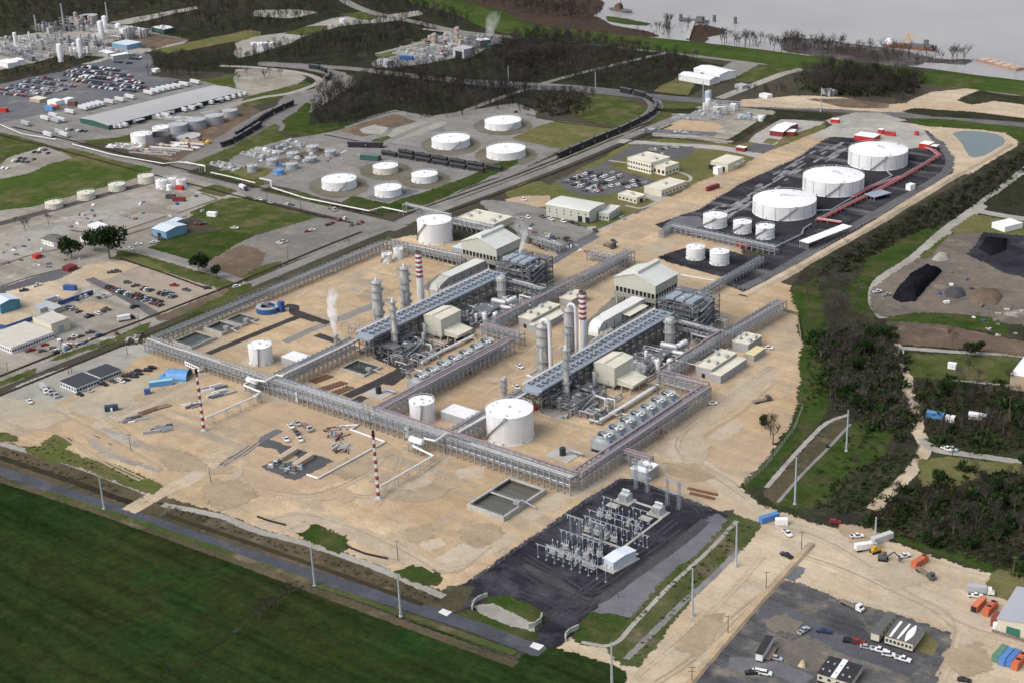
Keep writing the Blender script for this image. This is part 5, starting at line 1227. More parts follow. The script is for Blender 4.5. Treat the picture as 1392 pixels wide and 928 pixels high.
def unit(dx,dy,w):
 """one production train; w names it by what can be found next to it"""
 gable_hall('gabled furnace building '+w[0],-580+dx,-552+dx,665+dy,688+dy,11,16.5,21)
 flue('%s flue duct %s'%(('pale rounded' if w[1] else 'grey stepped'),w[0]),-561+dx,-554+dx,612+dy,657+dy,3.5,11,w[1])
 stack('red and white banded chimney '+w[2],-551+dx,594+dy,36.5,2.2,1.85,6,2.8,1.35)
 box_hall('cream machine house '+w[3],-524.4+dx,-511.8+dx,566.2+dy,583+dy,2.8,13.8)
 tower('thick process column %s, nearer the fan deck front'%w[4],-549+dx,556+dy,2.9,31.5,LAG,7,.38 if w[1] else None)
 tower('thick process column beside the banded chimney, '+w[4][3:],-549+dx,579+dy,2.6,32.5,LAG,8,.3 if w[1] else None)
 tower('slim process column before the fan deck '+w[4],-523+dx,541+dy,1.35,30,LAG,7)
 module('dark steel process block '+w[7],-539+dx,-514+dx,648+dy,671+dy,[4,7.5,11,14,17],w[5])
 module('pipework frame under the front fan deck end '+w[4],-536+dx,-510+dx,532+dy,556+dy,[3.5,7],w[4], False,'pipework frames around the machine houses')
 module('pipework frame at the rear fan deck end '+w[4],-524+dx,-507+dx,588+dy,612+dy,[3.2,6.2],w[3], False,'pipework frames around the machine houses')
 vessel('tall grey reactor at the rear fan deck end '+w[6],-519+dx,628+dy,2.5,17,LAG,3,0, None,plat=2)
 for k,(x,y,r,h,m,nm) in enumerate(((-506,596,1.4,8,WHITE,'left white'),(-499.5,598,1.5,9,WHITE,'right white'),(-524.5,566,1.0,8,WHITE,'slim white'),(-521.5,545.5,1.2,5,OFFW,'stubby pale'))):
  vessel('%s upright vessel %s'%(nm,('behind the machine house '+w[3] if k<2 else 'by the machine house '+w[3] if k==2 else 'at the slim column foot '+w[6])),x+dx,y+dy,r,h,m)
 for k,(x,y,z,L,r,m) in enumerate(((-512,617,5,9,1.5,ALU),(-508,622,5,9,1.4,WHITE),(-503,613,4.6,8,1.3,ALU),(-499,624,3,7,1.1,LAG))):
  drum('%s behind the machine house %s'%(('longest silver drum','white drum','shorter silver drum','small dull drum')[k],w[3]),x+dx,y+dy,z,L,r,PI/2*.96 if k%2 else .1,m, None,deck=z-.4)
 rs=random.Random(w[0])
 zones=[(-560,-541,536,608),(-524,-497,526,560),(-526,-506,582,640),(-506,-496,584,636),(-552,-540,612,648),(-514,-502,640,668),(-526,-497,526,560),(-524,-500,584,640)]
 zn=('around the thick columns','before the machine house','between fan deck and vessels','behind the machine house','between flue duct and fan deck','beside the process block','before the machine house','behind the machine house')
 for k in range(60):
  z=rs.choice(zones);zi=zn[zones.index(z)];x,y=rs.uniform(z[0],z[1])+dx,rs.uniform(z[2],z[3])+dy
  t=thing('pump_skid','small pump skid %s, unit %s'%(zi,w[6]),'pump',(x,y,gz(x,y)),rs.choice((0,PI/2)),'pump skids %s, unit %s'%(zi,w[6]))
  b=MB();b.box(0,0,0,3.0,1.3,.5);b.build('plinth',CONCW,t)
  b=MB();b.tube((-1.1,0,1.1),(.5,0,1.1),.45,n=10);b.box(.9,0,.5,.6,.8,1.2);b.build('pump',rs.choice((GRIME,BLUE,STEELB,ALU)),t)
 for k in range(110):
  z=rs.choice(zones);zi=zn[zones.index(z)];x,y=rs.uniform(z[0],z[1]),rs.uniform(z[2],z[3]);L=rs.uniform(6,22);h=rs.choice((.6,1.2,2.5,4,5));pm,pn=rs.choice(((ALU,'silver'),(ALU,'silver'),(WHITEP,'white'),(LAG,'dull grey'),(STEEL,'steel grey'),(GRIME,'dark')))
  t=thing('pipe_run','%s pipe run %s, unit %s'%(pn,zi,w[6]),'pipe',(x+dx,y+dy,0),rs.choice((0,PI/2,PI,-PI/2)),'%s pipe runs %s, unit %s'%(pn,zi,w[6]))
  q=MB();r=rs.choice((.18,.25,.35,.5));pts=[(0,0,.2),(0,0,h),(L*.6,0,h),(L*.6,L*.3,h),(L*.6,L*.3,.2)]
  q.path(pts,r,7);q.build('pipe',pm,t)
  q=MB()
  for u in (.2,.5):q.beam((L*u,0,0),(L*u,0,h-r),.2)
  q.build('trestle',STEEL,t)
unit(0,0,('next to the tall white tank by the road', False,'in the unit with the tall white tank by the road','beside the first row of cooling fans','of the unit on the road side','by the small billowing steam','on the road side','behind the road side fan deck, with steam'))
unit(116,-1.5,('near the two white tanks on the black pad', True,'in the unit next to the black tank yard','above the second row of cooling fans','of the unit on the tank yard side','by the steel mesh rack to the tank yard','on the tank yard side','nearest the two tank pad'))
# flat white canopy beside the rounded duct
def canopy(label,cx,cy,L,W,h,rz,m,slope=.3,posts=4,name='canopy',t0=.2):
 z0=gz(cx,cy);t=thing(name,label,'canopy',(cx,cy,z0),rz)
 b=MB();b.add([(-L/2,-W/2,h-slope),(L/2,-W/2,h-slope),(L/2,W/2,h),(-L/2,W/2,h),(-L/2,-W/2,h-slope+t0),(L/2,-W/2,h-slope+t0),(L/2,W/2,h+t0),(-L/2,W/2,h+t0)],[(3,2,1,0),(4,5,6,7),(0,1,5,4),(1,2,6,5),(2,3,7,6),(3,0,4,7)]);b.build('roof',m,t)
 for i in range(posts):
  for s in (-1,1):
   b=MB();b.box(-L/2+.4+(L-.8)*i/(posts-1),s*(W/2-.3),0,.3,.3,h-slope-.02);b.build('post',STEEL,t)
 return t
canopy('flat pale canopy between the rounded flue duct and the furnace building',-437.5,642,10,18,9,0,CREAM,0.1,3)
# flares, vents, drums in front of the long rack
stack('thin red and white flare stack standing alone on the sand to the far side',-537.4,417.4,31,.85,.62,8,3.9,1.95,'flare_stack', True,'flare stack', True,'striped flare stacks')
stack('thin red and white flare stack in front of the near relief drum',-418.8,415,31.5,.85,.62,8,3.95,1.95,'flare_stack', True,'flare stack', True,'striped flare stacks')
vessel('stubby steel vent stack blowing tall white steam',-558.8,531.2,1.1,6,LAG,1,0, None,'vent_stack','vent',1)
vessel('small grey column with a flange head behind the largest white tank',-438,528.3,1.2,11,LAG,1,0, None,'vertical_vessel','vessel',3)
drum('white relief drum on a steel deck at the far flare pipe',-551.5,463,4.6,6.5,1.5,0,WHITE,'relief drums',deck=4.2)
drum('white relief drum on a steel deck at the near flare pipe',-434.5,458.5,4.6,7,1.6,0,WHITE,'relief drums',deck=4.2)
vessel('white vertical drum hanging beside the near relief drum',*g(554,596).xy,1.1,6.5,OFFW,1)
vessel('white vertical drum beside the long rack near the bundled pipes',*g(405,547).xy,1.1,6,OFFW,1)
# ------------------------------------------------------------------ basins and ponds
def basin(label,x0,x1,y0,y1,h,water,rim=.9,bridge= True,deep=.35):
 x0,x1=min(x0,x1),max(x0,x1);y0,y1=min(y0,y1),max(y0,y1);cx,cy=(x0+x1)/2,(y0+y1)/2;z=gz(cx,cy)
 t=thing('water_basin',label,'basin',(cx,cy,z),0,'concrete water basins');W,D=x1-x0,y1-y0
 b=MB()
 for s in (-1,1):b.box(s*(W/2+rim/2),0,0,rim,D+2*rim,h);b.box(0,s*(D/2+rim/2),0,W,rim,h-.003)
 b.build('wall',CONCW,t)
 b=MB();b.box(0,0,0.02,W-.5,D-.5,deep);b.build('water',water,t)
 b=MB();m_=mat('basin_depth_shade',(.075,.065,.05),.6,0,.25,.4)  # dark inner lining: shade of a deeper basin put into its colour
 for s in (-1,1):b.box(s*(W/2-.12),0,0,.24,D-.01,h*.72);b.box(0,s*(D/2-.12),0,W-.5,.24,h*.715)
 b.build('shade_lining',m_,t)
 b=MB()
 for s in (-1,1):
  b.box(s*(W/2+rim*.5),0,h+.95,.07,D,.07);b.box(0,s*(D/2+rim*.5),h+.95,W,.07,.07)
  for k in range(8):b.box(s*(W/2+rim*.5),-D/2+D*k/7,h,.07,.07,1);b.box(-W/2+W*k/7,s*(D/2+rim*.5),h,.07,.07,1)
 b.build('handrail',STEEL,t)
 if bridge:
  b=MB();b.box(W*.5-1,-D*.1,h+.2,3.2,2.2,1.6);b.tube((W/2-1,0,h+1),(W/2+6,1,1),.35);b.build('pump_platform',STEEL,t)
 return t
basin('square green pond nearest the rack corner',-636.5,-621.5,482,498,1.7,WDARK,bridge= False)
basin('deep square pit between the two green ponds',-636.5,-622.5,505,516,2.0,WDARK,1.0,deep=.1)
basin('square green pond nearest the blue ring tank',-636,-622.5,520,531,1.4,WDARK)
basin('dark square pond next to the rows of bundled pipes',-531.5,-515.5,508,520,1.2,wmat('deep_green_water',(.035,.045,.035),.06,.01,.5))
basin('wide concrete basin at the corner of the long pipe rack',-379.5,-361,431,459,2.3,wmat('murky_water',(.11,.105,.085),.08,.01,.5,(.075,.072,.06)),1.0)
b=thing('footbridge','walkway dividing the wide concrete basin','footbridge',(-370,445,.9));q=MB();q.box(0,0,1.0,18.5,1.0,.3);q.build('deck',CONCW,b);q=MB();q.box(0,.5,2.2,18.5,.07,.07);q.box(0,-.5,2.2,18.5,.07,.07);q.build('handrail',STEEL,b)
# blue ring clarifier
t=thing('clarifier','blue round settling tank with a small blue tower at its rim','settling tank',(-627.5,545,0));ts=t
b=MB();b.lathe([(7,0),(7,3.4),(6.7,3.4),(6.7,.8),(4.6,.8),(4.6,3.1),(4.3,3.1),(4.3,.5)],40,cap= False);smooth_by_angle(b.build('wall',[BLUE],t),.5)
b=MB();b.lathe([(6.69,1.6),(6.69,1.62)],40);b.build('water',mat('grey_sludge',(.25,.26,.26),.3),t)
b=MB();b.lathe([(7.05,3.4),(7.05,3.6),(4.2,3.6),(4.2,3.4)],40,cap= False);b.build('walkway',GREYW,t)
b=MB();b.box(0,0,3.6,12,1.2,.3);b.box(-.5,.4,3.9,3.5,2.2,1.6);b.build('bridge',STEELD,t)
b=MB();b.box(7.5,3.6,0,3,3,6.5);b.build('tower',BLUE,t)
# pad on the slate with two long bullet sheds
for lab,pts in (('left one of the two long tan sheds on the slate pad',T(1,2,(130,655),(200,612))),('right one of the two long tan sheds on the slate pad',T(1,2,(210,690),(285,643)))):
 p,q_=g(*pts[0]),g(*pts[1]);c=(p+q_)/2;d=q_-p;L=d.length+2
 t=thing('machinery_shed',lab,'shed',(c.x,c.y,gz(c.x,c.y)),math.atan2(d.y,d.x),'tan sheds on the slate pad')
 b=MB();b.box(0,0,0,L,3.0,2.2);b.build('body',mat('tan_shed',(.46,.36,.25),.6,0,.1),t)
 b=MB();b.add([(-L/2-.2,-1.7,2.2),(L/2+.2,-1.7,2.2),(L/2+.2,0,3.1),(-L/2-.2,0,3.1),(L/2+.2,1.7,2.2),(-L/2-.2,1.7,2.2)],[(0,1,2,3),(3,2,4,5),(1,4,2),(0,3,5)]);b.build('roof',mat('tan_roof',(.55,.44,.31),.6,0,.1),t)
 b=MB();b.box(-L/2-2,0,0,3,2.5,1.4);b.tube((-L/2-3,0,1),(-L/2-7,0,.6),.3);b.build('fan_skid',GRIME,t)
for k,(zx,zy) in enumerate(((100,672),(140,695),(165,712),(75,690),(195,720),(230,700))):
 c=at(*T(1,2,(zx,zy))[0]);t=thing('compressor_skid','small grey compressor skid in front of the tan sheds','skid',c,.2,'compressor skids on the slate pad')
 b=MB();b.box(0,0,0,3.5,2,.4);b.build('base',STEEL,t);b=MB();b.tube((-1.2,0,1.1),(1.2,0,1.1),.6,n=10);b.box(.5,.2,.4,1,1.2,1.8);b.build('machine',(ALU,GRIME,STEELB)[k%3],t)
# black sump pots by the racks
for lab,px,py in (('black round pot on a pale pad near the first fan row',515,535),('black round pot on a pale pad below the second fan row',765,619)):
 c=g(px,py);t=thing('sump_pot',lab,'pot',(c.x,c.y,0),0,'black pots on concrete pads')
 b=MB();b.box(0,0,0,13,10,.5);b.build('pad',CONCW,t)
 b=MB();b.lathe([(1.5,.5),(1.5,4.0),(1.3,4.2)],18);b.build('pot',mat('black_pot',(.02,.022,.026),.5),t)
 b=MB()
 for k in range(5):b.beam((2+k*1.6,3.5,.5),(2+k*1.6,3.5,2.6),.2);b.tube((1,2.5+k*.4,2.2),(9,2.5+k*.4,2.2),.15)
 b.build('pipework',STEEL,t)
# bundles of red-brown pipes on the ground
def rows_of(label,pts,n,L,m,group,name='pipe_bundle',cat='pipes',rz=0):
 p,q_=g(*pts[0]),g(*pts[1]);first= None
 for k in range(n):
  c=p.lerp(q_,k/max(1,n-1));c.z=gz(c.x,c.y)
  if first is None:
   t=thing(name,label,cat,c,rz,group);b=MB()
   for j in range(3):b.tube((-L/2,j*.55-.55,.35),(L/2,j*.55-.55,.35),.27,n=7)
   b.build('pipe',m,t)
   b=MB()
   for u in (-.35,.35):b.box(L*u,0,0,.25,2,.1)
   b.build('bearer',TIMBER,t);first=t
  else:
   t=put(copy_tree(first),c,rz+random.uniform(-.08,.08))
rows_of('rust brown pipe bundle in the rear row beside the dark square pond',T(1,2,(300,235),(385,205)),6,5,RUSTY,'rear row of rust brown pipe bundles')
rows_of('rust brown pipe bundle in the middle row beside the dark square pond',T(1,2,(350,275),(460,240)),7,5,RUSTY,'middle row of rust brown pipe bundles')
rows_of('rust brown pipe bundle in the front row beside the dark square pond',T(1,2,(420,295),(495,265)),5,5,RUSTY,'front row of rust brown pipe bundles')
rows_of('dark pipe bundle lying on the sand near the far striped flare',T(0,2,(760,405),(850,375)),6,4,RUSTY,'dark bundles near the far striped flare')
rows_of('weathered timber bundle lying on the sand near the far striped flare',T(0,2,(850,375),(905,360)),4,4,TIMBER,'timber bundles near the far striped flare')
rows_of('small red spool standing in the back row by the substation road',T(2,2,(940,810),(1075,840)),9,2,RUSTY,'back row of red spools by the substation')
rows_of('small red spool standing in the front row by the substation road',T(2,2,(950,835),(1060,860)),9,2,RUSTY,'front row of red spools by the substation')
# ------------------------------------------------------------------ buildings
def bld(label,c,rz,L,W,h,wall,roof,kind='flat',rise=0.0,name='building',cat='building',units=0,wins=(),doors=(),group= None,trim= True,z= None):
 """L along local x, W along local y; wins: (face, rows, n, z0, dz, w, h); doors: (face, u, w, h, material); faces s/e/n/w"""
 z=gz(c[0],c[1]) if z is None else z
 t=thing(name,label,cat,(c[0],c[1],z),rz,group)
 b=MB()
 if kind=='gable':b.extrude([(-W/2,0),(W/2,0),(W/2,h),(0,h+rise),(-W/2,h)],'x',-L/2,L/2)
 elif kind=='curve':b.extrude([(-W/2,0),(W/2,0)]+[(W/2*math.cos(PI*i/8),h+rise*math.sin(PI*i/8)) for i in range(9)],'x',-L/2,L/2)
 elif kind=='mono':b.extrude([(-W/2,0),(W/2,0),(W/2,h+rise),(-W/2,h)],'x',-L/2,L/2)
 else:b.box(0,0,0,L,W,h)
 b.build('walls',wall,t,fixn= True)
 b=MB();e=.35
 if kind=='gable':
  he=h-rise*e/(W/2)
  for s in (-1,1):b.add([(-L/2-e,s*(W/2+e),he+.16),(L/2+e,s*(W/2+e),he+.16),(L/2+e,0,h+rise+.16),(-L/2-e,0,h+rise+.16),(-L/2-e,s*(W/2+e),he+.03),(L/2+e,s*(W/2+e),he+.03),(L/2+e,0,h+rise+.03),(-L/2-e,0,h+rise+.03)],[(0,1,2,3),(7,6,5,4),(0,4,5,1),(0,3,7,4),(1,5,6,2)])
 elif kind=='curve':
  n=10;P=[((W/2+e)*math.cos(PI*i/n),h+.1+(rise)*math.sin(PI*i/n)) for i in range(n+1)]
  for p,q in zip(P,P[1:]):b.add([(-L/2-e,*p),(L/2+e,*p),(L/2+e,*q),(-L/2-e,*q)],[(0,1,2,3)])
 elif kind=='mono':b.add([(-L/2-e,-W/2-e,h),(L/2+e,-W/2-e,h),(L/2+e,W/2+e,h+rise+.05),(-L/2-e,W/2+e,h+rise+.05),(-L/2-e,-W/2-e,h+.2),(L/2+e,-W/2-e,h+.2),(L/2+e,W/2+e,h+rise+.25),(-L/2-e,W/2+e,h+rise+.25)],[(3,2,1,0),(4,5,6,7),(0,1,5,4),(1,2,6,5),(2,3,7,6),(3,0,4,7)])
 else:
  b.box(0,0,h,L+.2,W+.2,.12)
  if trim and min(L,W)>6:
   for s in (-1,1):b.box(0,s*(W/2),h+.12,L+.3,.35,.45);b.box(s*(L/2),0,h+.12,.35,W-.4,.448)
 b.build('roof',roof,t,fixn= True)
 rs=random.Random(label)
 top=h+rise*.6 if kind!='flat' else h+.12
 for k in range(units):
  q=MB();x=-L*.3+L*.6*(k%2)/1 if units>1 else 0;y=-W*.2+W*.4*(k//2)/max(1,(units-1)//2) if units>2 else 0
  x+=rs.uniform(-1,1)*.04*L;sx,sy=min(3.4,L*.2),min(2.4,W*.16);q.box(x,y,top,sx,sy,1.6);q.build('roof_unit',SAGE if rs.random()<.6 else ALU,t)
 def face(f,u,zz,w_,hh,m,nm,out=.06):
  q=MB()
  if f in 'sn':s=-1 if f=='s' else 1;q.box(u,s*(W/2+out/2),zz,w_,out,hh)
  else:s=-1 if f=='w' else 1;q.box(s*(L/2+out/2),u,zz,out,w_,hh)
  return q.build(nm,m,t)
 for f,rows,n,z0,dz,w_,hh in wins:
  span=(L if f in 'sn' else W)
  for r in range(rows):
   for i in range(n):face(f,-span/2+span*(i+.5)/n,z0+dz*r,w_,hh,GLASS,'window')
 for f,u,w_,hh,m in doors:face(f,u,0.05,w_,hh,m,'door',.1)
 return t
def q3(pts,z):
 """from three roof corners (left, front, right) seen at pixels: centre, turn, length, width"""
 A,B,C=(g(*p,z) for p in pts);d=B-A;L=d.length;e=C-B
 n=Vector((-d.y,d.x,0)).normalized();W=abs(e.dot(n));c=A+d/2+n*(W/2)*(1 if e.dot(n)>0 else -1)
 return (c.x,c.y),math.atan2(d.y,d.x),L,W
def qb(label,pts,h,wall,roof,**k):
 c,rz,L,W=q3(pts,h); return bld(label,c,rz,L,W,h,wall,roof,**k)
# switch houses and control buildings of the plant (grid aligned)
bld('beige control house with four roof units beside the tall white tank',(-620,736.5),0,31,20,4.5,CREAMW,CREAM,units=4,doors=(('s',3,2.5,2.6,GREYW),))
bld('cream roofed switch house with four grey roof units left of the second chimney',(-484.5,619),0,9,27,5.5,GREYW,CREAM,units=4,doors=(('s',0,2,2.4,BLACK),))
bld('lower cream roofed annex along the switch house left of the second chimney',(-476.5,617),0,6.5,28,4.0,GREYW,CREAM,trim= False)
bld('small cream roofed switch house behind the second banded chimney',(-484.5,651),0,8.5,15,4.5,GREYW,CREAM,units=2)
bld('large cream roofed switch house with four green grey units by the right hand rack',(-367,615),0,9.5,25,5.5,GREYW,CREAM,units=4,doors=(('s',0,2,2.4,BLACK),))
bld('lower cream annex along the switch house by the right hand rack',(-359,614),0,6,26,4.2,GREYW,CREAM,trim= False)
bld('smaller cream roofed switch house up the road from the one with four units',(-368,648),0,9.5,14,5,GREYW,CREAM,units=4)
bld('tiny yellow roofed hut beside the smaller cream roofed switch house',(-358.5,640),0,5.5,12,3.4,GREYW,mat('yellow_roof',(.62,.54,.28),.6,0,.1),trim= False)
bld('small white roofed switch house between the pink rack stub and the substation',(-333,497.3),0,8.5,9.5,4.8,GREYW,OFFW,units=2)
bld('pale flat roofed pump house beside the narrow white tank by the ponds',(-557,499.5),0,13.5,9.5,4.6,GREYW,OFFW,trim= False)
bld('pale flat roofed pump house between the largest white tank and the narrow one',(-439.5,496),0,16.5,10,4.6,GREYW,OFFW,trim= False)
bld('light blue roofed lean-to against the tall white tank by the road',*[(-593,684),0],16,9,4,GREYW,mat('pale_blue_roof',(.55,.62,.68),.5,0,.08),trim= False)
# office campus
qb('big pale green warehouse with two black loading doors by the grey yard',S(700,180,(245,572),(585,632),(735,570)),8,SAGE,SAGER,kind='curve',rise=1.2,wins=(('s',2,6,3,2.2,.9,1),),doors=(('s',10,3.5,4,BLACK),('s',16,3.5,4,BLACK),('s',-8,1.2,2.2,GREYW)))
qb('low pale annex joined to the end of the big warehouse',S(700,180,(660,640),(740,650),(860,592)),4.8,SAGE,SAGER,wins=(('s',1,3,1.5,1,1.2,1.2),('e',1,5,1.5,1,1.2,1.2)))
qb('cream two storey office with a rooftop plant pit and rows of windows',S(700,180,(888,205),(1072,250),(1195,195)),8.2,mat('office_wall',(.68,.645,.53),.7,0,.05),CREAM,units=2,wins=(('s',2,9,1.4,3.6,1.5,1.4),('e',2,7,1.4,3.6,1.5,1.4)))
qb('lower cream wing in front of the two storey office',S(700,180,(1085,262),(1185,285),(1262,240)),6,mat('office_wall',(.68,.645,.53)),CREAM,units=1,wins=(('s',1,3,1.2,3,2.2,2.6),('e',1,4,1.2,3,1.6,1.6)))
qb('long cream single storey building beside the curved footpath',S(700,180,(1018,432),(1155,465),(1300,382)),4.6,CREAMW,CREAM,wins=(('e',1,7,1.2,1,1.4,1.3),),units=1)
qb('small cream gatehouse with a porch below the office car park',S(700,180,(812,490),(960,525),(1005,492)),3.8,CREAMW,CREAM,wins=(('s',1,5,1,1,1.6,1.3),),units=1,doors=(('e',0,3,2.5,BLACK),))
qb('pale store shed with an open dark front near the campus road',S(880,160,(498,348),(635,372),(742,312)),6,CREAMW,CREAM,doors=(('s',-2,14,3.4,BLACK),),trim= False)
qb('white box tank house in front of the pale store shed',S(880,160,(518,395),(555,405),(588,392)),5,WHITE,WHITE,trim= False)
for k,pts in enumerate((((640,368),(690,382),(715,366)),((695,350),(740,360),(752,345)))):
 c,rz,L,W=q3(S(880,160,*pts),3);canopy(('small white canopy beside the pale store shed, nearer the road','small white canopy tucked behind the pale store shed')[k],*c,L,W,3.2,rz,WHITE,.1,2)
qb('red walled station with a broad white roof among brown lawns',S(880,160,(965,105),(1070,118),(1180,50)),4,RUSTY and mat('dark_red_wall',(.20,.02,.02),.6,0,.1),WHITE,kind='gable',rise=1.5)
qb('white roofed red wing at the right of the red station',S(880,160,(1060,112),(1160,118),(1210,98)),3.4,mat('dark_red_wall',(.2,.02,.02)),WHITE,trim= False)
qb('small red kiosk with a white roof by the campus road',S(880,160,(697,235),(765,245),(782,232)),3,mat('dark_red_wall',(.2,.02,.02)),WHITE,trim= False)
qb('long red shed with a white roof on the concrete apron',S(1080,140,(468,256),(625,278),(690,250)),4,RED,WHITE,trim= False)
qb('little red hut with a white top behind the long red shed',S(1080,140,(656,213),(695,218),(705,208)),3.6,RED,WHITE,trim= False)
qb('plain red container standing right of the long red shed',S(1080,140,(710,232),(790,242),(800,236)),2.8,RED,RED,name='container',cat='container',trim= False)
qb('single small red box at the edge of the concrete apron',S(1080,140,(945,232),(970,236),(978,230)),2.8,RED,RED,name='container',cat='container',trim= False)
qb('red pump house with a white roof at the end of the red pipe track',S(1080,140,(982,322),(1060,335),(1092,312)),4,RED,WHITE,trim= False)
c,rz,L,W=q3(S(1080,140,(1065,342),(1120,350),(1142,336)),3);canopy('white flat canopy beside the red pump house',*c,L,W,3,rz,WHITE,.1,2)
qb('white roofed bus shelter with a red wall by the highway',S(1080,140,(285,132),(345,138),(370,130)),3,RED,WHITE,trim= False)
qb('small white box house beside the loop road in the tank yard',S(1080,140,(878,645),(915,655),(942,640)),4,WHITE,WHITE,trim= False)
c,rz,L,W=q3(T(3,1,(175,388),(225,402),(410,298)),4.5);canopy('long white loading canopy in front of the nearest great tank',*c,L,W,4.5,rz,WHITE,.1,7)
c,rz,L,W=q3(S(1080,140,(545,725),(630,752),(720,700)),2.5);t=canopy('steel mesh deck beside the red pipe track',*c,L,W,2.5,rz,STEELB,0,4,'mesh_deck')
for k,pts in enumerate((((785,400),(820,408),(868,380)),((1060,490),(1075,495),(1100,480)))):
 qb(('pale concrete block beside the first great tank foot','pale concrete sump near the second track')[k],S(1080,140,*pts),1.2,CONCW,CONCW,name='concrete_sump',cat='sump',trim= False) if k==0 else None
c=at(*S(880,160,(515,570))[0]);bld('dark red container beside the limestone boulders',(c.x,c.y),math.radians(80),12,2.5,2.8,mat('maroon_container',(.16,.02,.02),.6),mat('maroon_container',(.16,.02,.02)),name='container',cat='container',trim= False)
c=at(1000,337);bld('red hose cabin at the corner of the two tank pad',(g(1010,336).x,g(1010,336).y),0,8,3,3,RED,RED,name='cabin',cat='cabin',trim= False)
# sheds near the levee
qb('white gabled shed nearest the levee road',T(2,0,(960,370),(1100,403),(1160,378)),6,WHITE,WHITE,kind='gable',rise=1.5,doors=(('s',-6,4,4,BLACK),))
qb('long pale shed in front of the white gabled one',T(2,0,(878,403),(1045,432),(1062,408)),5,OFFW,OFFW,kind='gable',rise=1.5)
qb('grey flat roofed house among the trees below the levee',T(3,0,(295,480),(340,495),(372,484)),4,GREYW,GTR,trim= False)
qb('pale bungalow roof on the lot beside the wood',T(2,0,(1180,455),(1220,465),(1245,455)),3,GREYW,ALU,trim= False)
qb('long white site hut along the highway bend',T(2,0,(1310,505),(1355,515),(1372,505)),3,OFFW,OFFW,trim= False)
# left of the public road
qb('light blue workshop with a pale blue roof beside the grass lot',T(0,1,(815,318),(890,338),(1000,300)),5.5,mat('workshop_blue',(.16,.30,.42),.6,0,.08),mat('pale_blue_roof',(.55,.62,.68)),kind='gable',rise=1.2,doors=(('s',0,3.5,3.5,BLACK),))
qb('small blue lean-to behind the light blue workshop',T(0,1,(885,285),(925,292),(980,265)),4,mat('workshop_blue',(.16,.30,.42)),mat('pale_blue_roof',(.55,.62,.68)),trim= False)
qb('low white clinic like building on the graded yard',T(0,1,(470,300),(520,318),(575,300)),3.4,WHITE,OFFW,wins=(('s',1,5,1,1,1.2,1.2),),trim= False)
qb('white cabin with a dark roof at the left of the big oaks',T(0,1,(222,375),(285,395),(345,365)),3.4,WHITE,mat('dark_roof',(.12,.11,.10),.8),kind='gable',rise=1.2,wins=(('s',1,4,1,1,1,1.2),))
qb('long pale roofed cabin behind the big oaks',T(0,1,(428,365),(470,375),(515,345)),3.4,OFFW,OFFW,trim= False)
qb('teal walled hall with a pale roof at the left edge',T(0,1,(-60,700),(0,730),(88,690)),6,mat('teal_wall',(.06,.20,.28),.6),mat('pale_blue_roof',(.55,.62,.68)),kind='gable',rise=1.4)
qb('beige high hall of the contractor compound',T(0,1,(175,800),(275,838),(362,800)),6.5,CREAMW,mat('beige_roof',(.50,.475,.41),.7,0,.08),doors=(('e',0,4,4,GREYW),))
qb('long low beige office of the contractor compound with a row of windows',T(0,1,(-90,900),(60,960),(268,868)),3.6,OFFW,mat('beige_roof',(.5,.475,.41)),wins=(('e',1,16,1,1,1.2,1.2),('s',1,12,1,1,1.2,1.2)),trim= False)
qb('small grey roofed hut beside the contractor car park',T(0,1,(178,740),(215,755),(250,738)),3,GREYW,ALU,trim= False)
qb('flat grey open shelter behind the contractor compound',T(0,1,(205,725),(290,755),(330,735)),3,GREYW,GTR,trim= False)
for k,zz in enumerate((((332,525),(365,535),(405,515)),((170,460),(190,468),(208,452)))):
 qb(('maroon freight container beside the big oaks','bright red skip box on the pale yard at the left edge')[k],T(0,1,*zz),2.6,(mat('maroon_container',(.16,.02,.02)),RED)[k],(mat('maroon_container',(.16,.02,.02)),RED)[k],name='container',cat='container',trim= False)
for lab,zx,zy,L,a,m in (('dark green box on the pale yard, the left one of two',918,160,7,.35,mat('dark_box',(.05,.045,.06))),('dark maroon box on the pale yard, the right one of two',962,174,9,.45,mat('maroon_container',(.16,.02,.02))),('blue container behind the contractor car park',378,650,8,.4,BLUE),('white hut roof on the grass lot behind the blue workshop',1140,254,7,.3,WHITE),('red tank box in front of the white tank cluster',967,112,6,.2,RED)):
 c=at(*T(0,1,(zx,zy))[0]);bld(lab,(c.x,c.y),a,L,3,2.8,m,m,name='container',cat='container',trim= False)
def wall_line(label,pix,h,m,w=.4,name='wall',cat='wall',group= None):
 P=[at(*p) for p in pix];t=thing(name,label,cat,(P[0].x,P[0].y,P[0].z),0,group)
 for p,q in zip(P,P[1:]):
  b=MB();d=(q-p).xy;b.box(((p+q)/2-P[0]).x,((p+q)/2-P[0]).y,0,d.length+w*.9,w,h,math.atan2(d.y,d.x));b.build('panel',m,t)
 return t
wall_line('blue site hoarding bending round the contractor car park',T(0,1,(500,672),(315,735)),2.6,BLUE,name='hoarding',cat='hoarding')
wall_line('blue site hoarding along the lower compound yard',T(0,1,(-20,855),(40,862),(180,812)),2.6,BLUE,name='hoarding',cat='hoarding')
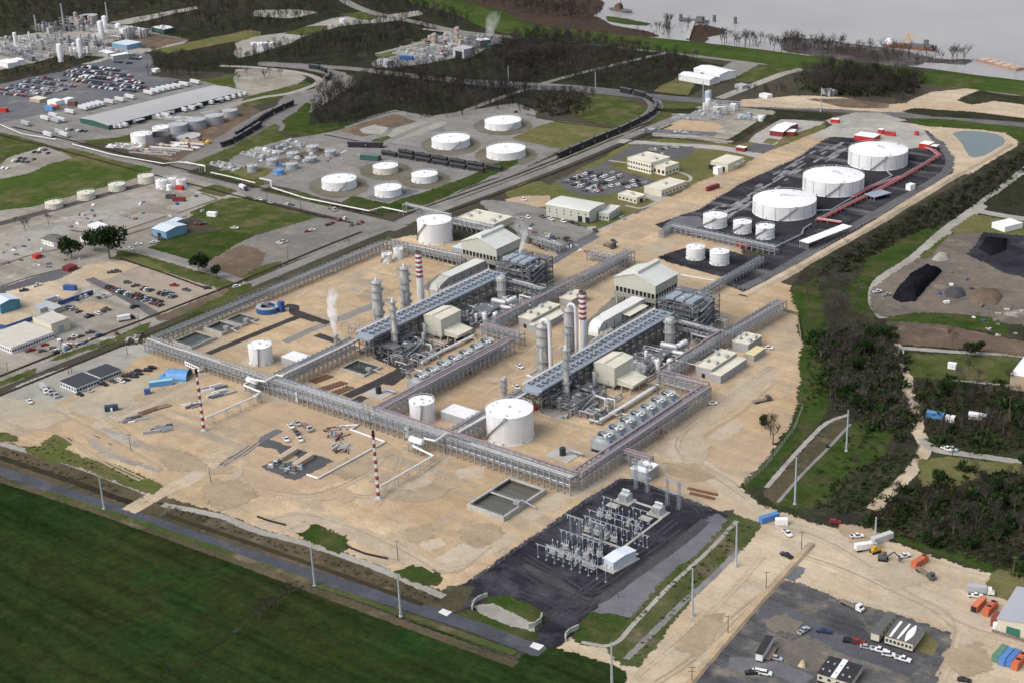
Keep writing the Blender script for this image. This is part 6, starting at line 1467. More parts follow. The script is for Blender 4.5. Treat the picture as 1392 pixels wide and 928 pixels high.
# sand side, lower left
for lab,pts in (('black roofed site canteen nearer the corner, with white window bands',S(0,380,(470,800),(600,855),(755,775))),('black roofed site canteen nearer the pond rack, with white window bands',S(0,380,(678,726),(792,772),(945,705)))):
 qb(lab,pts,3.2,mat('white_band_wall',(.60,.62,.64),.6,0,.2,1.2),mat('black_roof',(.035,.038,.045),.7,0,.25,.5),wins=(('s',1,6,1,1,1.3,1.3),('e',1,8,1,1,1.3,1.3)),trim= False,group='black roofed site canteens')
c=at(*T(0,2,(960,210))[0]);t=thing('arched_tent','blue arched fabric shelter open at its end','tent',c,.52)
b=MB();n=10;R=5.2;V=[(x,R*math.cos(PI*i/n),4.6*math.sin(PI*i/n)) for x in (-6,6) for i in range(n+1)];b.add(V,[(i,i+1,n+2+i,n+1+i) for i in range(n)]);b.build('cover',SKYB,t)
b=MB();b.box(-7.5,0,0,6,11,.2);b.box(-6.1,0,0,.1,9,3.6);b.build('back_wall',SKYB,t)
c=at(*T(0,2,(865,252))[0]);bld('light blue container in front of the arched tent',(c.x,c.y),.9,12,2.5,2.7,SKYB,mat('pale_cyan',(.28,.52,.62),.6),name='container',cat='container',trim= False)
c=at(*T(0,2,(600,386))[0]);bld('dark navy cabin alone on the sand below the canteens',(c.x,c.y),.9,6.5,2.6,2.7,mat('navy_cabin',(.03,.05,.10),.6),mat('navy_cabin',(.03,.05,.10)),name='cabin',cat='cabin',trim= False,doors=(('s',0,1,2,WHITE),))
c=at(*T(0,2,(793,297))[0]);bld('tiny dark blue cabin near the arched tent',(c.x,c.y),.9,3,2.4,2.5,BLUE,BLUE,name='cabin',cat='cabin',trim= False)
c=at(*T(0,2,(1045,165))[0]);t=thing('site_trailer','long white trailer with a dark roof beside the arched tent','trailer',c,-.12)
b=MB();b.box(0,0,.8,13.5,3,2.7);b.build('body',WHITE,t);b=MB();b.box(0,0,3.52,13.3,2.8,.1);b.build('roof',mat('dark_roof',(.12,.11,.1)),t)
for k in (-4,-2.6,4.5):
 b=MB();b.tube((k,-1.4,.5),(k,1.4,.5),.5,n=12);b.build('wheel',BLACK,t)
for k in range(6):b=MB();b.box(-5+k*2,-1.53,1.7,1.2,.06,1.0);b.build('window',GLASS,t)
c=at(*T(0,2,(260,300))[0])
# entry walls
for lab,pts in (('curved white gate wall left of the substation drive',[(642,829),(643,823),(648,817),(656,813),(662,811)]),('curved white gate wall on the green island of the drive',[(719,854),(728,851),(735,846),(737,839)]),('curved white gate wall right of the substation drive',[(769,872),(769,866),(775,860),(786,855)])):
 wall_line(lab,pts,2.0,CONCW,.5,'gate_wall','wall','curved gate walls at the substation drive')
# lower right site camp
def trailer_office(label,pts,h,roof,strips=0,wall=OFFW,skirt= True):
 c,rz,L,W=q3(pts,h+.9);z=gz(*c);t=thing('site_office',label,'site office',(*c,z),rz)
 b=MB();b.box(0,0,.8,L,W,h);b.build('body',wall,t)
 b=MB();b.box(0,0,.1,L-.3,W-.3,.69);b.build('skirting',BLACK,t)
 b=MB();b.add([(-L/2-.2,-W/2-.2,h+.82),(L/2+.2,-W/2-.2,h+.82),(L/2+.2,W/2+.2,h+.82),(-L/2-.2,W/2+.2,h+.82),(-L/2-.2,0,h+1.1),(L/2+.2,0,h+1.1)],[(0,1,5,4),(3,4,5,2),(0,4,3),(1,2,5)]) if W<L else b.box(0,0,h+.82,L+.3,W+.3,.15)
 b.build('roof',roof,t,fixn= True)
 return t,L,W,h
DRF=mat('black_felt_roof',(.022,.022,.026),.8,0,.2,.5);GRF=mat('grey_felt_roof',(.10,.098,.095),.85,0,.15,.5)
t,L,W,h=trailer_office('single black roofed site office at the left of the lot',S(1000,760,(158,742),(212,755),(322,618)),2.8,DRF)
b=MB();b.box(L/2+1.2,0,.8,2.2,W*.7,.2);b.box(L/2+2.2,0,1.9,.08,W*.7,.08);b.build('porch',TIMBER,t)
t,L,W,h=trailer_office('wide black roofed site office with a white strip down its middle',S(1000,760,(645,900),(905,978),(1040,850)),2.8,DRF,wall=CREAMW)
b=MB();b.box(-L*.02,0,h+1.0,L*.16,W+.4,.12);b.build('white_strip',WHITE,t)
for k in range(9):b=MB();b.box(-L*.42+(k%5)*L*.2,-W*.25+(k//5)*W*.4,h+.95,.7,.7,.35);b.build('roof_vent',ALU,t)
for k in range(4):b=MB();b.box(-L*.4+k*L*.26,-W/2-.04,1.7,1.2,.06,1.0);b.build('window',GLASS,t)
t,L,W,h=trailer_office('single grey roofed site office beside the striped one',S(1152,760,(185,578),(250,598),(360,425)),2.9,GRF,wall=CREAMW)
for k in range(5):b=MB();b.box(L/2+.04,-W*.4+k*W*.19,1.8,.06,1.1,1.0);b.build('window',GLASS,t)
t,L,W,h=trailer_office('wide grey roofed site office with three white tarpaulin strips',S(1152,760,(295,605),(515,672),(605,540)),2.9,GRF,wall=CREAMW)
def tarp(u0,u1,b0,b1):
 b=MB();n=10;P=[]
 for i in range(n+1):
  v=-W*.48+W*.94*i/n;c0=u0+(u1-u0)*i/n;ww=b0+(b1-b0)*math.sin(PI*i/n)
  P+=[(c0-ww,v,h+1.03),(c0+ww,v,h+1.03)]
 b.add(P+[(x,y,z-.05) for x,y,z in P],[(2*i,2*i+1,2*i+3,2*i+2) for i in range(n)]+[(2*i+2+2*n+2,2*i+3+2*n+2,2*i+1+2*n+2,2*i+2*n+2) for i in range(n)]);b.build('tarpaulin',WHITE,t,fixn= False)
tarp(-L*.33,-L*.33,L*.045,L*.05);tarp(-L*.06,-L*.02,L*.03,L*.05);tarp(L*.22,L*.2,L*.02,L*.12)
for k in range(7):b=MB();b.box(-L*.42+k*L*.14,-W/2-.04,1.7,.9,.06,1.1);b.build('window',GLASS,t)
A,Bp=g(*S(1152,760,(1182,470))[0],6),g(*S(1152,760,(1340,220))[0],6)
d=Bp-A;L=d.length;n=Vector((d.y,-d.x,0)).normalized()
c=(A+Bp)/2+n*15;t=bld('big grey roofed steel shed at the right edge of the sand yard',(c.x,c.y),math.atan2(d.y,d.x),L,30,6,CREAMW,mat('grey_sheet_roof',(.40,.41,.43),.5,.2,.06,.1),kind='gable',rise=2.2,doors=(('w',9,5,4,mat('green_door',(.03,.14,.10),.5)),('w',-2,8,4.2,mat('green_door',(.03,.14,.10))),('w',-11,5,4,mat('green_door',(.03,.14,.10)))))
c2=at(*S(1152,760,(1240,525))[0]);bld('rust red lean-to bay at the corner of the big grey shed',(c2.x,c2.y),math.atan2(d.y,d.x),6,9,3.2,mat('rust_red',(.22,.045,.03),.7,0,.2),mat('rust_red',(.22,.045,.03)),trim= False)
c2=at(*S(1152,760,(1180,545))[0]);vessel('small white poly tank in front of the rust red lean-to',c2.x,c2.y,1.6,3,WHITE,.2)
wall_line('low timber rail wall in front of the big grey shed',S(1152,760,(1145,575),(1340,635),(1420,660)),1.1,TIMBER,.5)
c2=at(1400,520);bld('tan sided white roofed hall at the right picture edge among the woods',(c2.x+4,c2.y+3),.1,22,30,8,mat('tan_wall',(.42,.33,.23),.7),WHITE,trim= False,doors=(('w',-6,3,3,BLACK),))
qb('white mobile home with a terrace beside the far country road',T(3,1,(1210,290),(1280,315),(1330,275)),3.4,WHITE,WHITE,trim= False)
# freight containers
def container(label,px,py,rz,m,L=12.2,top= None,name='freight_container',group='freight containers on the sand yard',open_end= False,boxes=0,w_=2.45):
 c=at(px,py);t=thing(name,label,'container',c,rz,group)
 b=MB();b.box(0,0,.15,L,w_,2.6);n=int(L/.6)
 for k in range(n):
  for s in (-1,1):b.box(-L/2+.4+k*(L-.8)/(n-1),s*(w_/2+.02),.3,.25,.07,2.3)
 b.build('shell',m,t)
 b=MB();b.box(0,0,2.76,L-.1,w_-.1,.05);b.build('roof',top or m,t)
 b=MB();b.box(-L/2-.04,0,.3,.08,w_-.3,2.3);b.build('door',BLACK if open_end else m,t)
 for k in range(boxes):b=MB();b.box(-L*.35+k*L*.7/max(1,boxes-1),0,2.8,1.0,1.6,.3);b.build('hatch',BLACK if k%2 else m,t)
 return t
ORG=mat('orange_red_box',(.50,.13,.06),.6,0,.15,.5);CBLU=mat('container_blue',(.08,.21,.46),.6,0,.1,.5);CGRN=mat('container_green',(.10,.20,.14),.6,0,.12,.5)
AY=math.radians(88)
def s8(a,b): return S(1152,760,(a,b))[0]
container('dull green container at the left end of the row of four',*s8(1200,770),AY,CGRN,9)
container('blue container left of the other blue one in the row of four',*s8(1250,795),AY,CBLU,9)
container('blue container touching the orange one in the row of four',*s8(1300,805),AY,mat('container_blue_b',(.07,.17,.42),.6,0,.1,.5),9)
container('orange container with dark hatches at the right end of the row of four',*s8(1352,830),AY,ORG,9,boxes=4)
container('orange open ended box with a dark doorway, left of the hatched one',*s8(1032,382),AY,mat('orange_bright',(.58,.17,.08),.6,0,.1),8.5,open_end= True)
container('orange box with a row of dark hatches near the big grey shed',*s8(1122,412),AY,ORG,8.5,boxes=4)
container('orange red box standing alone beside the grey truck',*s8(568,42),AY-.15,ORG,8.5,boxes=2)
container('blue container at the end of the weedy bank',*T(3,3,(14,58))[0],1.15,CBLU,9)
container('white box beside the blue container at the weedy bank',*T(3,3,(80,78))[0],.6,WHITE,5)
container('pale grey tanker box beside the dark wood edge',*T(3,3,(620,165))[0],1.15,mat('tanker_grey',(.50,.50,.49),.5,0,.1),10)
# ------------------------------------------------------------------ substation
ZS=gz(-318,440)
def post_row(label,x0,x1,y,h,n,beam= True,name='busbar_gantry',cat='gantry',ins= True):
 t=thing(name,label,cat,(x0,y,ZS));L=x1-x0
 for k in range(n):
  b=MB();x=L*k/max(1,n-1);b.box(x,0,0,.16,.16,h);b.box(x,0,0,.8,.8,.25);b.build('post',STEELB,t)
  if ins:
   b=MB();b.lathe([(.16,h),(.28,h+.2),(.16,h+.4),(.28,h+.6),(.16,h+.8),(.1,h+1.0)],8,x);b.build('insulator',mat('porcelain',(.55,.55,.56),.3),t)
 if beam:
  b=MB();b.box(L/2,0,h+1.0,L+2,.3,.25) if ins else b.box(L/2,0,h,L+1,.35,.45);b.build('busbar',STEELB,t)
 return t
post_row('front busbar gantry of the substation, nearest the drive',-330.5,-297,415.5,5,9)
post_row('low row of insulator posts behind the front gantry',-328,-306,418.6,4,9)
post_row('insulator posts between the breakers along the front gantry',-329,-304,423.5,4.2,11, False)
post_row('thin posts left of the white control house',-329,-310,429.5,5.5,8)
post_row('thin posts behind the tall steel portals',-328,-305,439,4.6,9, False)
post_row('insulator posts before the rear busbar gantry',-329,-308,446.5,4,9)
post_row('insulator posts beyond the rear busbar gantry',-330,-306,460.5,4.2,8, False)
post_row('rear long busbar gantry of the substation',-329,-303,449.5,5.5,7)
post_row('rear busbar gantry next to the transformers',-326,-308,453.3,5.2,6)
post_row('short row of posts before the left transformer',-331.7,-324,463.8,4.5,3)
post_row('short row of posts before the right transformer',-316,-308.5,463,4.5,3)
post_row('short row of posts at the right end of the cable trench',-304,-298,446.5,4.5,4)
for lab,x,y,w_,h in (('tall steel portal left of the circuit breakers',-327.5,434,4.6,11.5),('tall steel portal in the middle of the substation',-317.9,436,4.4,11)):
 t=thing('steel_portal',lab,'gantry',(x,y,ZS),0,'tall steel portals')
 for s in (0,w_):
  b=MB()
  for dx,dy in ((-.4,-.4),(.4,-.4),(.4,.4),(-.4,.4)):b.beam((s+dx,dy,0),(s+dx*.6,dy*.6,h),.14)
  for k in range(7):
   z=h*k/7
   b.beam((s-.38,-.38,z),(s+.38,-.38,z+h/7),.08);b.beam((s+.38,.38,z),(s-.38,.38,z+h/7),.08)
  b.build('leg',STEELB,t)
 b=MB();b.beam((-2,0,h),(w_+2,0,h),.5);b.build('crossbeam',STEELB,t)
 for k in range(3):b=MB();b.lathe([(.15,h-1.6),(.25,h-1.2),(.15,h-.8),(.2,h-.2)],8,-1.4+k*(w_+2.8)/2);b.build('insulator',mat('porcelain',(.55,.55,.56),.3),t)
rs=random.Random(5)
def breaker(x,y,rz,lab):
 t=thing('circuit_breaker',lab,'switchgear',(x,y,ZS),rz,'circuit breakers of the substation')
 b=MB();b.box(0,0,0,3.2,1.6,.3);b.build('plinth',CONCW,t)
 b=MB();b.box(0,0,1.0,2.6,1.0,.9)
 for sx in (-1,1):
  for sy in (-.4,.4):b.box(sx*1.1,sy,.3,.15,.15,.8)
 b.build('tank',mat('switchgear_grey',(.46,.47,.47),.5,.1,.1),t)
 for k in range(3):
  for s in (-1,1):b=MB();b.tube((-.9+k*.9,s*.3,1.8),(-.9+k*.9,s*1.0,3.7),.13,.09,7);b.build('bushing',mat('porcelain',(.55,.55,.56),.3),t)
k=0
for y,xs in ((421,(-327.5,-323.5,-319,-315,-311,-307.5)),(427,(-325.5,-319,-314)),(431,(-315,-311)),(443.5,(-326,-321.5,-316.5,-312)),(457.5,(-329,-325,-314.5,-310))):
 for nx_,x in enumerate(xs):
  k+=1
  breaker(x+rs.uniform(-.4,.4),y+rs.uniform(-.5,.5),rs.choice((0,PI/2)),'slant bushing breaker, %s from the left %s'%(ORD[nx_+1],{421:'along the front gantry',427:'left of the white control house',431:'behind the white control house',443.5:'between the tall portals and the rear gantry',457.5:'in front of the transformers'}[y]))
for lab,x,y in (('left power transformer with radiators on a pale plinth',-327.5,474),('right power transformer with radiators, at the end of the trench',-309.6,472.5)):
 t=thing('power_transformer',lab,'transformer',(x,y,ZS),0,'power transformers')
 m=mat('transformer_grey',(.52,.55,.55),.5,.05,.1)
 b=MB();b.box(0,0,0,8,6.5,.5);b.box(-2,-6.5,0,5.5,3.5,.4);b.build('plinth',CONCW,t)
 b=MB();b.box(0,0,.5,4.2,2.6,3.4);b.build('tank',m,t)
 for s in (-1,1):
  for j in range(6):b=MB();b.box(-1.9+j*.75,s*2.0,.9,.25,1.1,2.7);b.build('radiator',m,t)
 b=MB();b.tube((-1.8,.9,4.8),(1.8,.9,4.8),.55,n=10);b.build('conservator',m,t)
 for j in range(3):b=MB();b.tube((-1.2+j*1.2,-.4,3.9),(-1.2+j*1.2,-.8,6.0),.2,.1,7);b.build('bushing',mat('porcelain',(.55,.55,.56),.3),t)
for lab,x,y,h in (('blue grey lattice tower behind the left transformer',-327,486,13),('blue grey lattice tower behind the right transformer',-307.5,481,13)):
 t=thing('lattice_tower',lab,'pylon',(x,y,ZS),0,'lattice towers of the substation')
 for s in (-3,3):
  b=MB()
  for dx,dy in ((-.7,-.7),(.7,-.7),(.7,.7),(-.7,.7)):b.beam((s+dx,dy,0),(s+dx*.5,dy*.5,h),.16)
  for j in range(8):
   z=h*j/8
   for q in (1,-1):b.beam((s-.65*q,-.65,z),(s+.65*q,-.65,z+h/8),.1);b.beam((s-.65*q,.65,z),(s+.65*q,.65,z+h/8),.1)
  b.build('leg',STEELB,t)
 for z in (h*.55,h*.95):b=MB();b.beam((-5,0,z),(5,0,z),.55);b.build('crossarm',STEELB,t)
c,rz,L,W=q3(S(700,620,(700,800),(775,838),(910,722)),4.4)
t=bld('long pale blue control house in the middle of the substation',c,rz,L,W,4.2,mat('pale_blue_wall',(.55,.60,.66),.5,0,.05),mat('pale_blue_house_roof',(.62,.67,.73),.5,0,.05),kind='gable',rise=.7,doors=(('s',-1,1.1,2.1,GREYW),('s',1.4,1.1,2.1,GREYW)))
b=MB();b.box(0,0,0,L+2.4,W+2.6,.55);b.build('plinth',CONCW,t)
def trench(label,pts):
 P=[Vector((*p,ZS)) for p in pts];t=thing('cable_trench',label,'cable trench',P[0],0,'pale covered cable trenches')
 for p,q in zip(P,P[1:]):
  d=q-p;m_=(p+q)/2-P[0];b=MB();b.box(m_.x,m_.y,0,d.length+1.1,1.1,.32,math.atan2(d.y,d.x));b.build('cover',CONCW,t)
trench('pale cable trench along the front and right side of the breakers',[(-332.4,424.3),(-298.6,422.6),(-298.6,440)])
trench('pale cable trench linking the two transformers',[(-306,441),(-306.2,475.5),(-324,475.5)])
trench('pale cable trench crossing between the breaker rows',[(-326,440.5),(-306.5,440.2)])
# fences
def fence(label,pix,h=2.4,gap=3.5,m= None,group='chain link fences'):
 P=[at(*p) for p in pix];t=thing('chain_link_fence',label,'fence',P[0],0,group);o0=P[0];pm=MB();pm.box(0,0,0,.12,.12,h);first= None;cnt=0
 for p,q in zip(P,P[1:]):
  L=(q-p).length;n=max(1,int(L/gap));n=min(n,98//max(1,len(P)-1))
  for i in range(n):
   c=p.lerp(q,i/n)-o0
   if first is None:first=pm.build('post',STEEL,t);o=first
   else:o=first.copy();COL.objects.link(o);o.parent=t
   o.location=c
  b=MB()
  for z in (.1,h*.35,h*.65,h-.05):b.beam(p-o0+Vector((0,0,z)),q-o0+Vector((0,0,z)),.05)
  b.build('wire',STEEL,t)
fence('fence along the plant side of the black substation yard',[(844,654),(776,698),(700,750),(640,793)])
fence('fence on the upper side of the substation yard towards the sand road',[(846,653),(862,653),(968,695)])
fence('fence along the public road behind the road rack',[(205,462),(350,400),(530,326)])
fence('fence along the outer edge of the tank yard',[(985,386),(1010,397),(1105,348),(1244,268)])
fence('fence along the office side of the tank yard',[(895,305),(954,285),(1007,251),(1080,218),(1128,189)])
fence('fence along the green edge of the sand road',[(1012,660),(1042,634),(1080,584),(1092,552)])
# ------------------------------------------------------------------ vehicles
PAINT={k:mat('paint_'+k.replace(' ','_'),c,.35,.1,.06,.5) for k,c in {'white':(.78,.78,.77),'black':(.018,.018,.02),'silver':(.42,.43,.44),'dark grey':(.09,.09,.095),'red':(.30,.02,.02),'dark blue':(.025,.045,.12),'tan':(.36,.30,.22),'yellow':(.60,.36,.03),'green':(.05,.12,.05),'light blue':(.18,.32,.52)}.items()}
TYRE=mat('tyre_rubber',(.015,.015,.015),.9)
def wheels(t,xs,y,r,w=.25):
 b=MB();b.tube((0,-w/2,r),(0,w/2,r),r,n=10);first= None
 for x in xs:
  for s in (-1,1):
   if first is None:first=b.build('wheel',TYRE,t);o=first
   else:o=first.copy();COL.objects.link(o);o.parent=t
   o.location=(x,s*y,0)
def sideprof(pts,w,taper=0):
 b=MB();b.extrude(pts,'x',-w/2,w/2); return b
def prof_body(t,name,pts,w,m):
 """side outline (x, z) swept across the width"""
 b=MB();n=len(pts);b.add([(x,-w/2,z) for x,z in pts]+[(x,w/2,z) for x,z in pts],[(i,(i+1)%n,n+(i+1)%n,n+i) for i in range(n)]+[tuple(range(n-1,-1,-1)),tuple(range(n,2*n))])
 return b.build(name,m,t,fixn= True)
def cabin(t,x0,x1,x2,x3,z0,z1,w,m):
 b=MB();k=.82
 b.add([(x0,-w/2,z0),(x3,-w/2,z0),(x3,w/2,z0),(x0,w/2,z0),(x1,-w/2*k,z1),(x2,-w/2*k,z1),(x2,w/2*k,z1),(x1,w/2*k,z1)],[(0,1,5,4),(1,2,6,5),(2,3,7,6),(3,0,4,7)]);b.build('windows',GLASS,t)
 b=MB();b.box((x1+x2)/2,0,z1-.01,x2-x1+.1,w*k,.07);b.build('roof',m,t)
_PROTO={}
def make_vehicle(kind,col):
 t=thing({'car':'parked_car','pickup':'pickup_truck','van':'van','suv':'parked_car','truck':'lorry','flatbed':'flatbed_lorry','dozer':'bulldozer','excavator':'excavator','tanker':'tank_lorry'}[kind],'-',{'car':'car','suv':'car','pickup':'pickup','van':'van','truck':'lorry','flatbed':'lorry','dozer':'bulldozer','excavator':'excavator','tanker':'lorry'}[kind])
 m=PAINT[col]
 if kind=='car':
  prof_body(t,'body',[(-2.35,.35),(2.3,.35),(2.38,.65),(2.2,.82),(1.0,.95),(-1.7,.98),(-2.3,.92)],1.8,m);cabin(t,-1.75,-1.2,.35,1.05,.95,1.45,1.65,m);wheels(t,(-1.4,1.4),.8,.33)
 elif kind=='suv':
  prof_body(t,'body',[(-2.4,.4),(2.35,.4),(2.4,.8),(2.2,1.0),(1.1,1.1),(-2.3,1.12),(-2.42,.9)],1.95,m);cabin(t,-2.25,-2.0,.4,1.1,1.1,1.75,1.8,m);wheels(t,(-1.45,1.45),.85,.38)
 elif kind=='pickup':
  prof_body(t,'body',[(-2.9,.5),(2.8,.5),(2.85,.95),(2.65,1.12),(1.2,1.18),(-2.9,1.15)],1.95,m);cabin(t,-.7,-.5,.6,1.3,1.15,1.85,1.8,m);wheels(t,(-1.8,1.8),.85,.4)
  b=MB();b.box(-1.85,0,1.1,1.9,1.6,.06);b.build('load_bed',PAINT['dark grey'],t)
 elif kind=='van':
  prof_body(t,'body',[(-2.8,.4),(2.6,.4),(2.75,.9),(2.0,1.25),(1.5,2.1),(-2.75,2.15)],2.0,m);b=MB();b.add([(1.52,-.85,2.0),(1.52,.85,2.0),(2.02,.85,1.28),(2.02,-.85,1.28)],[(0,3,2,1)]);b.build('windscreen',GLASS,t);wheels(t,(-1.7,1.7),.85,.36)
 elif kind in ('truck','flatbed','tanker'):
  prof_body(t,'cab',[(2.4,.6),(5.0,.6),(5.05,1.5),(4.4,1.7),(4.0,2.8),(2.4,2.8)],2.3,m);b=MB();b.add([(4.03,-1.0,2.7),(4.03,1.0,2.7),(4.42,1.0,1.75),(4.42,-1.0,1.75)],[(0,3,2,1)]);b.build('windscreen',GLASS,t)
  b=MB();b.box(-1.4,0,.7,7.4,.9,.3);b.build('chassis',PAINT['dark grey'],t)
  if kind=='truck':b=MB();b.box(-1.5,0,1.05,7.2,2.4,2.4);b.build('load_box',PAINT['white'] if col!='white' else PAINT['silver'],t)
  elif kind=='tanker':b=MB();b.tube((-5,0,2.1),(2.1,0,2.1),1.1,n=14);b.build('tank',PAINT['silver'],t)
  else:b=MB();b.box(-1.5,0,1.0,7.2,2.4,.2);b.box(2.0,0,1.2,.12,2.4,1.0);b.build('flatbed',TIMBER,t)
  wheels(t,(-4.0,-2.8,3.7),1.0,.5)
 elif kind=='dozer':
  b=MB();b.box(0,0,.8,3.2,1.6,1.0);b.box(-.4,0,1.8,1.5,1.5,1.3);b.build('body',m,t)
  for s in (-1,1):b=MB();b.box(0,s*1.05,.05,3.8,.5,.9);b.build('track',TYRE,t)
  b=MB();b.box(2.5,0,.1,.25,3.2,1.1);b.beam((1,-1,.7),(2.4,-1,.6),.2);b.beam((1,1,.7),(2.4,1,.6),.2);b.build('blade',m,t)
 elif kind=='excavator':
  b=MB();b.box(-.3,0,1.0,3.4,2.4,1.2);b.box(.6,.7,2.2,1.4,1.0,1.2);b.build('body',m,t)
  for s in (-1,1):b=MB();b.box(0,s*1.1,.05,3.8,.6,.9);b.build('track',TYRE,t)
  b=MB();b.beam((1.2,-.3,1.8),(4.2,-.3,4.6),.5);b.beam((4.2,-.3,4.6),(6.4,-.3,2.0),.4);b.box(6.4,-.3,.9,1.0,1.0,1.1);b.build('boom',m,t)
 return t
def vehicle(kind,col,x,y,rz,label,group= None):
 k=(kind,col)
 if k not in _PROTO:_PROTO[k]=make_vehicle(kind,col);o=_PROTO[k]
 else:o=copy_tree(_PROTO[k])
 if 'group' in o: del o['group']
 return put(o,(x,y,gz(x,y)),rz,label,group)
def vpx(kind,col,pt,deg,label,group= None):
 p=g(*pt); return vehicle(kind,col,p.x,p.y,math.radians(deg),label,group)
K= lambda a,b:S(1000,760,(a,b))[0]
vpx('pickup','white',K(1320,800),8,'white crew pickup at the right end of the line before the striped office')
vpx('suv','white',K(1205,762),20,'white estate car second from the right end before the striped office')
vpx('pickup','white',K(1130,728),12,'white pickup third from the right end before the striped office')
vpx('car','silver',K(1030,703),20,'silver saloon next to the red one before the grey site office')
vpx('suv','red',K(968,665),25,'dark red car beside the black one in the site lot')
vpx('suv','black',K(895,655),25,'black car left of the dark red one in the site lot')
vpx('pickup','dark blue',K(695,578),20,'dark blue pickup alone in the lane of the site lot')
vpx('pickup','silver',K(537,575),80,'pale grey pickup facing away, alone in the lane of the site lot')
vpx('suv','white',K(235,910),20,'white car in the near row below the single black roofed office')
vpx('car','black',K(125,905),40,'black car in the near row below the single black roofed office')
vpx('car','white',K(180,893),20,'white car beside the black one below the single black roofed office')
vpx('car','silver',K(320,790),10,'small silver car just right of the single black roofed office')
vpx('flatbed','white',K(915,382),-10,'pale flatbed left on the upper edge of the site lot')
vpx('pickup','black',T(3,3,(108,252))[0],-10,'black pickup driving on the sand left of the sand bank')
vpx('pickup','white',T(3,3,(112,133))[0],-30,'white pickup by the low fence near the blue container')
vpx('suv','red',T(3,3,(368,72))[0],30,'red car at the entrance of the sandy track')
vpx('pickup','white',T(3,3,(485,148))[0],40,'pale pickup near the dark wood, left of the tanker box')
vpx('truck','silver',T(3,3,(538,215))[0],50,'dark grey lorry beside the yellow digger')
vpx('dozer','yellow',T(3,3,(583,230))[0],60,'yellow bulldozer below the pale tanker box')
vpx('excavator','dark grey',T(3,3,(625,270))[0],20,'small dark digger alone on the sand yard')
vpx('pickup','white',T(3,3,(737,255))[0],60,'white pickup left of the lone orange red box')
vpx('flatbed','dark grey',T(3,3,(852,352))[0],-25,'grey flatbed lorry below the lone orange red box')
vpx('truck','white',T(3,3,(1148,450))[0],25,'white lorry right behind the orange open ended box')
vpx('pickup','white',T(3,3,(1120,468))[0],25,'white pickup squeezed beside the white lorry by the orange boxes')
vpx('car','black',T(3,3,(1060,920))[0],20,'black car at the bottom edge of the sand yard')
vpx('pickup','white',T(3,2,(968,600))[0],-8,'white pickup on the side track through the woods, the front one')
vpx('pickup','silver',T(3,2,(995,600))[0],-8,'pale pickup parked close behind on the side track through the woods')
vpx('flatbed','dark grey',T(2,2,(1328,340))[0],60,'dark lorry with a white load on the sand near the lone tree')
vpx('pickup','white',T(2,2,(1057,355))[0],35,'white pickup at the elbow of the second cooling fan rack')
vpx('pickup','white',T(2,2,(1358,58))[0],20,'white pickup beside the yellow roofed hut')
vpx('pickup','white',T(2,2,(25,157))[0],-20,'white pickup at the left of the orange sand patch')
vpx('pickup','white',T(2,2,(10,268))[0],-20,'white pickup on orange sand near the flange head column')
vpx('suv','white',T(2,2,(-70,60))[0],-20,'white car on the sand beside the dog-leg rack')
vpx('car','red',T(2,2,(118,-160))[0],-20,'dark red car next to the dog-leg rack behind the first fan row')
for k,(q,c,kd,l) in enumerate((((155,548),'white','pickup','left'),((228,548),'white','pickup','right'),((180,478),'white','pickup','upper left'),((215,462),'silver','pickup','upper middle'),((268,485),'silver','flatbed','right hand'),((210,510),'dark grey','pickup','middle'))):
 vpx(kd,c,T(1,2,q)[0],-25,'%s %s of the group parked above the slate pad'%(l,'pickup' if kd=='pickup' else 'lorry'))
for k,(a,b_,c,kd) in enumerate(((430,305,'black','car'),(482,284,'silver','car'),(556,251,'black','pickup'),(607,235,'dark grey','car'),(640,228,'white','car'),(652,236,'white','car'),(676,228,'black','car'),(676,206,'black','car'),(707,195,'dark grey','pickup'),(722,210,'black','car'),(742,177,'black','car'),(746,195,'black','car'),(795,176,'black','suv'),(818,163,'black','suv'))):
 vpx(kd,c,T(0,2,(a,b_))[0],5 if k<6 else 30,'%s %s, %s from the left on the sand before the canteens'%(c,'car' if kd!='pickup' else 'pickup',ORD[k+1]),'cars on the sand before the canteens')
for k,(a,b_,c,kd) in enumerate(((240,285,'white','truck'),(265,290,'silver','flatbed'),(295,305,'silver','flatbed'),(160,345,'white','pickup'))):
 vpx(kd,c,T(0,2,(a,b_))[0],-20,('white lorry at the left of the canteens','pale flatbed beside the white lorry left of the canteens','pale flatbed nearest the sand left of the canteens','white pickup on the graded yard by the road')[k])
vpx('pickup','red',S(0,380,(240,565))[0],75,'red pickup before the low beige contractor office')
for k,(a,b_,c,kd) in enumerate(((355,522,'red','car'),(410,543,'tan','car'),(450,580,'dark grey','suv'),(335,568,'dark grey','car'),(535,527,'white','pickup'),(550,475,'tan','car'),(580,462,'white','pickup'),(635,455,'dark grey','car'),(790,452,'dark blue','suv'),(1000,325,'black','truck'),(1062,225,'black','pickup'),(1098,440,'black','car'),(712,425,'dark grey','pickup'),(80,490,'black','suv'),(420,180,'white','truck'),(190,95,'black','pickup'),(295,55,'white','pickup'))):
 vpx(kd,c,S(0,380,(a,b_))[0],85 if k%3 else 60,'%s %s %s'%(c,{'car':'car','suv':'car','pickup':'pickup','truck':'lorry'}[kd],('by the red pickup at the contractor office','right of the red pickup at the contractor office','near the pole at the contractor office verge','behind the pole at the contractor office','beside the grass verge before the contractor office','in the middle lot before the contractor office','next to the tan one in the middle lot','at the right of the middle lot','on the pale slip lane','parked on the strip by the contractor car park','at the corner of the contractor car park','driving on the public road near the rack corner','alone on the gravel of the middle lot','under the windows of the beige office','tipping beside the grey shelter','left behind the teal walled hall','near the long timber stack')[k]))
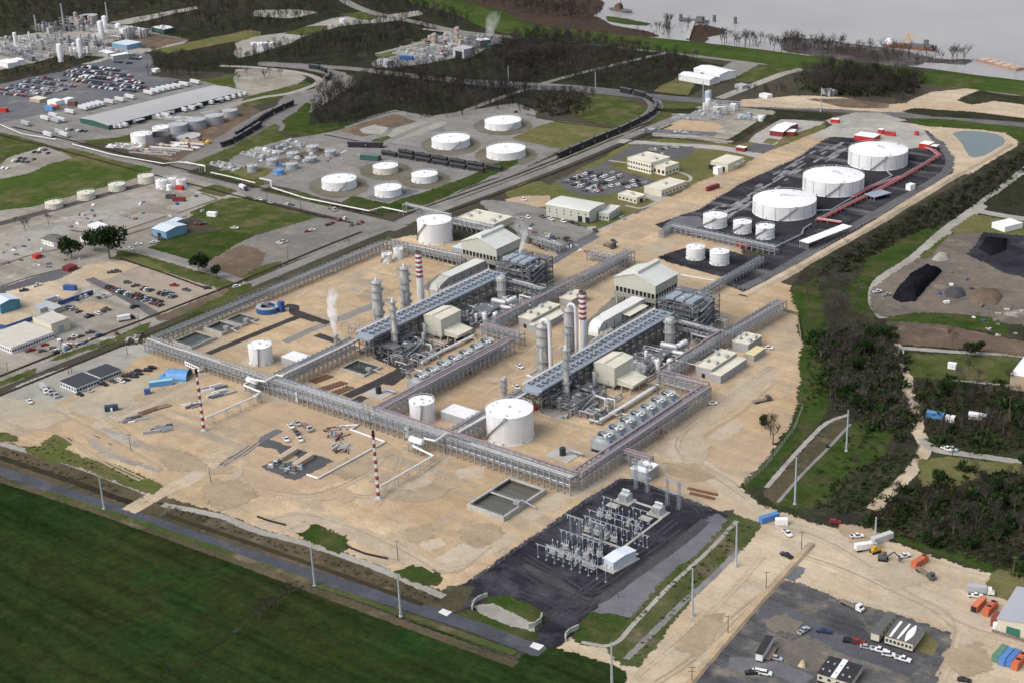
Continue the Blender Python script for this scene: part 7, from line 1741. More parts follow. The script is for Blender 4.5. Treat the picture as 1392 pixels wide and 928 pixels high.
vpx('truck','dark blue',S(240,130,(530,745))[0],-15,'lorry with a blue cab and long white box at the road crossing')
vpx('flatbed','silver',S(240,130,(1230,905))[0],-20,'pale flatbed driving along the road by the white pipe')
for k,(a,b_) in enumerate(((620,820),(660,825),(700,838),(740,850),(880,865),(905,870))):vpx('car',('silver','white','dark grey')[k%3],S(240,130,(a,b_))[0],-20+k*7,'%s car, %s along the grass by the road crossing'%(('silver','white','dark grey')[k%3],ORD[k+1]),'cars by the road crossing')
for k,(a,b_) in enumerate(sorted(((145,395),(118,402),(400,295),(380,305),(440,278),(470,270),(505,305),(525,297),(560,290),(270,340),(290,335),(128,590)))):vpx(('car','pickup','suv')[k%3],('white','dark grey','silver','red')[k%4 if k!=6 else 3],T(1,1,(a,b_))[0],10+k*13,'%s vehicle, %s from the left on the cracked lot by the public road'%(('white','dark grey','silver','red')[k%4 if k!=6 else 3],ORD[k+1]),'vehicles on the cracked lot')
for k,(a,b_,c) in enumerate(((700,435,'white'),(740,410,'white'),(660,385,'dark grey'),(825,400,'white'),(870,380,'dark grey'),(1060,300,'red'),(1090,298,'dark blue'),(1260,322,'white'),(1272,637,'white'),(600,560,'dark grey'),(632,555,'dark grey'),(728,632,'dark grey'),(685,615,'dark grey'),(1000,655,'dark grey'),(1115,645,'dark blue'),(935,630,'red'),(722,745,'black'))):
 vpx('pickup' if k%2 else 'suv',c,T(0,1,(a,b_))[0],10+(k*37)%60,'%s vehicle %s'%(c,('beside the big oaks, nearest the lane','on the lane by the big oaks','in the shade behind the big oaks','below the blue workshop','at the wall of the blue workshop','behind the blue workshop','right of the red one behind the workshop','on the path through the grass lot','on the side road at the grass verge','left of two on the open sand lot','right of two on the open sand lot','alone in the middle of the sand lot','on the rear edge of the sand lot','behind the end of the parked row','at the far right corner of the car park','with a boom among the parked rows','beside the lane end of the car park')[k]))
for k,(a,b_,c) in enumerate(((285,695,'white'),(380,712,'white'),(450,720,'black'),(490,735,'dark grey'),(215,675,'dark grey'),(635,785,'dark grey'),(850,685,'silver'),(780,870,'dark grey'),(755,900,'black'),(740,910,'dark grey'),(300,840,'dark grey'),(380,850,'black'),(415,870,'dark grey'),(105,680,'white'),(45,690,'silver'),(70,540,'white'))):
 vpx(('pickup','suv')[k%2] if k not in (8,9,11) else 'flatbed',c,S(700,180,(a,b_))[0],-20,'%s vehicle %s'%(c,('left of the black warehouse doors','second left of the warehouse doors','in front of the left black door','in front of the right black door','at the left corner of the warehouse','on the kerb at the warehouse corner','on the campus road by the annex','at the top of the sand lot by the short rack','in the middle of the sand lot by the short rack','at the left of the sand lot by the short rack','by the steam behind the yard rack','in the middle behind the yard rack','at the right behind the yard rack','in the middle of the grey yard','at the far left of the grey yard','on the orange sand above the grey yard')[k]))
cols=['white']*6+['black']*4+['silver']*4+['dark grey']*4+['red','dark blue']
def row_of(pa,pb,name,fill=.85,across= True,lead='from the near end',gap=2.9,far= False):
 p,q=g(*pa),g(*pb);d=q-p;n=int(d.length/gap);a=math.atan2(d.y,d.x)+(PI/2 if across else 0);k=0
 for i in range(n):
  if random.random()>fill: continue
  k+=1;c=random.choice(cols);x=p.lerp(q,(i+.5)/n)
  vehicle(random.choice(('car','suv','suv','pickup')),c,x.x,x.y,a+random.uniform(-.05,.05),'%s car, %s %s, %s'%(c,ORD[k] if k<21 else 'last',lead if k<21 else 'at the far end',name),'cars '+name.replace('the ','of the ',1) if 0 else 'cars parked in '+name)
for pa,pb,nm in (((385,405),(600,318),'the rear row, office car park'),((455,428),(690,335),'the second row, office car park'),((485,447),(780,325),'the third row, office car park'),((540,474),(840,345),'the fourth row, office car park'),((585,488),(770,430),'the front row, office car park'),((800,425),(1000,378),'the gatehouse row, office car park'),((880,445),(1040,405),'the footpath row, office car park'),((1060,150),(1290,125),'the rear row behind the two storey office')):
 row_of(*S(700,180,pa,pb),nm,.8)
row_of(*S(700,180,(1090,175),(1240,195)),'the row behind the office',.5)
for pa,pb,nm in (((575,636),(725,690),'the rear left row, contractor lot'),((728,690),(870,740),'the front row, contractor lot'),((722,676),(868,722),'the row behind the front one, contractor lot'),((765,645),(960,700),'the right hand row, contractor lot'),((860,655),(955,690),'the doubled right hand row, contractor lot'),((515,700),(600,675),'the short row by the blue hoarding'),((345,735),(490,800),'the row along the sand square'),((515,785),(585,752),'the sand square right row'),((395,712),(490,672),'the row under the blue hoarding')):
 row_of(*T(0,1,pa,pb),nm,.85)
# far storage lots: small single-mesh cars
def far_car(c):
 b=MB();b.box(0,0,.3,4.6,1.8,.7);b.cur=1;b.add([(-1.7,-.8,1.0),(1.0,-.8,1.0),(1.0,.8,1.0),(-1.7,.8,1.0),(-1.2,-.65,1.5),(.4,-.65,1.5),(.4,.65,1.5),(-1.2,.65,1.5)],[(0,1,5,4),(1,2,6,5),(2,3,7,6),(3,0,4,7)]);b.cur=0;b.add([(-1.2,-.65,1.5),(.4,-.65,1.5),(.4,.65,1.5),(-1.2,.65,1.5)],[(0,1,2,3)])
 return b
def lot_points(pix,dx,dy,ang):
 poly=[tuple(g(*p).xy) for p in pix];c,s=math.cos(ang),math.sin(ang);out=[]
 us=[(x*c+y*s,-x*s+y*c) for x,y in poly]
 u=min(a for a,b in us);
 while u<max(a for a,b in us):
  v=min(b for a,b in us);r=0
  while v<max(b for a,b in us):
   p=(u*c-v*s,u*s+v*c)
   if inside(p,poly):out.append((*p,r))
   v+=dy if r%2==0 else dy*2.3;r+=1
  u+=dx
 return out
pts=lot_points(T(0,0,(-30,500),(60,460),(230,415),(330,430),(430,465),(330,490),(200,530),(60,520)),2.7,5.1,.15)
random.shuffle(pts);protos={}
for x,y,r in pts[:110]:
 c=random.choice(cols)
 if c not in protos:protos[c]=o=far_car(c).build('stored_car',[PAINT[c],GLASS])
 else:o=protos[c].copy();COL.objects.link(o)
 tag(o,'small %s car in the packed storage yard at the left edge'%c,'car','%s cars of the storage yard at the left edge'%c);o.location=(x,y,gz(x,y));o.rotation_euler=(0,0,.15+PI/2)
REST=pts[110:]
def car_mass(pix,label,dx,dy,ang,fill):
 b=MB();ms=[PAINT[c] for c in ('white','black','silver','dark grey','red','dark blue')]
 for x,y,r in (lot_points(pix,dx,dy,ang) if pix else REST):
  if random.random()>fill: continue
  b.cur=random.choice((0,0,1,1,1,2,3,3,3,5,5)) if random.random()<.96 else 4;z=gz(x,y);b.box(x,y,z+.3,1.8,4.6,.7,ang);b.box(x-.1,y,z+1,1.5,2.0,.5,ang)
 tag(b.build('stored_cars',ms),label,'cars',kind='stuff')
car_mass( None,'dense mass of further cars in the storage yard at the left edge',3,5.6,.15,.9)
car_mass(T(0,0,(330,400),(420,360),(560,355),(620,375),(740,430),(790,470),(720,500),(600,490),(480,470),(380,425)),'packed mass of cars in the storage yard beside the far works',2.7,5.1,.15,.95)
car_mass(T(0,0,(0,890),(80,855),(230,800),(290,810),(250,850),(130,890),(20,925)),'scattered cars on the gravel beside the old meadow',4.5,8,.3,.6)
car_mass(T(0,0,(600,330),(700,315),(780,310),(740,340),(640,350)),'few cars parked before the white far sheds',4,8,.2,.6)
car_mass(T(0,0,(340,690),(420,690),(470,715),(400,720)),'cars beside the gable end of the long warehouse',4,8,.2,.7)
# semi trailers round the long warehouse
def semi(label,px,py,ang,grp,col='white',L=13.5):
 p=g(px,py);k=('semi',col)
 if k not in _PROTO:
  t=thing('semi_trailer','-','trailer');b=MB();b.box(0,0,1.1,L,2.5,2.8);b.build('box',mat('trailer_white',(.58,.59,.60),.5,0,.1) if col=='white' else PAINT[col],t);b=MB();b.box(-.5,0,.7,L-2,1,.4);b.build('chassis',PAINT['dark grey'],t);wheels(t,(-5.2,-4),1.0,.5);_PROTO[k]=o=t
 else:o=copy_tree(_PROTO[k])
 return put(o,(p.x,p.y,gz(p.x,p.y)),ang,label,grp)
gb='white trailers on the rear side of the long warehouse'
for k,(a,b_) in enumerate(((378,612),(448,592),(470,586),(492,580),(515,574),(540,568),(590,558),(645,547),(700,532),(800,510),(835,500),(865,492),(893,486),(920,480),(950,474),(990,464),(1050,452))):
 semi('white trailer behind the long warehouse, %s from the scrap yard end'%ORD[k+1],*T(0,0,(a,b_))[0],PI*.98,gb)
gf='white trailers at the docks of the long warehouse'
for k,(a,b_) in enumerate(((600,690),(630,688),(660,682),(735,645),(840,635),(885,632),(980,600),(1020,592),(1060,578),(1120,560),(1170,548),(1210,540),(1240,530),(1275,522),(1300,515))):
 semi('white trailer at the docks, %s from the green gable'%ORD[k+1],*T(0,0,(a,b_))[0],PI*.98,gf)
for k,(a,b_) in enumerate(((140,675),(245,648),(290,632),(300,660),(330,655),(260,735),(320,722),(345,735))):
 semi('trailer parked left of the long warehouse, %s from the road'%ORD[k+1],*T(0,0,(a,b_))[0],PI*.96,'trailers left of the long warehouse','white' if k%3 else 'silver')
# ------------------------------------------------------------------ railway wagons
WBL=mat('wagon_black',(.020,.020,.024),.6,.1,.25,.4)
def wagon(kind):
 t=thing('rail_wagon','-','rail wagon')
 if kind=='tank':
  b=MB();b.tube((-7.4,0,2.6),(7.4,0,2.6),1.5,n=14);b.lathe([(.6,3.9),(.6,4.6)],10);b.build('tank',WBL,t)
 else:
  m=WBL if kind=='hopper' else PAINT['white'];b=MB();b.add([(x,y,z) for x,z in ((-7.6,4.4),(-6.2,1.0),(6.2,1.0),(7.6,4.4)) for y in (-1.5,1.5)],[(0,1,3,2),(2,3,5,4),(4,5,7,6),(0,2,4,6),(7,5,3,1),(6,7,1,0)]);b.build('body',m,t,fixn= True)
  b=MB();b.box(0,0,4.4,14,2.0,.25);b.build('roof_walk',GRIME,t)
 b=MB();b.box(0,0,.8,16,1.2,.3);b.build('frame',GRIME,t)
 for s in (-1,1):
  b=MB();b.box(s*5.8,0,.3,2.6,2.2,.6)
  for e in (-.9,.9):b.tube((s*5.8+e,-.8,.45),(s*5.8+e,.8,.45),.45,n=8)
  b.build('bogie',TYRE,t)
 return t
def train(pix,name,kind='tank',gap=17.2,skip=(),white=(),curve= True):
 P=[g(x,y).xy for x,y in pix];P=spline(P,12) if len(P)>2 else P;acc=0;k=0;nxt=gap/2
 for a,b in zip(P,P[1:]):
  L=(b-a).length
  while nxt<=acc+L:
   c=a.lerp(b,(nxt-acc)/L);k+=1;nxt+=gap
   if k in skip: continue
   kd='white' if k in white else kind
   if kd not in _PROTO:_PROTO[kd]=o=wagon(kd)
   else:o=copy_tree(_PROTO[kd])
   put(o,(c.x,c.y,gz(c.x,c.y)),math.atan2(b.y-a.y,b.x-a.x),'%s %s wagon, %s in %s'%('white' if kd=='white' else 'black','covered' if kd!='tank' else 'tank',ORD[k] if k<21 else 'last',name),'wagons of '+name)
  acc+=L
train(T(1,0,(665,832),(950,882),(1245,935)),'the nearer string beside the low white tanks')
train(T(1,0,(755,825),(960,862),(1295,918)),'the rear string beside the low white tanks')
train(T(1,0,(485,792),(635,795)),'the short string at the yard throat','hopper',15)
train(S(240,130,(345,415),(470,365),(700,225)),'the nearest siding string by the scrap yard','hopper')
train(S(240,130,(470,330),(600,250),(720,165)),'the middle siding string by the scrap yard','hopper')
train(S(240,130,(560,270),(730,165),(900,85)),'the farthest siding string by the scrap yard','hopper')
train(T(2,0,(225,855),(420,770),(600,695),(730,625),(755,580),(735,550),(690,525),(640,512),(585,500)),'the long train on the curve','hopper',17.2,(),(19,20))
train(T(1,0,(275,368),(340,380),(385,405),(375,440)),'the small train at the far curve','hopper')
# ------------------------------------------------------------------ river craft
t=thing('dredge_barge','long rust red work barge with a yellow crane on the river','barge',(*g(*T(3,0,(770,258))[0]).xy,.2),math.atan2(*( lambda d:(d.y,d.x))(g(*T(3,0,(900,262))[0])-g(*T(3,0,(640,240))[0]))))
L=(g(*T(3,0,(905,262))[0])-g(*T(3,0,(637,240))[0])).length
b=MB();b.add([(x,y,z) for x0,z in ((L/2-3,-.5),(L/2,2.2)) for x,y in ((-x0,-7),(x0,-7),(x0,7),(-x0,7))],[(3,2,1,0),(4,5,6,7),(0,1,5,4),(1,2,6,5),(2,3,7,6),(3,0,4,7)]);b.build('hull',mat('hull_rust',(.15,.07,.045),.7,0,.25,.1),t)
b=MB();b.box(-L*.42,0,2.2,8,6,3);b.box(-L*.43,0,5.2,4,4,2);b.build('deckhouse',WHITE,t)
b=MB();b.beam((L*.02,0,2.2),(-L*.06,0,13),.9);b.beam((-L*.06,0,13),(-L*.14,0,2.2),.6);b.beam((-L*.06,0,13),(L*.1,0,11),.7);b.build('crane',PAINT['yellow'],t)
b=MB();b.box(L*.22,0,2.2,22,8,1.6);b.box(L*.3,2,2.2,4,3,6);b.build('machinery',GRIME,t)
t=thing('river_barge','pale red flat barge moored at the right of the river','barge',(*g(*T(3,0,(1255,352))[0]).xy,.2),-.45)
b=MB();b.box(0,0,-.3,52,11,2.0);b.build('hull',mat('pale_rust_hull',(.30,.19,.14),.7,0,.2,.1),t);b=MB()
for k in range(5):b.box(-20+k*10,0,1.7,8,9,.6)
b.build('hatch',mat('pale_hatch',(.48,.36,.28),.7),t)
t=thing('jetty','wooden jetty with walkway running out into the river','jetty',(*g(*T(2,0,(925,215))[0]).xy,1.2));a=g(*T(2,0,(925,215))[0]);c=g(*T(2,0,(960,118))[0]);d=c-a
b=MB();b.beam((0,0,0),d,4,.5);b.build('walkway',CONCW,t);b=MB()
for k in range(12):p=d*(k/11);b.box(p.x,p.y,-2,.6,3.5,2.2)
b.build('pile',TIMBER,t);b=MB();b.box(d.x,d.y,0,34,9,1.2);b.box(d.x+8,d.y,1,8,5,4);b.build('platform',GRIME,t)
for k,(a,b_) in enumerate(((890,112),(1182,128),(1070,118))):
 p=g(*T(2,0,(a,b_))[0]);t=thing('mooring_dolphin',('mooring dolphin left of the jetty','mooring dolphin far right of the jetty','mooring dolphin just right of the jetty')[k],'mooring post',(p.x,p.y,0));q=MB();q.tube((0,0,-1),(0,0,7),1.8,n=10);q.build('pile',GRIME,t)
t=thing('river_boat','dark workboat lying off the drowned trees','boat',(*g(*T(2,0,(570,62))[0]).xy,0),-.3)
b=MB();b.add([(-16,-4,0),(12,-4,0),(18,0,0),(12,4,0),(-16,4,0),(-16,-4.5,2.5),(13,-4.5,2.8),(20,0,3.2),(13,4.5,2.8),(-16,4.5,2.5)],[(4,3,2,1,0),(5,6,7,8,9),(0,1,6,5),(1,2,7,6),(2,3,8,7),(3,4,9,8),(4,0,5,9)]);b.build('hull',GRIME,t)
b=MB();b.box(-4,0,2.6,9,5,4);b.box(-3,0,6.6,5,4,2);b.build('cabin',RUSTY,t);b=MB();b.beam((0,0,6),(-2,0,20),.4);b.build('mast',GRIME,t)
# ------------------------------------------------------------------ long warehouse and the far works
A,Bp,Cp=g(*T(0,0,(413,640))[0],4),g(*T(0,0,(582,676))[0],4),g(*T(0,0,(1305,493))[0],4)
d=Cp-Bp;ang=math.atan2(d.y,d.x);L=d.length;n=Vector((-d.y,d.x,0)).normalized();W=abs((A-Bp).dot(n));c=(Bp+Cp)/2+n*W/2*(1 if (A-Bp).dot(n)>0 else -1)
t=bld('very long grey roofed warehouse with a dark green gable and dock doors',(c.x,c.y),ang,L,W,4,mat('dark_green_wall',(.025,.085,.07),.6,0,.1),mat('long_grey_roof',(.40,.40,.385),.6,.1,.06,.03,(.36,.36,.35),.01),kind='gable',rise=1.3)
for k in range(34):
 for s in (-1,1):b=MB();b.box(-L/2+6+k*(L-12)/33,s*(W/2+.1),.6,3.2,.2,2.8);b.build('dock_door',BLACK if (k*7)%5 else OFFW,t)
for k in range(4):b=MB();b.box(-L*.3+k*L*.2,-W/2-3,3.3,9,6,.3);b.build('dock_canopy',mat('long_grey_roof',(.4,.4,.385)),t)
def far_block(label,px,py,w_,d_,h,seed,pal,name='process_block',cat='process unit',n=16,rz=0.0,group='blocks of the distant works'):
 rs=random.Random(seed);p=g(px,py);t=thing(name,label,cat,(p.x,p.y,0),rz,group)
 for k in range(n):
  x,y=rs.uniform(-w_/2,w_/2),rs.uniform(-d_/2,d_/2);m=rs.choice(pal);q=MB();r=rs.random()
  if r<.35:a,b_=rs.uniform(2.5,8),rs.uniform(2.5,7);q.box(x,y,0,a,b_,rs.uniform(.2,.8)*h);q.build('structure_bay',m,t)
  elif r<.75:R=rs.uniform(.9,2.4);z=rs.uniform(.4,1)*h;q.lathe([(R,0),(R,z)]+dome(R,z,R*.5),10,x,y);q.build('vessel',m,t)
  else:z=rs.uniform(2,h*.7);q.tube((x-w_*.14,y,z),(x+w_*.14,y,z),min(.6,h*.06),n=6);q.beam((x,y,0),(x,y,z),.5);q.build('pipe_run',m,t)
 q=MB()
 for i in range(5):
  for j in range(3):q.box(-w_/2+w_*i/4,-d_/2+d_*j/2,0,.5,.5,h*.7)
 for z in (.3,.5,.7):
  for j in range(3):q.box(0,-d_/2+d_*j/2,h*z-.4,w_,.4,.4)
 q.build('frame',pal[-1],t)
 return t
PW=[OFFW,OFFW,LAG,ALU,LAG];PG=[LAG,GREYW,ALU,STEEL,GREYW];PD=[GREYW,GRIME,STEEL,LAG,STEELD];TAN=mat('tan_vessel',(.45,.37,.28),.6,0,.2);PT=[TAN,LAG,TAN,GREYW,RUSTY,STEEL]
SC0= lambda a,b:S(0,0,(a,b))[0]
for k,(a,b_,w_,d_,h,pal,lab) in enumerate(((890,290,60,24,15,PW,'tall white block of the distant works by its white towers'),(1040,280,50,16,11,PW,'lower white block at the right of the distant works'),(610,220,36,20,17,PT,'tan and white block below the big pale grey tank'),(720,240,50,20,9,PD,'grey machinery block in the middle of the distant works'),(320,370,50,30,15,PW,'pale block behind the left white tower'),(420,380,40,30,17,PG,'grey frame block between the two near white towers'),(560,430,50,22,11,PW,'white block between the near white towers'),(230,380,40,26,9,PW,'low white cluster left of the white towers'),(60,400,60,30,7,PG,'low pale cluster at the left picture edge'),(180,440,70,24,6,PD,'grey equipment rows before the left cluster'),(400,250,46,22,10,PD,'small grey block under the thin masts'),(730,360,30,20,13,PG,'pale columns right of the near towers'),(560,340,80,16,6,PD,'dark pipe alley behind the near towers'),(150,330,60,12,4,PD,'dark rail cars row like block behind the left cluster'),(900,420,60,14,5,PG,'long white shed row before the dark hedge'))):
 far_block(lab,*SC0(a,b_),w_,d_,h,k,pal,n=20)
for lab,bx,by,tx,ty,r in (('left white tower of the pair at the white block',805,310,790,165,3.2),('right white tower of the pair at the white block',838,262,824,125,3.0),('short white tower on the white block',940,275,932,185,3.4),('near white tower at the edge of the dark hedge',485,490,460,345,3.2),('near white tower farther right at the dark hedge',640,460,612,305,3.0),('thin white column beside the far right fence',1137,275,1135,230,1.2)):
 px,py=SC0(bx,by);p=g(px,py);vessel(lab,p.x,p.y,r,up(px,py,0,SC0(tx,ty)[1]),OFFW,.6,0,'white towers of the distant works','process_tower','process column')
for lab,bx,by,ty,r in (('thin pale mast at the left of the distant works',290,250,120,.9),('thin grey mast in the middle of the distant works',510,235,30,1.1),('thin pale mast behind the white towers',850,165,20,.8),('short dark mast second from the left',348,250,170,1.0),('short dark mast third from the left',438,230,180,.8)):
 px,py=SC0(bx,by);p=g(px,py);h=up(px,py,0,SC0(0,ty)[1]);t=thing('mast',lab,'mast',p,0,'masts of the distant works')
 b=MB();b.lathe([(r*1.4,0),(r,h*.5),(r*.7,h)],8);b.build('shaft',ALU if 'pale' in lab else GREYW,t);b=MB();b.lathe([(r*1.3,h-1.5),(r*1.3,h-1.1)],8);b.build('platform',STEEL,t)
for lab,pts,h,wl,rf in (('blue sided shed with a pale roof in the distant works',((880,340),(1000,360),(1065,325)),5,mat('workshop_blue',(.16,.3,.42)),mat('pale_blue_roof',(.55,.62,.68))),('dark walled shed with a white roof in the far clearing',((1195,215),(1290,235),(1370,215)),5,mat('dark_green_wall',(.025,.085,.07)),WHITE),('square white roof before the dark hedge',((775,405),(850,425),(895,410)),4,GREYW,OFFW),('long white roof before the dark hedge',((865,435),(890,445),(1000,415)),4,GREYW,WHITE),('white shed at the left picture edge of the works',((-20,480),(60,505),(110,480)),5,OFFW,WHITE),('second white shed left of the hedge',((85,465),(140,480),(180,465)),5,OFFW,WHITE),('small white hut by the storage yard wood',((1195,545),(1225,552),(1250,540)),3,OFFW,WHITE),('white canvas hall in the storage yard, left one',((370,795),(440,805),(450,780)),4,WHITE,WHITE),('white canvas hall in the storage yard, right one',((480,785),(530,790),(548,768)),4,WHITE,WHITE),('tan stockpile shed beside the canvas halls',((230,775),(310,790),(330,765)),3,mat('tan_wall',(.42,.33,.23)),CREAM)):
 qb(lab,[SC0(*q) for q in pts],h,wl,rf,trim= False)
for k,(a,b_,m) in enumerate(((30,885,RED),(430,860,mat('orange_bright',(.58,.17,.08))),(395,870,SKYB),(575,835,RUSTY))):
 p=g(*SC0(a,b_));bld(('red box in the corner of the storage yard','orange box by the storage yard fence','light blue box by the storage yard fence','brown box at the warehouse corner')[k],(p.x,p.y),.2,9,4,3.5,m,m,name='container',cat='container',trim= False)
N2= lambda a,b:(480+a/6.313,30+b/6.313)
for k,(a,b_,w_,d_,h,pal,lab) in enumerate(((750,240,50,30,12,PT,'tan process block beside the grey cube of the levee works'),(830,260,40,16,9,PW,'pale vessels left of the grey cube'),(620,265,60,16,5,[RED,GREYW,LAG,TAN,STEEL],'low reddish equipment of the levee works'),(560,300,60,10,4,PG,'low pale equipment of the levee works'),(960,170,60,16,6,PT,'low tan equipment by the right brown column'),(800,190,40,20,8,PT,'tan frame between the brown columns'),(1100,170,26,14,9,PD,'grey frame under the steam of the levee works'))):
 far_block(lab,*N2(a,b_),w_,d_,h,50+k,pal,group='blocks of the levee works')
for lab,bx,by,ty in (('brown column at the left of the levee works',700,240,100),('brown column at the right of the levee works',895,190,45)):
 px,py=N2(bx,by);p=g(px,py);vessel(lab,p.x,p.y,2.4,up(px,py,0,N2(0,ty)[1]),TAN,.5,0,'brown columns of the levee works','process_tower','process column',3)
qb('grey cube shaped house with a black open side at the levee works',[N2(855,222),N2(950,240),N2(1025,215)],9,mat('cube_grey',(.40,.41,.43),.6),GTR,trim= False,doors=(('s',0,10,6.5,BLACK),))
qb('low dark cooling house under the steam of the levee works',[N2(1060,160),N2(1180,200),N2(1245,175)],4,mat('dark_green_wall',(.025,.085,.07)),GRIME,trim= False)
qb('flat black roofed shelter of the levee works',[N2(1050,150),N2(1090,165),N2(1145,140)],8,GRIME,mat('pale_blue_roof',(.55,.62,.68)),trim= False)
qb('rounded grey hangar at the left end of the levee works',[N2(205,335),N2(290,360),N2(320,335)],4,GTR,GTR,kind='curve',rise=2)
q=N2(460,325);p=g(*q);bld('dark blue box beside the hangar of the levee works',(p.x,p.y),.3,14,4,3.5,BLUE,BLUE,name='container',cat='container',trim= False)
# the small chemical works on the near side and the scrap yard
for k,(a,b_,w_,d_,h,pal,lab) in enumerate(((620,480,26,8,3,PG,'pale pipe alley at the left of the small chemical works'),(700,450,26,7,3,PW,'white horizontal vessels of the small chemical works'),(850,430,24,7,3.5,PD,'grey pipe rack block at the back of the small chemical works'),(940,385,18,6,3,PG,'white tops by the rail throat'),(820,550,16,4,2,[BLUE,GRIME,STEEL,SKYB],'dark blue pump row of the small chemical works'),(990,520,26,5,2.2,PD,'grey pipe bridge block among the grey tanks'),(400,560,30,9,2,PG,'loose pale equipment at the road end of the chemical works'))):
 far_block(lab,*S(240,130,(a,b_))[0],w_,d_,h,80+k,pal,group='blocks of the small chemical works')
for k,(a,b_,w_,d_,h,pal,lab) in enumerate(((950,790,40,16,2.5,[RUSTY,TAN,RUSTY,OFFW],'heap of rusty scrap in front of the dark open tank'),(830,820,40,12,2,[RUSTY,TAN,GREYW],'heap of rusty scrap left of the dark open tank'),(1050,770,24,10,3,[PAINT['yellow'],RUSTY,TAN],'heap of rusty scrap with yellow machinery by the wagons'),(680,790,30,10,2,PW,'pale scrap boxes beside the white tank'),(900,640,50,8,3,PW,'white plant rows at the docks'))):
 far_block(lab,*T(0,0,(a,b_))[0],w_,d_,h,100+k,pal,'scrap_heap','scrap',14,.3,'heaps of the scrap yard')
for k,(a,b_,w_,d_,h,pal,lab) in enumerate(((1100,600,30,24,9,PW,'white batching plant frame on the building site'),(1030,630,24,16,4,PG,'pale aggregate bins on the building site'),(1260,640,24,10,4,[mat('workshop_blue',(.16,.3,.42)),OFFW,GREYW],'blue and white sheds on the building site'),(960,635,30,10,2.5,PG,'row of pale trucks on the building site'),(880,715,60,8,1.6,PD,'row of dark machines on the near edge of the building site'))):
 far_block(lab,*T(2,0,(a,b_))[0],w_,d_,h,120+k,pal,'batching_plant','plant',14,.3,'heaps and frames of the building site')
p=g(*T(2,0,(1035,575))[0]);vessel('tall pale silo with blue legs on the building site',p.x,p.y,2.6,14,mat('silo_blue',(.40,.47,.55),.5),3,0, None,'silo','silo')
for k,(a,b_,w_,h,lab) in enumerate(((60,240,46,3,'jumble of pale boxes along the grey pipeline at the far left'),)): pass
# debris and laydown on the sand around the near flare
lay='steel laid down on the sand between the group of pickups and the near flare'
for k,(a,b_) in enumerate(((370,505),(410,495),(450,490),(430,520),(460,530),(440,545),(455,570),(470,585),(440,600),(480,600),(395,520),(420,580))):
 p=at(*T(1,2,(a,b_))[0]);rs=random.Random(k);t=thing('laydown_stack',lay,'steel stack',p,rs.uniform(0,3),'steel stacks near the flare')
 for j in range(4):q=MB();q.box(rs.uniform(-2,2),rs.uniform(-2,2),0,rs.uniform(2,6),rs.uniform(.4,1),rs.uniform(.3,1.1),rs.uniform(0,1));q.build('bundle',rs.choice((STEEL,GREYW,TIMBER,RUSTY,ALU)),t)
for k,(a,b_,lab) in enumerate(((1150,270,'heap of steel frames beside the far flare'),(1190,300,'narrow frames stacked along the far flare yard'),(870,490,'grey skid frames on the sand by the track'),(720,440,'dark machine parts on the sand'),(1050,360,'pale mats laid near the far flare'))):
 p=at(*T(0,2,(a,b_))[0]);rs=random.Random(90+k);t=thing('laydown_stack',lab,'steel stack',p,.8)
 for j in range(7):q=MB();q.box(rs.uniform(-5,5),rs.uniform(-3,3),0,rs.uniform(3,9),rs.uniform(.5,1.2),rs.uniform(.4,1.6),rs.uniform(0,.6));q.build('bundle',rs.choice((STEEL,GREYW,STEELD,OFFW)),t)
for k,(a,b_) in enumerate(((765,505),(398,388+9),(105,380+9))):
 px,py=((700+a/3.949,460+b_/3.949),S(640,400,(505,910))[0],S(480,460,(905,280))[0])[k];p=at(px,py);bld(('red hydrant box under the second cooling rack','red foam box on the side of the largest tank','red hydrant box under the first cooling rack')[k],(p.x,p.y),0,2.6,2.2,2.6,RED,RED,name='hydrant_box',cat='box',trim= False)
rs=random.Random(77)
for q,lab in ((T(0,1,(360,200),(700,130),(1100,140),(900,260),(600,330),(360,320)),'small broken block on the graded yard behind the blue workshop'),(T(0,1,(0,350),(330,330),(440,380),(300,430),(0,520)),'small broken block on the pale yard left of the big oaks'),(S(0,380,(250,520),(900,330),(1000,420),(500,580)),'small pallet stack on the yard before the contractor office'),(S(240,130,(350,560),(700,420),(1300,420),(1100,560),(560,620)),'small pipe skid on the floor of the small chemical works'),(S(560,280,(640,40),(900,80),(1250,260),(900,230)),'small stacked bundle on the grey yard behind the furnace building'),(T(3,1,(900,500),(1380,590),(1380,760),(900,720)),'small stone lump on the spoil yard')):
 for x,y in [( lambda p:(p.x,p.y))(g(q[0][0]+(q[2][0]-q[0][0])*u+(q[-1][0]-q[0][0])*v,q[0][1]+(q[2][1]-q[0][1])*u+(q[-1][1]-q[0][1])*v)) for u,v in [(rs.random(),rs.random()) for k in range(24)]]:
  b=MB();w0=rs.uniform(1,3.4);b.box(0,0,0,w0,rs.uniform(.8,2),rs.uniform(.4,1.5),rs.uniform(0,3));b.box(rs.uniform(-2,2),rs.uniform(-1,1),0,1.1,.9,rs.uniform(.3,.9),rs.uniform(0,3));o=b.build('yard_block',rs.choice((CONCW,GREYW,STEELD,TIMBER,RUSTY,OFFW,BLUE)), None,(x,y,gz(x,y)));tag(o,lab,'block',lab.replace('small ','').replace(' on','s on',1))
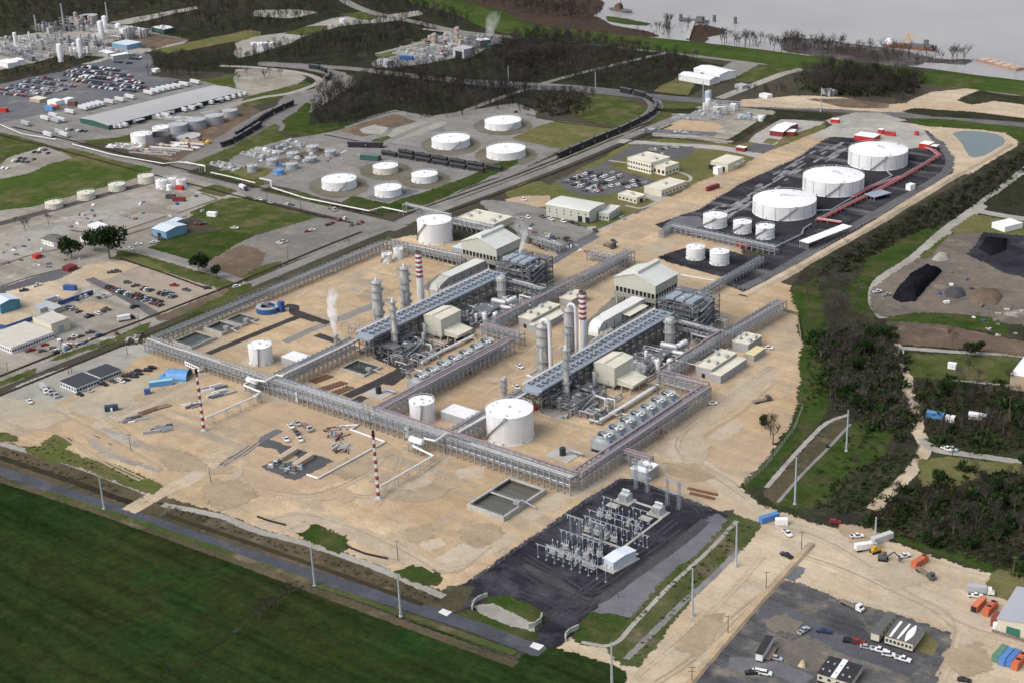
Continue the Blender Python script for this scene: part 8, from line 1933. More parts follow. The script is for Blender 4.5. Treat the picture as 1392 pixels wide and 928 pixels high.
# earth and coke heaps on the right
def heap(label,pix,h,m,name='spoil_heap',cat='heap'):
 poly=[g(*p).xy for p in pix];c=sum(poly,Vector((0,0)))/len(poly);t0=gz(c.x,c.y);n=len(poly);ring=jitter(poly,.6,3.0);n=len(ring);b=MB();lv=((1,0),(.82,.5),(.55,.88),(.25,1.0))
 V=[(*(c+(p-c)*s*random.uniform(.96,1.04)),t0+h*z*random.uniform(.9,1.1)) for s,z in lv for p in ring]+[(c.x,c.y,t0+h)]
 F=[(k*n+i,k*n+(i+1)%n,(k+1)*n+(i+1)%n,(k+1)*n+i) for k in range(3) for i in range(n)]+[(3*n+i,3*n+(i+1)%n,4*n) for i in range(n)]
 b.add(V,F);o=b.build(name,m, None,fixn= True,smooth= True);tag(o,label,cat); return o
heap('big black heap of coke on the spoil yard',T(3,1,(678,690),(700,650),(760,580),(870,520),(945,545),(900,600),(850,650),(800,712),(720,722)),6,COAL)
heap('dark grey round heap in the spoil yard',T(3,1,(955,665),(990,640),(1060,650),(1070,680),(1030,700),(970,690)),3,mat('dark_spoil',(.05,.048,.05),.9,0,.3,.3))
heap('ring shaped brown heap right of the dark grey one',T(3,1,(1085,700),(1150,640),(1240,650),(1275,690),(1240,735),(1120,730)),3,SOIL)
heap('low black heap in the slag yard',T(3,1,(1130,430),(1180,370),(1290,380),(1290,440),(1200,470)),3,COAL)
heap('pale gravel heap at the left of the slag yard',T(3,1,(890,490),(920,455),(970,460),(975,490),(920,500)),2.5,PALEGR)
heap('pale plank like debris on the right of the spoil yard',T(3,1,(1270,775),(1330,765),(1375,775),(1350,795),(1290,790)),.8,PALEGR,'rubble_heap')
heap('tan dirt heap in the site lot between the black roofed offices',S(1000,760,(490,850),(520,800),(560,820),(550,860)),1.6,SAND)
for lab,q,L,m in (('blue tarpaulin covered caravan in the eastern woods',(905,425),8,SKYB),('small white caravan right of the blue tarpaulin',(985,445),4,WHITE),('white twin caravan in the eastern woods',(1130,432),8,WHITE),('white shed on the lawn by the pale lane',(995,160),4,WHITE)):
 p=at(*T(3,2,q)[0]);bld(lab,(p.x,p.y),.2,L,3,2.6,m,m,name='caravan',cat='caravan',trim= False)
p=at(*T(1,0,(608,860))[0]);bld('dark green box house above the black rail wagons',(p.x,p.y),.25,16,5,4,mat('dark_green_wall',(.025,.085,.07)),mat('moss_roof',(.10,.16,.14),.7),trim= False)
wall_line('low dark retaining wall round the far sand corner',T(3,1,(90,765),(165,785),(185,915)),1.6,TIMBER,name='retaining_wall')
wall_line('black silt fence on the sand edge, left one',T(1,3,(0,40),(60,62),(150,85)),.9,BLACK,.3,'silt_fence','fence')
wall_line('black silt fence on the sand edge, right one',T(1,3,(480,200),(580,240),(700,266)),.9,BLACK,.3,'silt_fence','fence')
for k,q in enumerate(((595,665),(645,682))):vpx('pickup',('white','silver')[k],T(3,1,q)[0],60,('white pickup at the bend left of the coke heap','grey pickup touching the coke heap side')[k])
# ------------------------------------------------------------------ poles
def pole(label,bx,by,ty,r,m,arms=0,group= None,lean= None,h= None):
 p=at(bx,by);h=h or up(bx,by,0,ty);t=thing('utility_pole' if r<.4 else 'transmission_pole',label,'pole',p,math.radians(40),group)
 b=MB();b.lathe([(r*1.25,0),(r,h*.4),(r*.65,h)],10);b.build('shaft',m,t)
 for k in range(arms):b=MB();b.beam((-1.3,0,h-.5-k*1.6),(1.3,0,h-.5-k*1.6),.16);b.build('crossarm',m,t)
 if r>=.4:b=MB();b.lathe([(r*2,-.2),(r*2,.35)],12);b.build('foundation',CONCW,t)
 if r>=.4:
  for k in range(3):
   b=MB();b.tube((0,0,h-1-k*2.2),(0,1.1,h-.7-k*2.2),.1,n=6);b.build('insulator',m,t)
 return t
GP=mat('pole_steel',(.40,.45,.48),.5,.2,.08)
for lab,a in (('steel pole at the field edge below the pale sand crossing',(141.8,691.7,650)),('steel pole at the field edge beside the hedge end',(428,795.6,741)),('steel pole at the field edge nearest the substation drive',(545,837,779)),('steel pole at the bottom edge of the picture by the sand track',(832,934,874)),('steel pole on the weedy bank in the middle',(941.3,837.3,772.8)),('steel pole on the weedy bank near the blue container',(1000.6,770,712)),('steel pole at the foot of the bright green field',(1080.5,685.4,622)),('steel pole at the top of the bright green field',(1150.4,613.2,557.5)),('steel pole at the dark wood edge beside the tanker box',(1190,724.5,703)),('steel pole across the highway at the rail loop',(809.6,122.8,98)),('steel pole at the highway by the building site',(955.8,138,110)),('pale steel pole at the highway before the dark wood',(1115.5,152,119)),('dark steel pole standing in the water at the levee',(1378.8,106,81)),('steel pole in the wood behind the low white tanks',(691.5,112,90))):
 pole(lab,*a,.42,GP,0,'steel transmission poles')
WP=mat('pole_wood',(.13,.10,.08),.9,0,.2)
for k,(q,ty,lab) in enumerate(((T(2,3,(1348,425))[0],T(2,3,(0,330))[0][1],'beside the sand bank, upper one'),(T(2,3,(1143,668))[0],T(2,3,(0,565))[0][1],'beside the sand bank, middle one'),(T(2,3,(950,925))[0],T(2,3,(0,840))[0][1],'with twin arms at the bottom of the sand track'),(T(2,3,(730,330))[0],T(2,3,(0,250))[0][1],'on the slate strip, upper one'),(T(2,3,(553,470))[0],T(2,3,(0,395))[0][1],'on the slate strip, lower one'),(T(3,3,(187,210))[0],T(3,3,(0,115))[0][1],'at the junction below the white box'),(T(0,2,(705,605))[0],T(0,2,(0,515))[0][1],'in the middle of the bare sand'),(T(0,2,(1133,775))[0],T(0,2,(0,690))[0][1],'at the sand crossing'),(T(0,2,(45,190))[0],T(0,2,(0,130))[0][1],'at the left edge of the verge'),(T(0,2,(160,230))[0],T(0,2,(0,160))[0][1],'on the verge left of the canteens'),(T(0,2,(370,190))[0],T(0,2,(0,100))[0][1],'behind the canteens, near one'),(T(0,2,(385,185))[0],T(0,2,(0,110))[0][1],'behind the canteens, far one'),(T(1,3,(755,270))[0],T(1,3,(0,165))[0][1],'thin one at the sand edge above the drive'),(S(0,380,(490,590))[0],S(0,380,(0,480))[0][1],'on the green verge before the contractor office'),(S(0,380,(1005,590))[0],S(0,380,(0,450))[0][1],'near the rack corner across the road'),(S(0,380,(540,395))[0],S(0,380,(0,300))[0][1],'at the corner of the beige hall'),(S(0,380,(1100,370))[0],S(0,380,(0,285))[0][1],'at the end of the pale slip lane'),(T(1,1,(165,490))[0],T(1,1,(0,420))[0][1],'on the cracked lot'),(T(1,1,(608,410))[0],T(1,1,(0,340))[0][1],'between the two roads, right one'),(T(1,1,(283,560))[0],T(1,1,(0,500))[0][1],'between the two roads, left one'),(T(1,1,(490,395))[0],T(1,1,(0,330))[0][1],'between the two roads, middle one'),(T(1,1,(232,215))[0],T(1,1,(0,145))[0][1],'by the road corner under the white pipe'),(S(240,130,(980,900))[0],S(240,130,(0,780))[0][1],'on the grass along the white pipe'),(S(240,130,(715,820))[0],S(240,130,(0,760))[0][1],'at the road crossing'),(T(3,3,(1322,360))[0],T(3,3,(0,250))[0][1],'at the wood edge near the big grey shed'),(T(3,2,(1300,430))[0],T(3,2,(0,310))[0][1],'among the bare trees far right'))):
 pole('wooden pole '+lab,*q,ty,.17,WP,2 if k==2 else 1,'wooden utility poles')
# ------------------------------------------------------------------ steam
def plume(label,path,radii,dens,seed):
 """drifting steam: a closed hull round the plume filled with uneven vapour"""
 P=[Vector(p) for p in path];c=P[0];b=MB();n=14;V=[];F=[]
 for k,(p,r) in enumerate(zip(P,radii)):
  for i in range(n):a=2*PI*i/n;V.append((p.x-c.x+r*math.cos(a)*1.1,p.y-c.y+r*math.sin(a)*1.1,p.z-c.z))
  if k:
   for i in range(n):j=(i+1)%n;F.append(((k-1)*n+i,(k-1)*n+j,k*n+j,k*n+i))
 F+=[tuple(range(n-1,-1,-1)),tuple(range((len(P)-1)*n,len(P)*n))];b.add(V,F)
 m=bpy.data.materials.new('steam_vapour');m.use_nodes= True;nt=m.node_tree;nt.nodes.clear();out=nt.nodes.new('ShaderNodeOutputMaterial');v=nt.nodes.new('ShaderNodeVolumePrincipled')
 v.inputs['Color'].default_value=(1,1,1,1);v.inputs['Anisotropy'].default_value=.2
 tc=nt.nodes.new('ShaderNodeTexCoord');mp=nt.nodes.new('ShaderNodeMapping');mp.inputs['Scale'].default_value=(1,1,.6);mp.inputs['Location'].default_value=(seed,0,0);nt.links.new(tc.outputs['Object'],mp.inputs['Vector'])
 f=_ramp(nt,_noise(nt,mp.outputs[0],.30,5,.65),.38,.62)
 md=nt.nodes.new('ShaderNodeMath');md.operation='MULTIPLY';nt.links.new(f,md.inputs[0])
 sx=nt.nodes.new('ShaderNodeSeparateXYZ');nt.links.new(tc.outputs['Object'],sx.inputs[0]);mr=nt.nodes.new('ShaderNodeMapRange');H=P[-1].z-c.z;mr.inputs['From Min'].default_value=0;mr.inputs['From Max'].default_value=H;mr.inputs['To Min'].default_value=dens;mr.inputs['To Max'].default_value=dens*.03
 nt.links.new(sx.outputs['Z'],mr.inputs['Value']);nt.links.new(mr.outputs[0],md.inputs[1]);nt.links.new(md.outputs[0],v.inputs['Density']);nt.links.new(v.outputs[0],out.inputs['Volume'])
 o=b.build('steam',m, None,c,fixn= True);tag(o,label,'steam',kind='stuff'); return o
plume('tall white steam rising from the stubby vent stack',[(-558.8,531.2,6.2),(-559.4,531.8,9),(-561.4,533.2,13),(-561,532.6,17),(-563.2,534.6,22),(-561.6,534.6,26),(-563.6,537,31)],(.6,1.3,1.9,2.6,2.3,3.0,1.8),1.8,3)
plume('small white steam puff above the road side process block',[(-531,661,17.5),(-531,661.5,20),(-529,662,25),(-528,663,30),(-527,663,34)],(.5,1.0,1.4,1.7,1.6),.8,9)
plume('faint steam drifting behind the road side furnace building',[(-541,680,16.5),(-543,681,20),(-548,684,26),(-552,686,32)],(1.5,3,4,3.5),.22,15)
plume('faint steam hanging beside the tank yard side machine house',[(-386,572,9),(-387,573,12),(-388,574,17)],(2.5,4,2.5),.3,21)
p=g(*N2(1180,175));plume('white steam over the cooling house of the levee works',[(p.x,p.y,4.5),(p.x,p.y,12),(p.x+2,p.y+3,24),(p.x+4,p.y+6,32)],(3,5,7,6),.16,27)
# ------------------------------------------------------------------ trees
_mat=mat
def mat(*a,**k):k.setdefault('spec',.05); return _mat(*a,**k)
BARK=mat('bark',(.115,.098,.082),.95,0,.25,.5);TWIG=mat('bare_twigs',(.060,.053,.046),.95,0,.3,.12,(.085,.074,.062),.02);TWIGD=mat('dark_twigs',(.036,.031,.029),.95,0,.3,.1,(.072,.063,.056),.02);TWIGP=mat('pale_twigs',(.12,.108,.095),.95,0,.25,.12)
LEAFD=mat('oak_leaves',(.018,.034,.012),.9,0,.35,.4,(.035,.055,.018),.2);LEAFG=mat('shrub_leaves',(.026,.046,.013),.9,0,.35,.3,(.045,.062,.02),.1)
def tri_twigs(P,D,L,w):
 """thin pointed twigs: base points P, directions D, length L, width w"""
 n=len(P);A=rng.normal(size=(n,3));S_=np.cross(D,A);S_/=np.linalg.norm(S_,axis=1)[:, None]+1e-9
 V=np.empty((n,3,3));V[:,0]=P-S_*w/2;V[:,1]=P+S_*w/2;V[:,2]=P+D*L[:, None]
 return V.reshape(-1,3)
def bare(h,spread,ntw,tw,wide):
 """trunk with forking limbs (MB) and a cloud of twigs (vertex array of triangles)"""
 b=MB();tips=[]
 b.tube((0,0,0),(0,0,h*.38),.045*h*.5,.03*h*.5,5, False)
 for k in range(6):
  a=2*PI*k/6+random.uniform(-.5,.5);z0=h*random.uniform(.22,.4);r=spread*random.uniform(.35,.6);z1=h*random.uniform(.5,.72)
  p0=Vector((0,0,z0));p1=Vector((r*math.cos(a),r*math.sin(a),z1));b.tube(p0,p1,.014*h*.6,.008*h*.6,4, False)
  for j in range(4):
   p2=p1+Vector((random.uniform(-1,1)*spread*.42,random.uniform(-1,1)*spread*.42,h*random.uniform(.08,.3)));s=p0.lerp(p1,random.uniform(.6,1));b.tube(s,p2,.006*h*.6,.003*h*.6,3, False);tips.append((s,p2))
 b.tube((0,0,h*.38),(0,0,h*.8),.012*h*.7,.005*h,4, False);tips.append((Vector((0,0,h*.5)),Vector((0,0,h*.95))))
 P=[];D=[]
 for k in range(ntw):
  s,e=random.choice(tips);p=s.lerp(e,random.uniform(.15,1.05));d=(e-s).normalized()*.5+Vector((random.gauss(0,.6),random.gauss(0,.6),random.gauss(.35,.5)));d.normalize();P.append(p);D.append(d)
 P=np.array(P);D=np.array(D); return b,tri_twigs(P,D,rng.uniform(.5,1.3,ntw)*tw,wide)
def leafy(h,spread,n,size):
 b=MB();b.tube((0,0,0),(0,0,h*.45),.05*h*.5,.03*h*.5,6, False)
 cl=[]
 for k in range(9):
  a=random.uniform(0,6.28);r=spread*random.uniform(.1,.72);z=h*random.uniform(.42,.82);cl.append((r*math.cos(a),r*math.sin(a),z,spread*random.uniform(.32,.55)))
  b.tube((0,0,h*.3),(r*math.cos(a),r*math.sin(a),z),.08,.03,4, False)
 C=np.array([cl[i] for i in rng.integers(0,9,n)]);u=rng.normal(size=(n,3));u/=np.linalg.norm(u,axis=1)[:, None];P=C[:,:3]+u*C[:,3:]*rng.uniform(.5,1.05,(n,1))*np.array([1,1,.75])
 d=u+rng.normal(size=(n,3))*.8;d/=np.linalg.norm(d,axis=1)[:, None]; return b,tri_twigs(P,d,rng.uniform(.7,1.3,n)*size,size*.8)
def tri_obj(V,name,m,parent= None):
 me=bpy.data.meshes.new(name);n=len(V);me.vertices.add(n);me.vertices.foreach_set('co',V.astype(np.float32).ravel());me.loops.add(n);me.loops.foreach_set('vertex_index',np.arange(n,dtype=np.int32));me.polygons.add(n//3);me.polygons.foreach_set('loop_start',np.arange(0,n,3,dtype=np.int32));me.materials.append(m);me.update(calc_edges= True)
 o=bpy.data.objects.new(name,me);COL.objects.link(o)
 if parent is not None:o.parent=parent
 return o
def proto_tree(name,kind):
 t=thing(name,'-','tree')
 if kind=='oak':b,V=leafy(10,5.2,1500,.8);b.build('trunk',BARK,t);tri_obj(V,'crown',LEAFD,t)
 elif kind=='shrub':b,V=leafy(4,2.2,420,.5);b.build('trunk',BARK,t);tri_obj(V,'crown',LEAFG,t)
 else:b,V=bare(12,5.0,420,1.5,.10);b.build('trunk',BARK,t);tri_obj(V,'crown',{'bare':TWIG,'dark':TWIGD,'pale':TWIGP}[kind],t)
 return t
TP={}
def tree(kind,x,y,s,label,group,z= None):
 v=random.randrange(3 if kind in ('bare','dark') else 2);k=(kind,v);nm={'bare':'bare_tree','dark':'bare_tree','pale':'bare_tree','oak':'oak_tree','shrub':'green_shrub'}[kind]
 if k not in TP:TP[k]=o=proto_tree(nm,kind)
 else:o=copy_tree(TP[k])
 if 'group' in o: del o['group']
 put(o,(x,y,gz(x,y)-.05 if z is None else z),random.uniform(0,6.28),label,group);o.scale=(s*random.uniform(.85,1.15),s*random.uniform(.85,1.15),s);o['category']='shrub' if kind=='shrub' else 'tree'; return o
def scatter(pix,spacing):
 poly=[tuple(g(*p).xy) for p in pix];xs=[p[0] for p in poly];ys=[p[1] for p in poly];out=[];x=min(xs)
 while x<max(xs):
  y=min(ys)
  while y<max(ys):
   p=(x+random.uniform(-.5,.5)*spacing,y+random.uniform(-.5,.5)*spacing)
   if inside(p,poly):out.append((p[0]+random.gauss(0,.7)*min(spacing,9),p[1]+random.gauss(0,.7)*min(spacing,9)) if spacing>5 else p)
   y+=spacing
  x+=spacing
 return out
def grove(pix,spacing,kinds,s0,s1,label,group):
 for x,y in scatter(pix,spacing):k=random.choice(kinds);tree(k,x,y,random.uniform(s0,s1),label if isinstance(label,str) else label[k],group if isinstance(group,str) else group[k])
def gl(what): return {'bare':'grey bare tree '+what,'dark':'dark bare tree '+what,'pale':'pale bare tree '+what,'oak':'evergreen tree '+what,'shrub':'green bush '+what},{k:n+' '+what for k,n in (('bare','grey bare trees'),('dark','dark bare trees'),('pale','pale bare trees'),('oak','evergreen trees'),('shrub','green bushes'))}
# trees one can tell apart
for lab,q,s in (('broad dark oak at the right of the pair on the lane',(590,485),2.3),('dark oak at the left of the pair by the yard',(385,480),1.6),('dark oak top between the pair, set back',(510,440),1.5),('dark round tree beside the side road verge',(1070,565),1.5),('small dark tree right of the round one at the verge',(1165,590),.9)):
 p=g(*T(0,1,q)[0]);tree('oak',p.x,p.y,s,lab, None)
for lab,q,s in (('tall bare tree alone on the sand by the dark lorry',(1385,570),1.25),('second bare tree behind the lone one on the sand',(1372,520),1.0),('bushy dark tree at the foot of the lone bare one',(1340,480),.7)):
 p=g(*T(2,2,q)[0]);tree('dark' if 'bushy' not in lab else 'oak',p.x,p.y,s,lab, None)
l,gr=gl('of the belt between sand track and country road');grove(T(3,2,(240,-20),(480,-60),(640,-40),(690,60),(730,200),(740,300),(780,420),(800,520),(640,500),(560,440),(440,380),(330,330),(300,200)),8,('bare','dark','dark','pale','oak','shrub','shrub'),.55,1.0,l,gr)
l,gr=gl('south of the bright green field');grove(T(3,2,(300,880),(430,720),(620,640),(680,600),(790,640),(720,740),(600,860),(520,940)),8,('bare','dark','shrub','shrub'),.45,.9,l,gr)
l,gr=gl('in the wood along the lower sand yard');grove(T(3,3,(520,70),(600,10),(720,-100),(860,-60),(1000,-140),(1380,-200),(1450,-100),(1450,330),(1240,300),(1000,220),(700,130)),10,('dark','dark','bare','oak','shrub'),.6,1.0,l,gr)
l,gr=gl('beyond the sandy side track');grove(T(3,2,(820,400),(900,250),(1050,250),(1180,270),(1420,290),(1420,600),(1200,610),(900,560)),11,('bare','dark','dark','pale','oak'),.6,1.0,l,gr)
l,gr=gl('on the lawn by the pale lane');grove(T(3,2,(960,60),(1080,60),(1150,140),(1060,180),(970,120)),10,('oak','dark'),.7,1.0,l,gr)
for k,(a,b_,s) in enumerate(((80,285,1.9),(115,280,2.1),(170,290,2.0),(270,290,1.7),(330,290,1.7),(40,275,1.5),(480,310,1.2),(570,320,1.0),(395,300,1.0),(905,340,1.8),(1000,335,1.9),(1060,340,1.9),(1020,330,1.4),(940,330,1.0),(710,330,1.0),(805,355,1.1),(640,320,1.0),(440,300,1.1),(880,350,.8))):
 p=g(*T(3,0,(a,b_))[0]);tree('bare' if k%3 else 'dark',p.x,p.y,s*.82,'tall bare tree standing in the flooded river edge','bare trees in the flooded river edge',-.3)
for k,(a,b_,s) in enumerate(((830,150,1.6),(800,190,1.5),(815,175,1.2),(1000,170,1.2),(1020,190,1.1),(1235,260,2.0),(1260,250,1.7),(1205,250,1.2),(1320,235,1.3),(1370,240,1.2),(1110,240,1.2),(1160,200,.8),(1340,230,1.0),(960,190,.8))):
 p=g(*T(2,0,(a,b_))[0]);tree('bare' if k%3 else 'dark',p.x,p.y,s*.8,'tall bare tree near the jetty in flood water','bare trees near the jetty',-.3)
for k in range(34):
 a=random.uniform(-20,440);b_=60+a*.10+random.uniform(-15,15);p=g(*T(2,0,(a,b_))[0]);tree('bare',p.x,p.y,random.uniform(.9,1.6),'bare tree on the russet river bank','bare trees on the russet river bank',-.3)
l,gr=gl('on the graded yard by the rail siding');grove(T(0,1,(60,300),(200,260),(330,290),(340,340),(240,350),(120,340)),14,('bare','dark','shrub'),.5,.8,l,gr)
l,gr=gl('in the gravel curve north of the warehouse');grove(T(1,0,(-80,400),(60,390),(160,420),(60,470),(-60,460)),16,('bare','dark'),.6,.9,l,gr)
# hedge along the field ditch
for k,(a,b_) in enumerate(((900,890),(860,915),(925,895),(1382,560),(1360,585))):p=g(*T(0,3,(a,b_))[0]);tree('dark',p.x,p.y,.35,'small leafless tree at the lower end of the field ditch','small leafless trees at the lower field ditch')
for k,(a,b_) in enumerate(((20,560),(60,520),(110,520),(140,480),(40,540),(90,545),(170,455),(215,430),(10,590),(130,440))):p=g(*T(1,3,(a,b_))[0]);tree('dark',p.x,p.y,random.uniform(.3,.6),'small leafless tree at the upper end of the field ditch','small leafless trees at the upper field ditch')
# woods that read as one mass
def wood(label,pix,spacing,h0,h1,m,ntw=46,leaf=0.0,gap= None):
 pts=scatter(pix,spacing);protos=[]
 for k in range(4):
  b,V=bare(12,4.6,ntw,2.3,.26);tr=[]
  for f in b.f:
   for i in range(1,len(f)-1):tr+=[b.v[f[0]],b.v[f[i]],b.v[f[i+1]]]
  protos.append(np.vstack([np.array(tr),V]))
 parts=[]
 for x,y in pts:
  if gap and random.random()<gap: continue
  s=random.uniform(h0,h1)/12;a=random.uniform(0,6.28);c,q=math.cos(a)*s*random.uniform(.8,1.2),math.sin(a)*s;V=protos[random.randrange(4)]
  parts.append(np.stack([V[:,0]*c-V[:,1]*q+x,V[:,0]*q+V[:,1]*c+y,V[:,2]*s-.1],1))
 if not parts: return
 tag(tri_obj(np.vstack(parts),'woods',m),label,'wood',kind='stuff')
def under(label,pix,spacing,size,m,n=26,h=1.6,sink=0):
 """low brush: clumps of small leaf faces over a piece of ground"""
 parts=[]
 for x,y in scatter(pix,spacing):
  s=size*random.uniform(.5,1.3);u=rng.normal(size=(n,3));u/=np.linalg.norm(u,axis=1)[:, None];u[:,2]=abs(u[:,2])*h*.6;P=np.array([x,y,gz(x,y)])+u*s*rng.uniform(.4,1,(n,1));d=u+rng.normal(size=(n,3))*.6;d/=np.linalg.norm(d,axis=1)[:, None];parts.append(tri_twigs(P,d,rng.uniform(.4,.9,n)*s,s*.45))
 if parts:tag(tri_obj(np.vstack(parts),'undergrowth',m),label,'undergrowth',kind='stuff')
wood('big bare wood behind the low white tanks',T(1,0,(275,610),(300,545),(390,470),(560,440),(640,400),(900,405),(1382,430),(1480,460),(1480,530),(1382,565),(1000,640),(740,590),(480,670),(330,690)),7,9,15,TWIGD)
wood('bare wood strip between the highway and the levee works',T(1,0,(560,385),(640,370),(900,370),(1150,310),(1300,235),(1382,210),(1760,250),(1860,300),(1640,400),(1480,450),(1382,420),(1000,390)),9,9,14,TWIGD)
wood('bare wood along the levee foot',T(2,0,(-20,205),(180,190),(470,235),(760,285),(520,380),(300,455),(200,405),(100,440),(-40,440)),7,9,15,TWIGD)
wood('bare wood between the levee road and the rail loop',T(2,0,(290,465),(530,385),(800,300),(960,320),(960,365),(880,395),(870,420),(760,485),(560,490),(380,480)),7,8,13,TWIGD)
wood('small dark wood beside the rail loop meadow',T(2,0,(40,600),(120,540),(200,495),(400,515),(420,560),(350,600),(400,640),(300,640)),6.5,8,12,TWIGD)
wood('dark wood between the levee and the highway',T(3,0,(190,400),(330,365),(540,395),(820,435),(800,500),(740,545),(420,525),(250,510),(190,470)),5.5,10,15,TWIGD)
wood('thin bare strip left of the dark levee wood',T(3,0,(-150,500),(0,465),(120,490),(150,520),(0,520)),8,6,9,TWIGD)
wood('long bare wood left of the levee works',T(1,0,(-20,290),(250,220),(430,175),(640,125),(830,118),(960,165),(850,215),(640,290),(500,345),(300,350),(0,325)),9,9,14,TWIGD)
wood('bare wood right of the distant works',T(0,0,(800,300),(1000,310),(1382,310),(1420,340),(1200,375),(1000,425),(840,405)),7,8,12,TWIGD)
wood('wide dark wood on the left skyline',T(0,0,(-80,10),(300,-40),(640,-60),(1100,-60),(1100,20),(820,70),(650,110),(380,110),(200,180),(-80,190)),13,10,16,TWIGD)
wood('wide dark wood on the middle skyline',T(0,0,(1060,30),(1382,-30),(1700,-60),(1850,40),(1760,110),(1500,180),(1200,190),(1090,215),(720,160),(900,95)),12,10,15,TWIGD)
wood('dark wood behind the far crossroads',T(1,0,(460,-30),(800,-60),(860,20),(1100,80),(1160,165),(900,110),(690,95),(560,40)),10,9,14,TWIGD)
wood('flooded bare brush along the levee water',T(3,0,(100,215),(330,230),(640,265),(900,325),(860,345),(600,335),(300,290),(110,265)),8,4,8,TWIGD)
wood('bare brush on the river point',T(2,0,(950,150),(1010,140),(1100,170),(1020,215),(970,220)),8,4,7,TWIGD)
wood('grey hedge wood between the tank yard ditch and the country road',T(3,1,(350,505),(480,430),(720,290),(1000,130),(1280,-30),(1382,-90),(1382,10),(1100,210),(960,305),(720,380),(560,470),(450,560),(380,620),(300,570)),6,4,8,TWIG,60)
wood('grey hedge wood below the coke heap',T(3,1,(300,600),(430,580),(450,700),(560,800),(640,830),(690,930),(480,980),(280,940),(270,760)),7,6,11,TWIG,60)
wood('scattered brush on the right hand scrub',T(3,1,(1180,200),(1382,60),(1450,30),(1450,240),(1300,230)),13,4,8,TWIGD,50)
wood('dark hedge before the storage yard',T(0,0,(-60,430),(120,380),(330,310),(550,305),(420,340),(200,405),(0,440)),8,4,8,mat('hedge_green',(.028,.036,.018),.95,0,.3,.1),60)
under('low brush on the floor of the eastern woods',T(3,2,(240,-20),(640,-60),(690,60),(740,300),(800,520),(640,500),(330,330),(300,200)),3.2,1.7,LEAFG)
under('grey brush on the floor of the eastern woods',T(3,2,(250,10),(640,-60),(690,60),(740,300),(800,520),(600,500),(340,360),(310,200)),3.6,2.2,TWIG)
wood('thin young growth in the belt beside the creek',T(3,2,(300,0),(640,-60),(690,80),(740,300),(800,540),(640,500),(420,400),(320,260)),6,4,8,TWIG,50)
wood('thin young growth beside the side track',T(3,2,(800,240),(1050,250),(1420,290),(1420,600),(1100,620),(860,560),(800,400)),8,4,9,TWIGD,50)
wood('thin young growth along the lower sand yard',T(3,3,(560,60),(720,-100),(1000,-140),(1380,-200),(1450,-100),(1450,340),(1240,300),(700,130)),8,5,10,TWIGD,50)
under('low brush under the trees beside the side track',T(3,2,(800,230),(1050,250),(1420,290),(1420,600),(1100,620),(850,560),(800,400)),3.4,1.7,mat('brown_brush',(.06,.05,.032),.95,0,.35,.2,(.04,.048,.02),.1))
under('low brush along the lower sand yard wood',T(3,3,(520,80),(720,-100),(1000,-140),(1380,-200),(1450,-100),(1450,350),(1240,310),(700,140)),3.6,1.8,mat('brown_brush',(.06,.05,.032)))
under('low brush south of the bright green field',T(3,2,(250,900),(430,720),(700,600),(800,640),(600,900),(480,960)),3,1.4,LEAFG)
under('weeds along the right bank of the sand track',T(3,2,(215,0),(300,0),(300,330),(160,440),(140,380),(220,260)),3.2,.9,LEAFG)
under('weeds on the bank beside the substation',T(2,3,(1180,50),(1280,85),(1100,300),(860,560),(640,820),(600,815),(760,620),(960,320),(1130,130)),3.2,.8,mat('brown_brush',(.06,.05,.032)),18,.8)
under('green weeds at the foot of the slate strip',T(2,3,(900,290),(960,270),(980,310),(780,480),(640,620),(590,600)),2.6,.8,LEAFG,18,.8)
under('reeds in the ditch along the field road',[(0,618),(187,680),(350,735),(470,778),(590,822),(600,815),(480,768),(350,727),(200,676),(0,610)],3.0,.8,mat('brown_brush',(.06,.05,.032)),16,1.0)
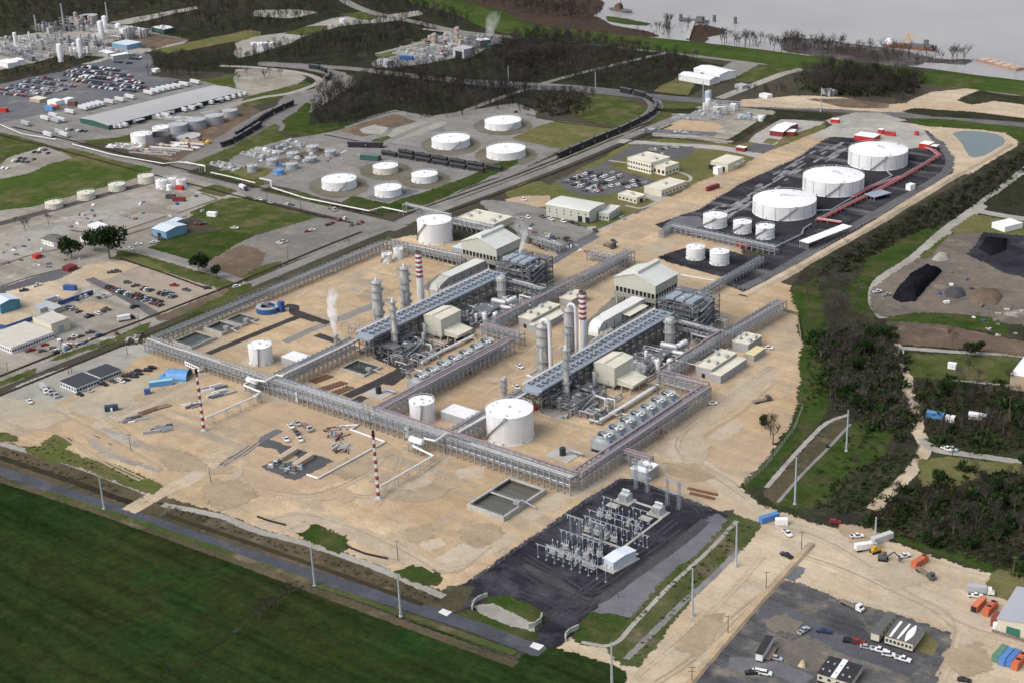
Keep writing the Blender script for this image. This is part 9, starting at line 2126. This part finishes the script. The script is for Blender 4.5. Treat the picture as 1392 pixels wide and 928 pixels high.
under('weeds on the sand edge at the lower left',T(0,2,(160,590),(290,530),(370,545),(320,600),(600,690),(850,800),(600,740),(260,630)),3.5,.8,LEAFG,18,.8)
under('weeds in the ditch behind the tank yard bank',T(3,1,(200,620),(330,480),(640,310),(1000,110),(1040,110),(700,320),(380,490),(260,640)),4.0,1.1,mat('brown_brush',(.06,.05,.032)),18)
under('dark green thicket in the belt along the creek',T(3,2,(250,0),(640,-60),(690,60),(740,300),(800,520),(640,500),(330,330),(300,200)),6.5,3.4,LEAFD,40)
under('dark green thicket beside the side track',T(3,2,(800,230),(1050,250),(1420,290),(1420,600),(1100,620),(850,560),(800,400)),8,3.2,LEAFD,40)
under('dark green thicket along the lower sand yard',T(3,3,(520,80),(720,-100),(1000,-140),(1380,-200),(1450,-100),(1450,350),(1240,310),(700,140)),7,3.4,LEAFD,40)
under('green tufts at the far edge of the bright green field',T(3,2,(470,480),(620,520),(620,600),(430,700),(330,800),(300,700)),6,1.4,LEAFG,24)
under('dark hedge brush between tank yard ditch and country road',T(3,1,(350,505),(720,290),(1000,130),(1382,-90),(1382,10),(960,305),(720,380),(450,560),(300,570)),5,2.4,mat('hedge_green',(.028,.036,.018)),30)
wood('bare trees lining the russet river bank',T(2,0,(-200,-20),(0,0),(200,10),(330,30),(440,75),(430,105),(250,80),(0,60),(-200,30)),11,9,17,TWIGD,46,0,.25)
wood('bare scrub on the flooded levee foot',T(2,0,(560,150),(700,165),(800,195),(780,210),(640,190)),10,4,8,TWIGD)
under('dark brush under the levee wood',T(3,0,(190,400),(540,395),(820,435),(800,500),(420,525),(190,480)),6,3,LEAFD,24)
under('dark brush in the loop wood',T(2,0,(40,600),(120,540),(200,495),(400,515),(420,560),(350,600),(300,640)),7,2.4,mat('hedge_green',(.028,.036,.018)),24)
wood('thin line of tall bare trees along the flooded levee edge',T(3,0,(-260,225),(-60,235),(120,225),(400,255),(700,290),(1000,335),(980,345),(640,325),(300,285),(0,270),(-260,250)),13,9,18,TWIG,60)
wood('tall bare trees by the jetty landing',T(2,0,(770,150),(850,120),(880,140),(830,200),(780,205)),11,8,16,TWIG,60)
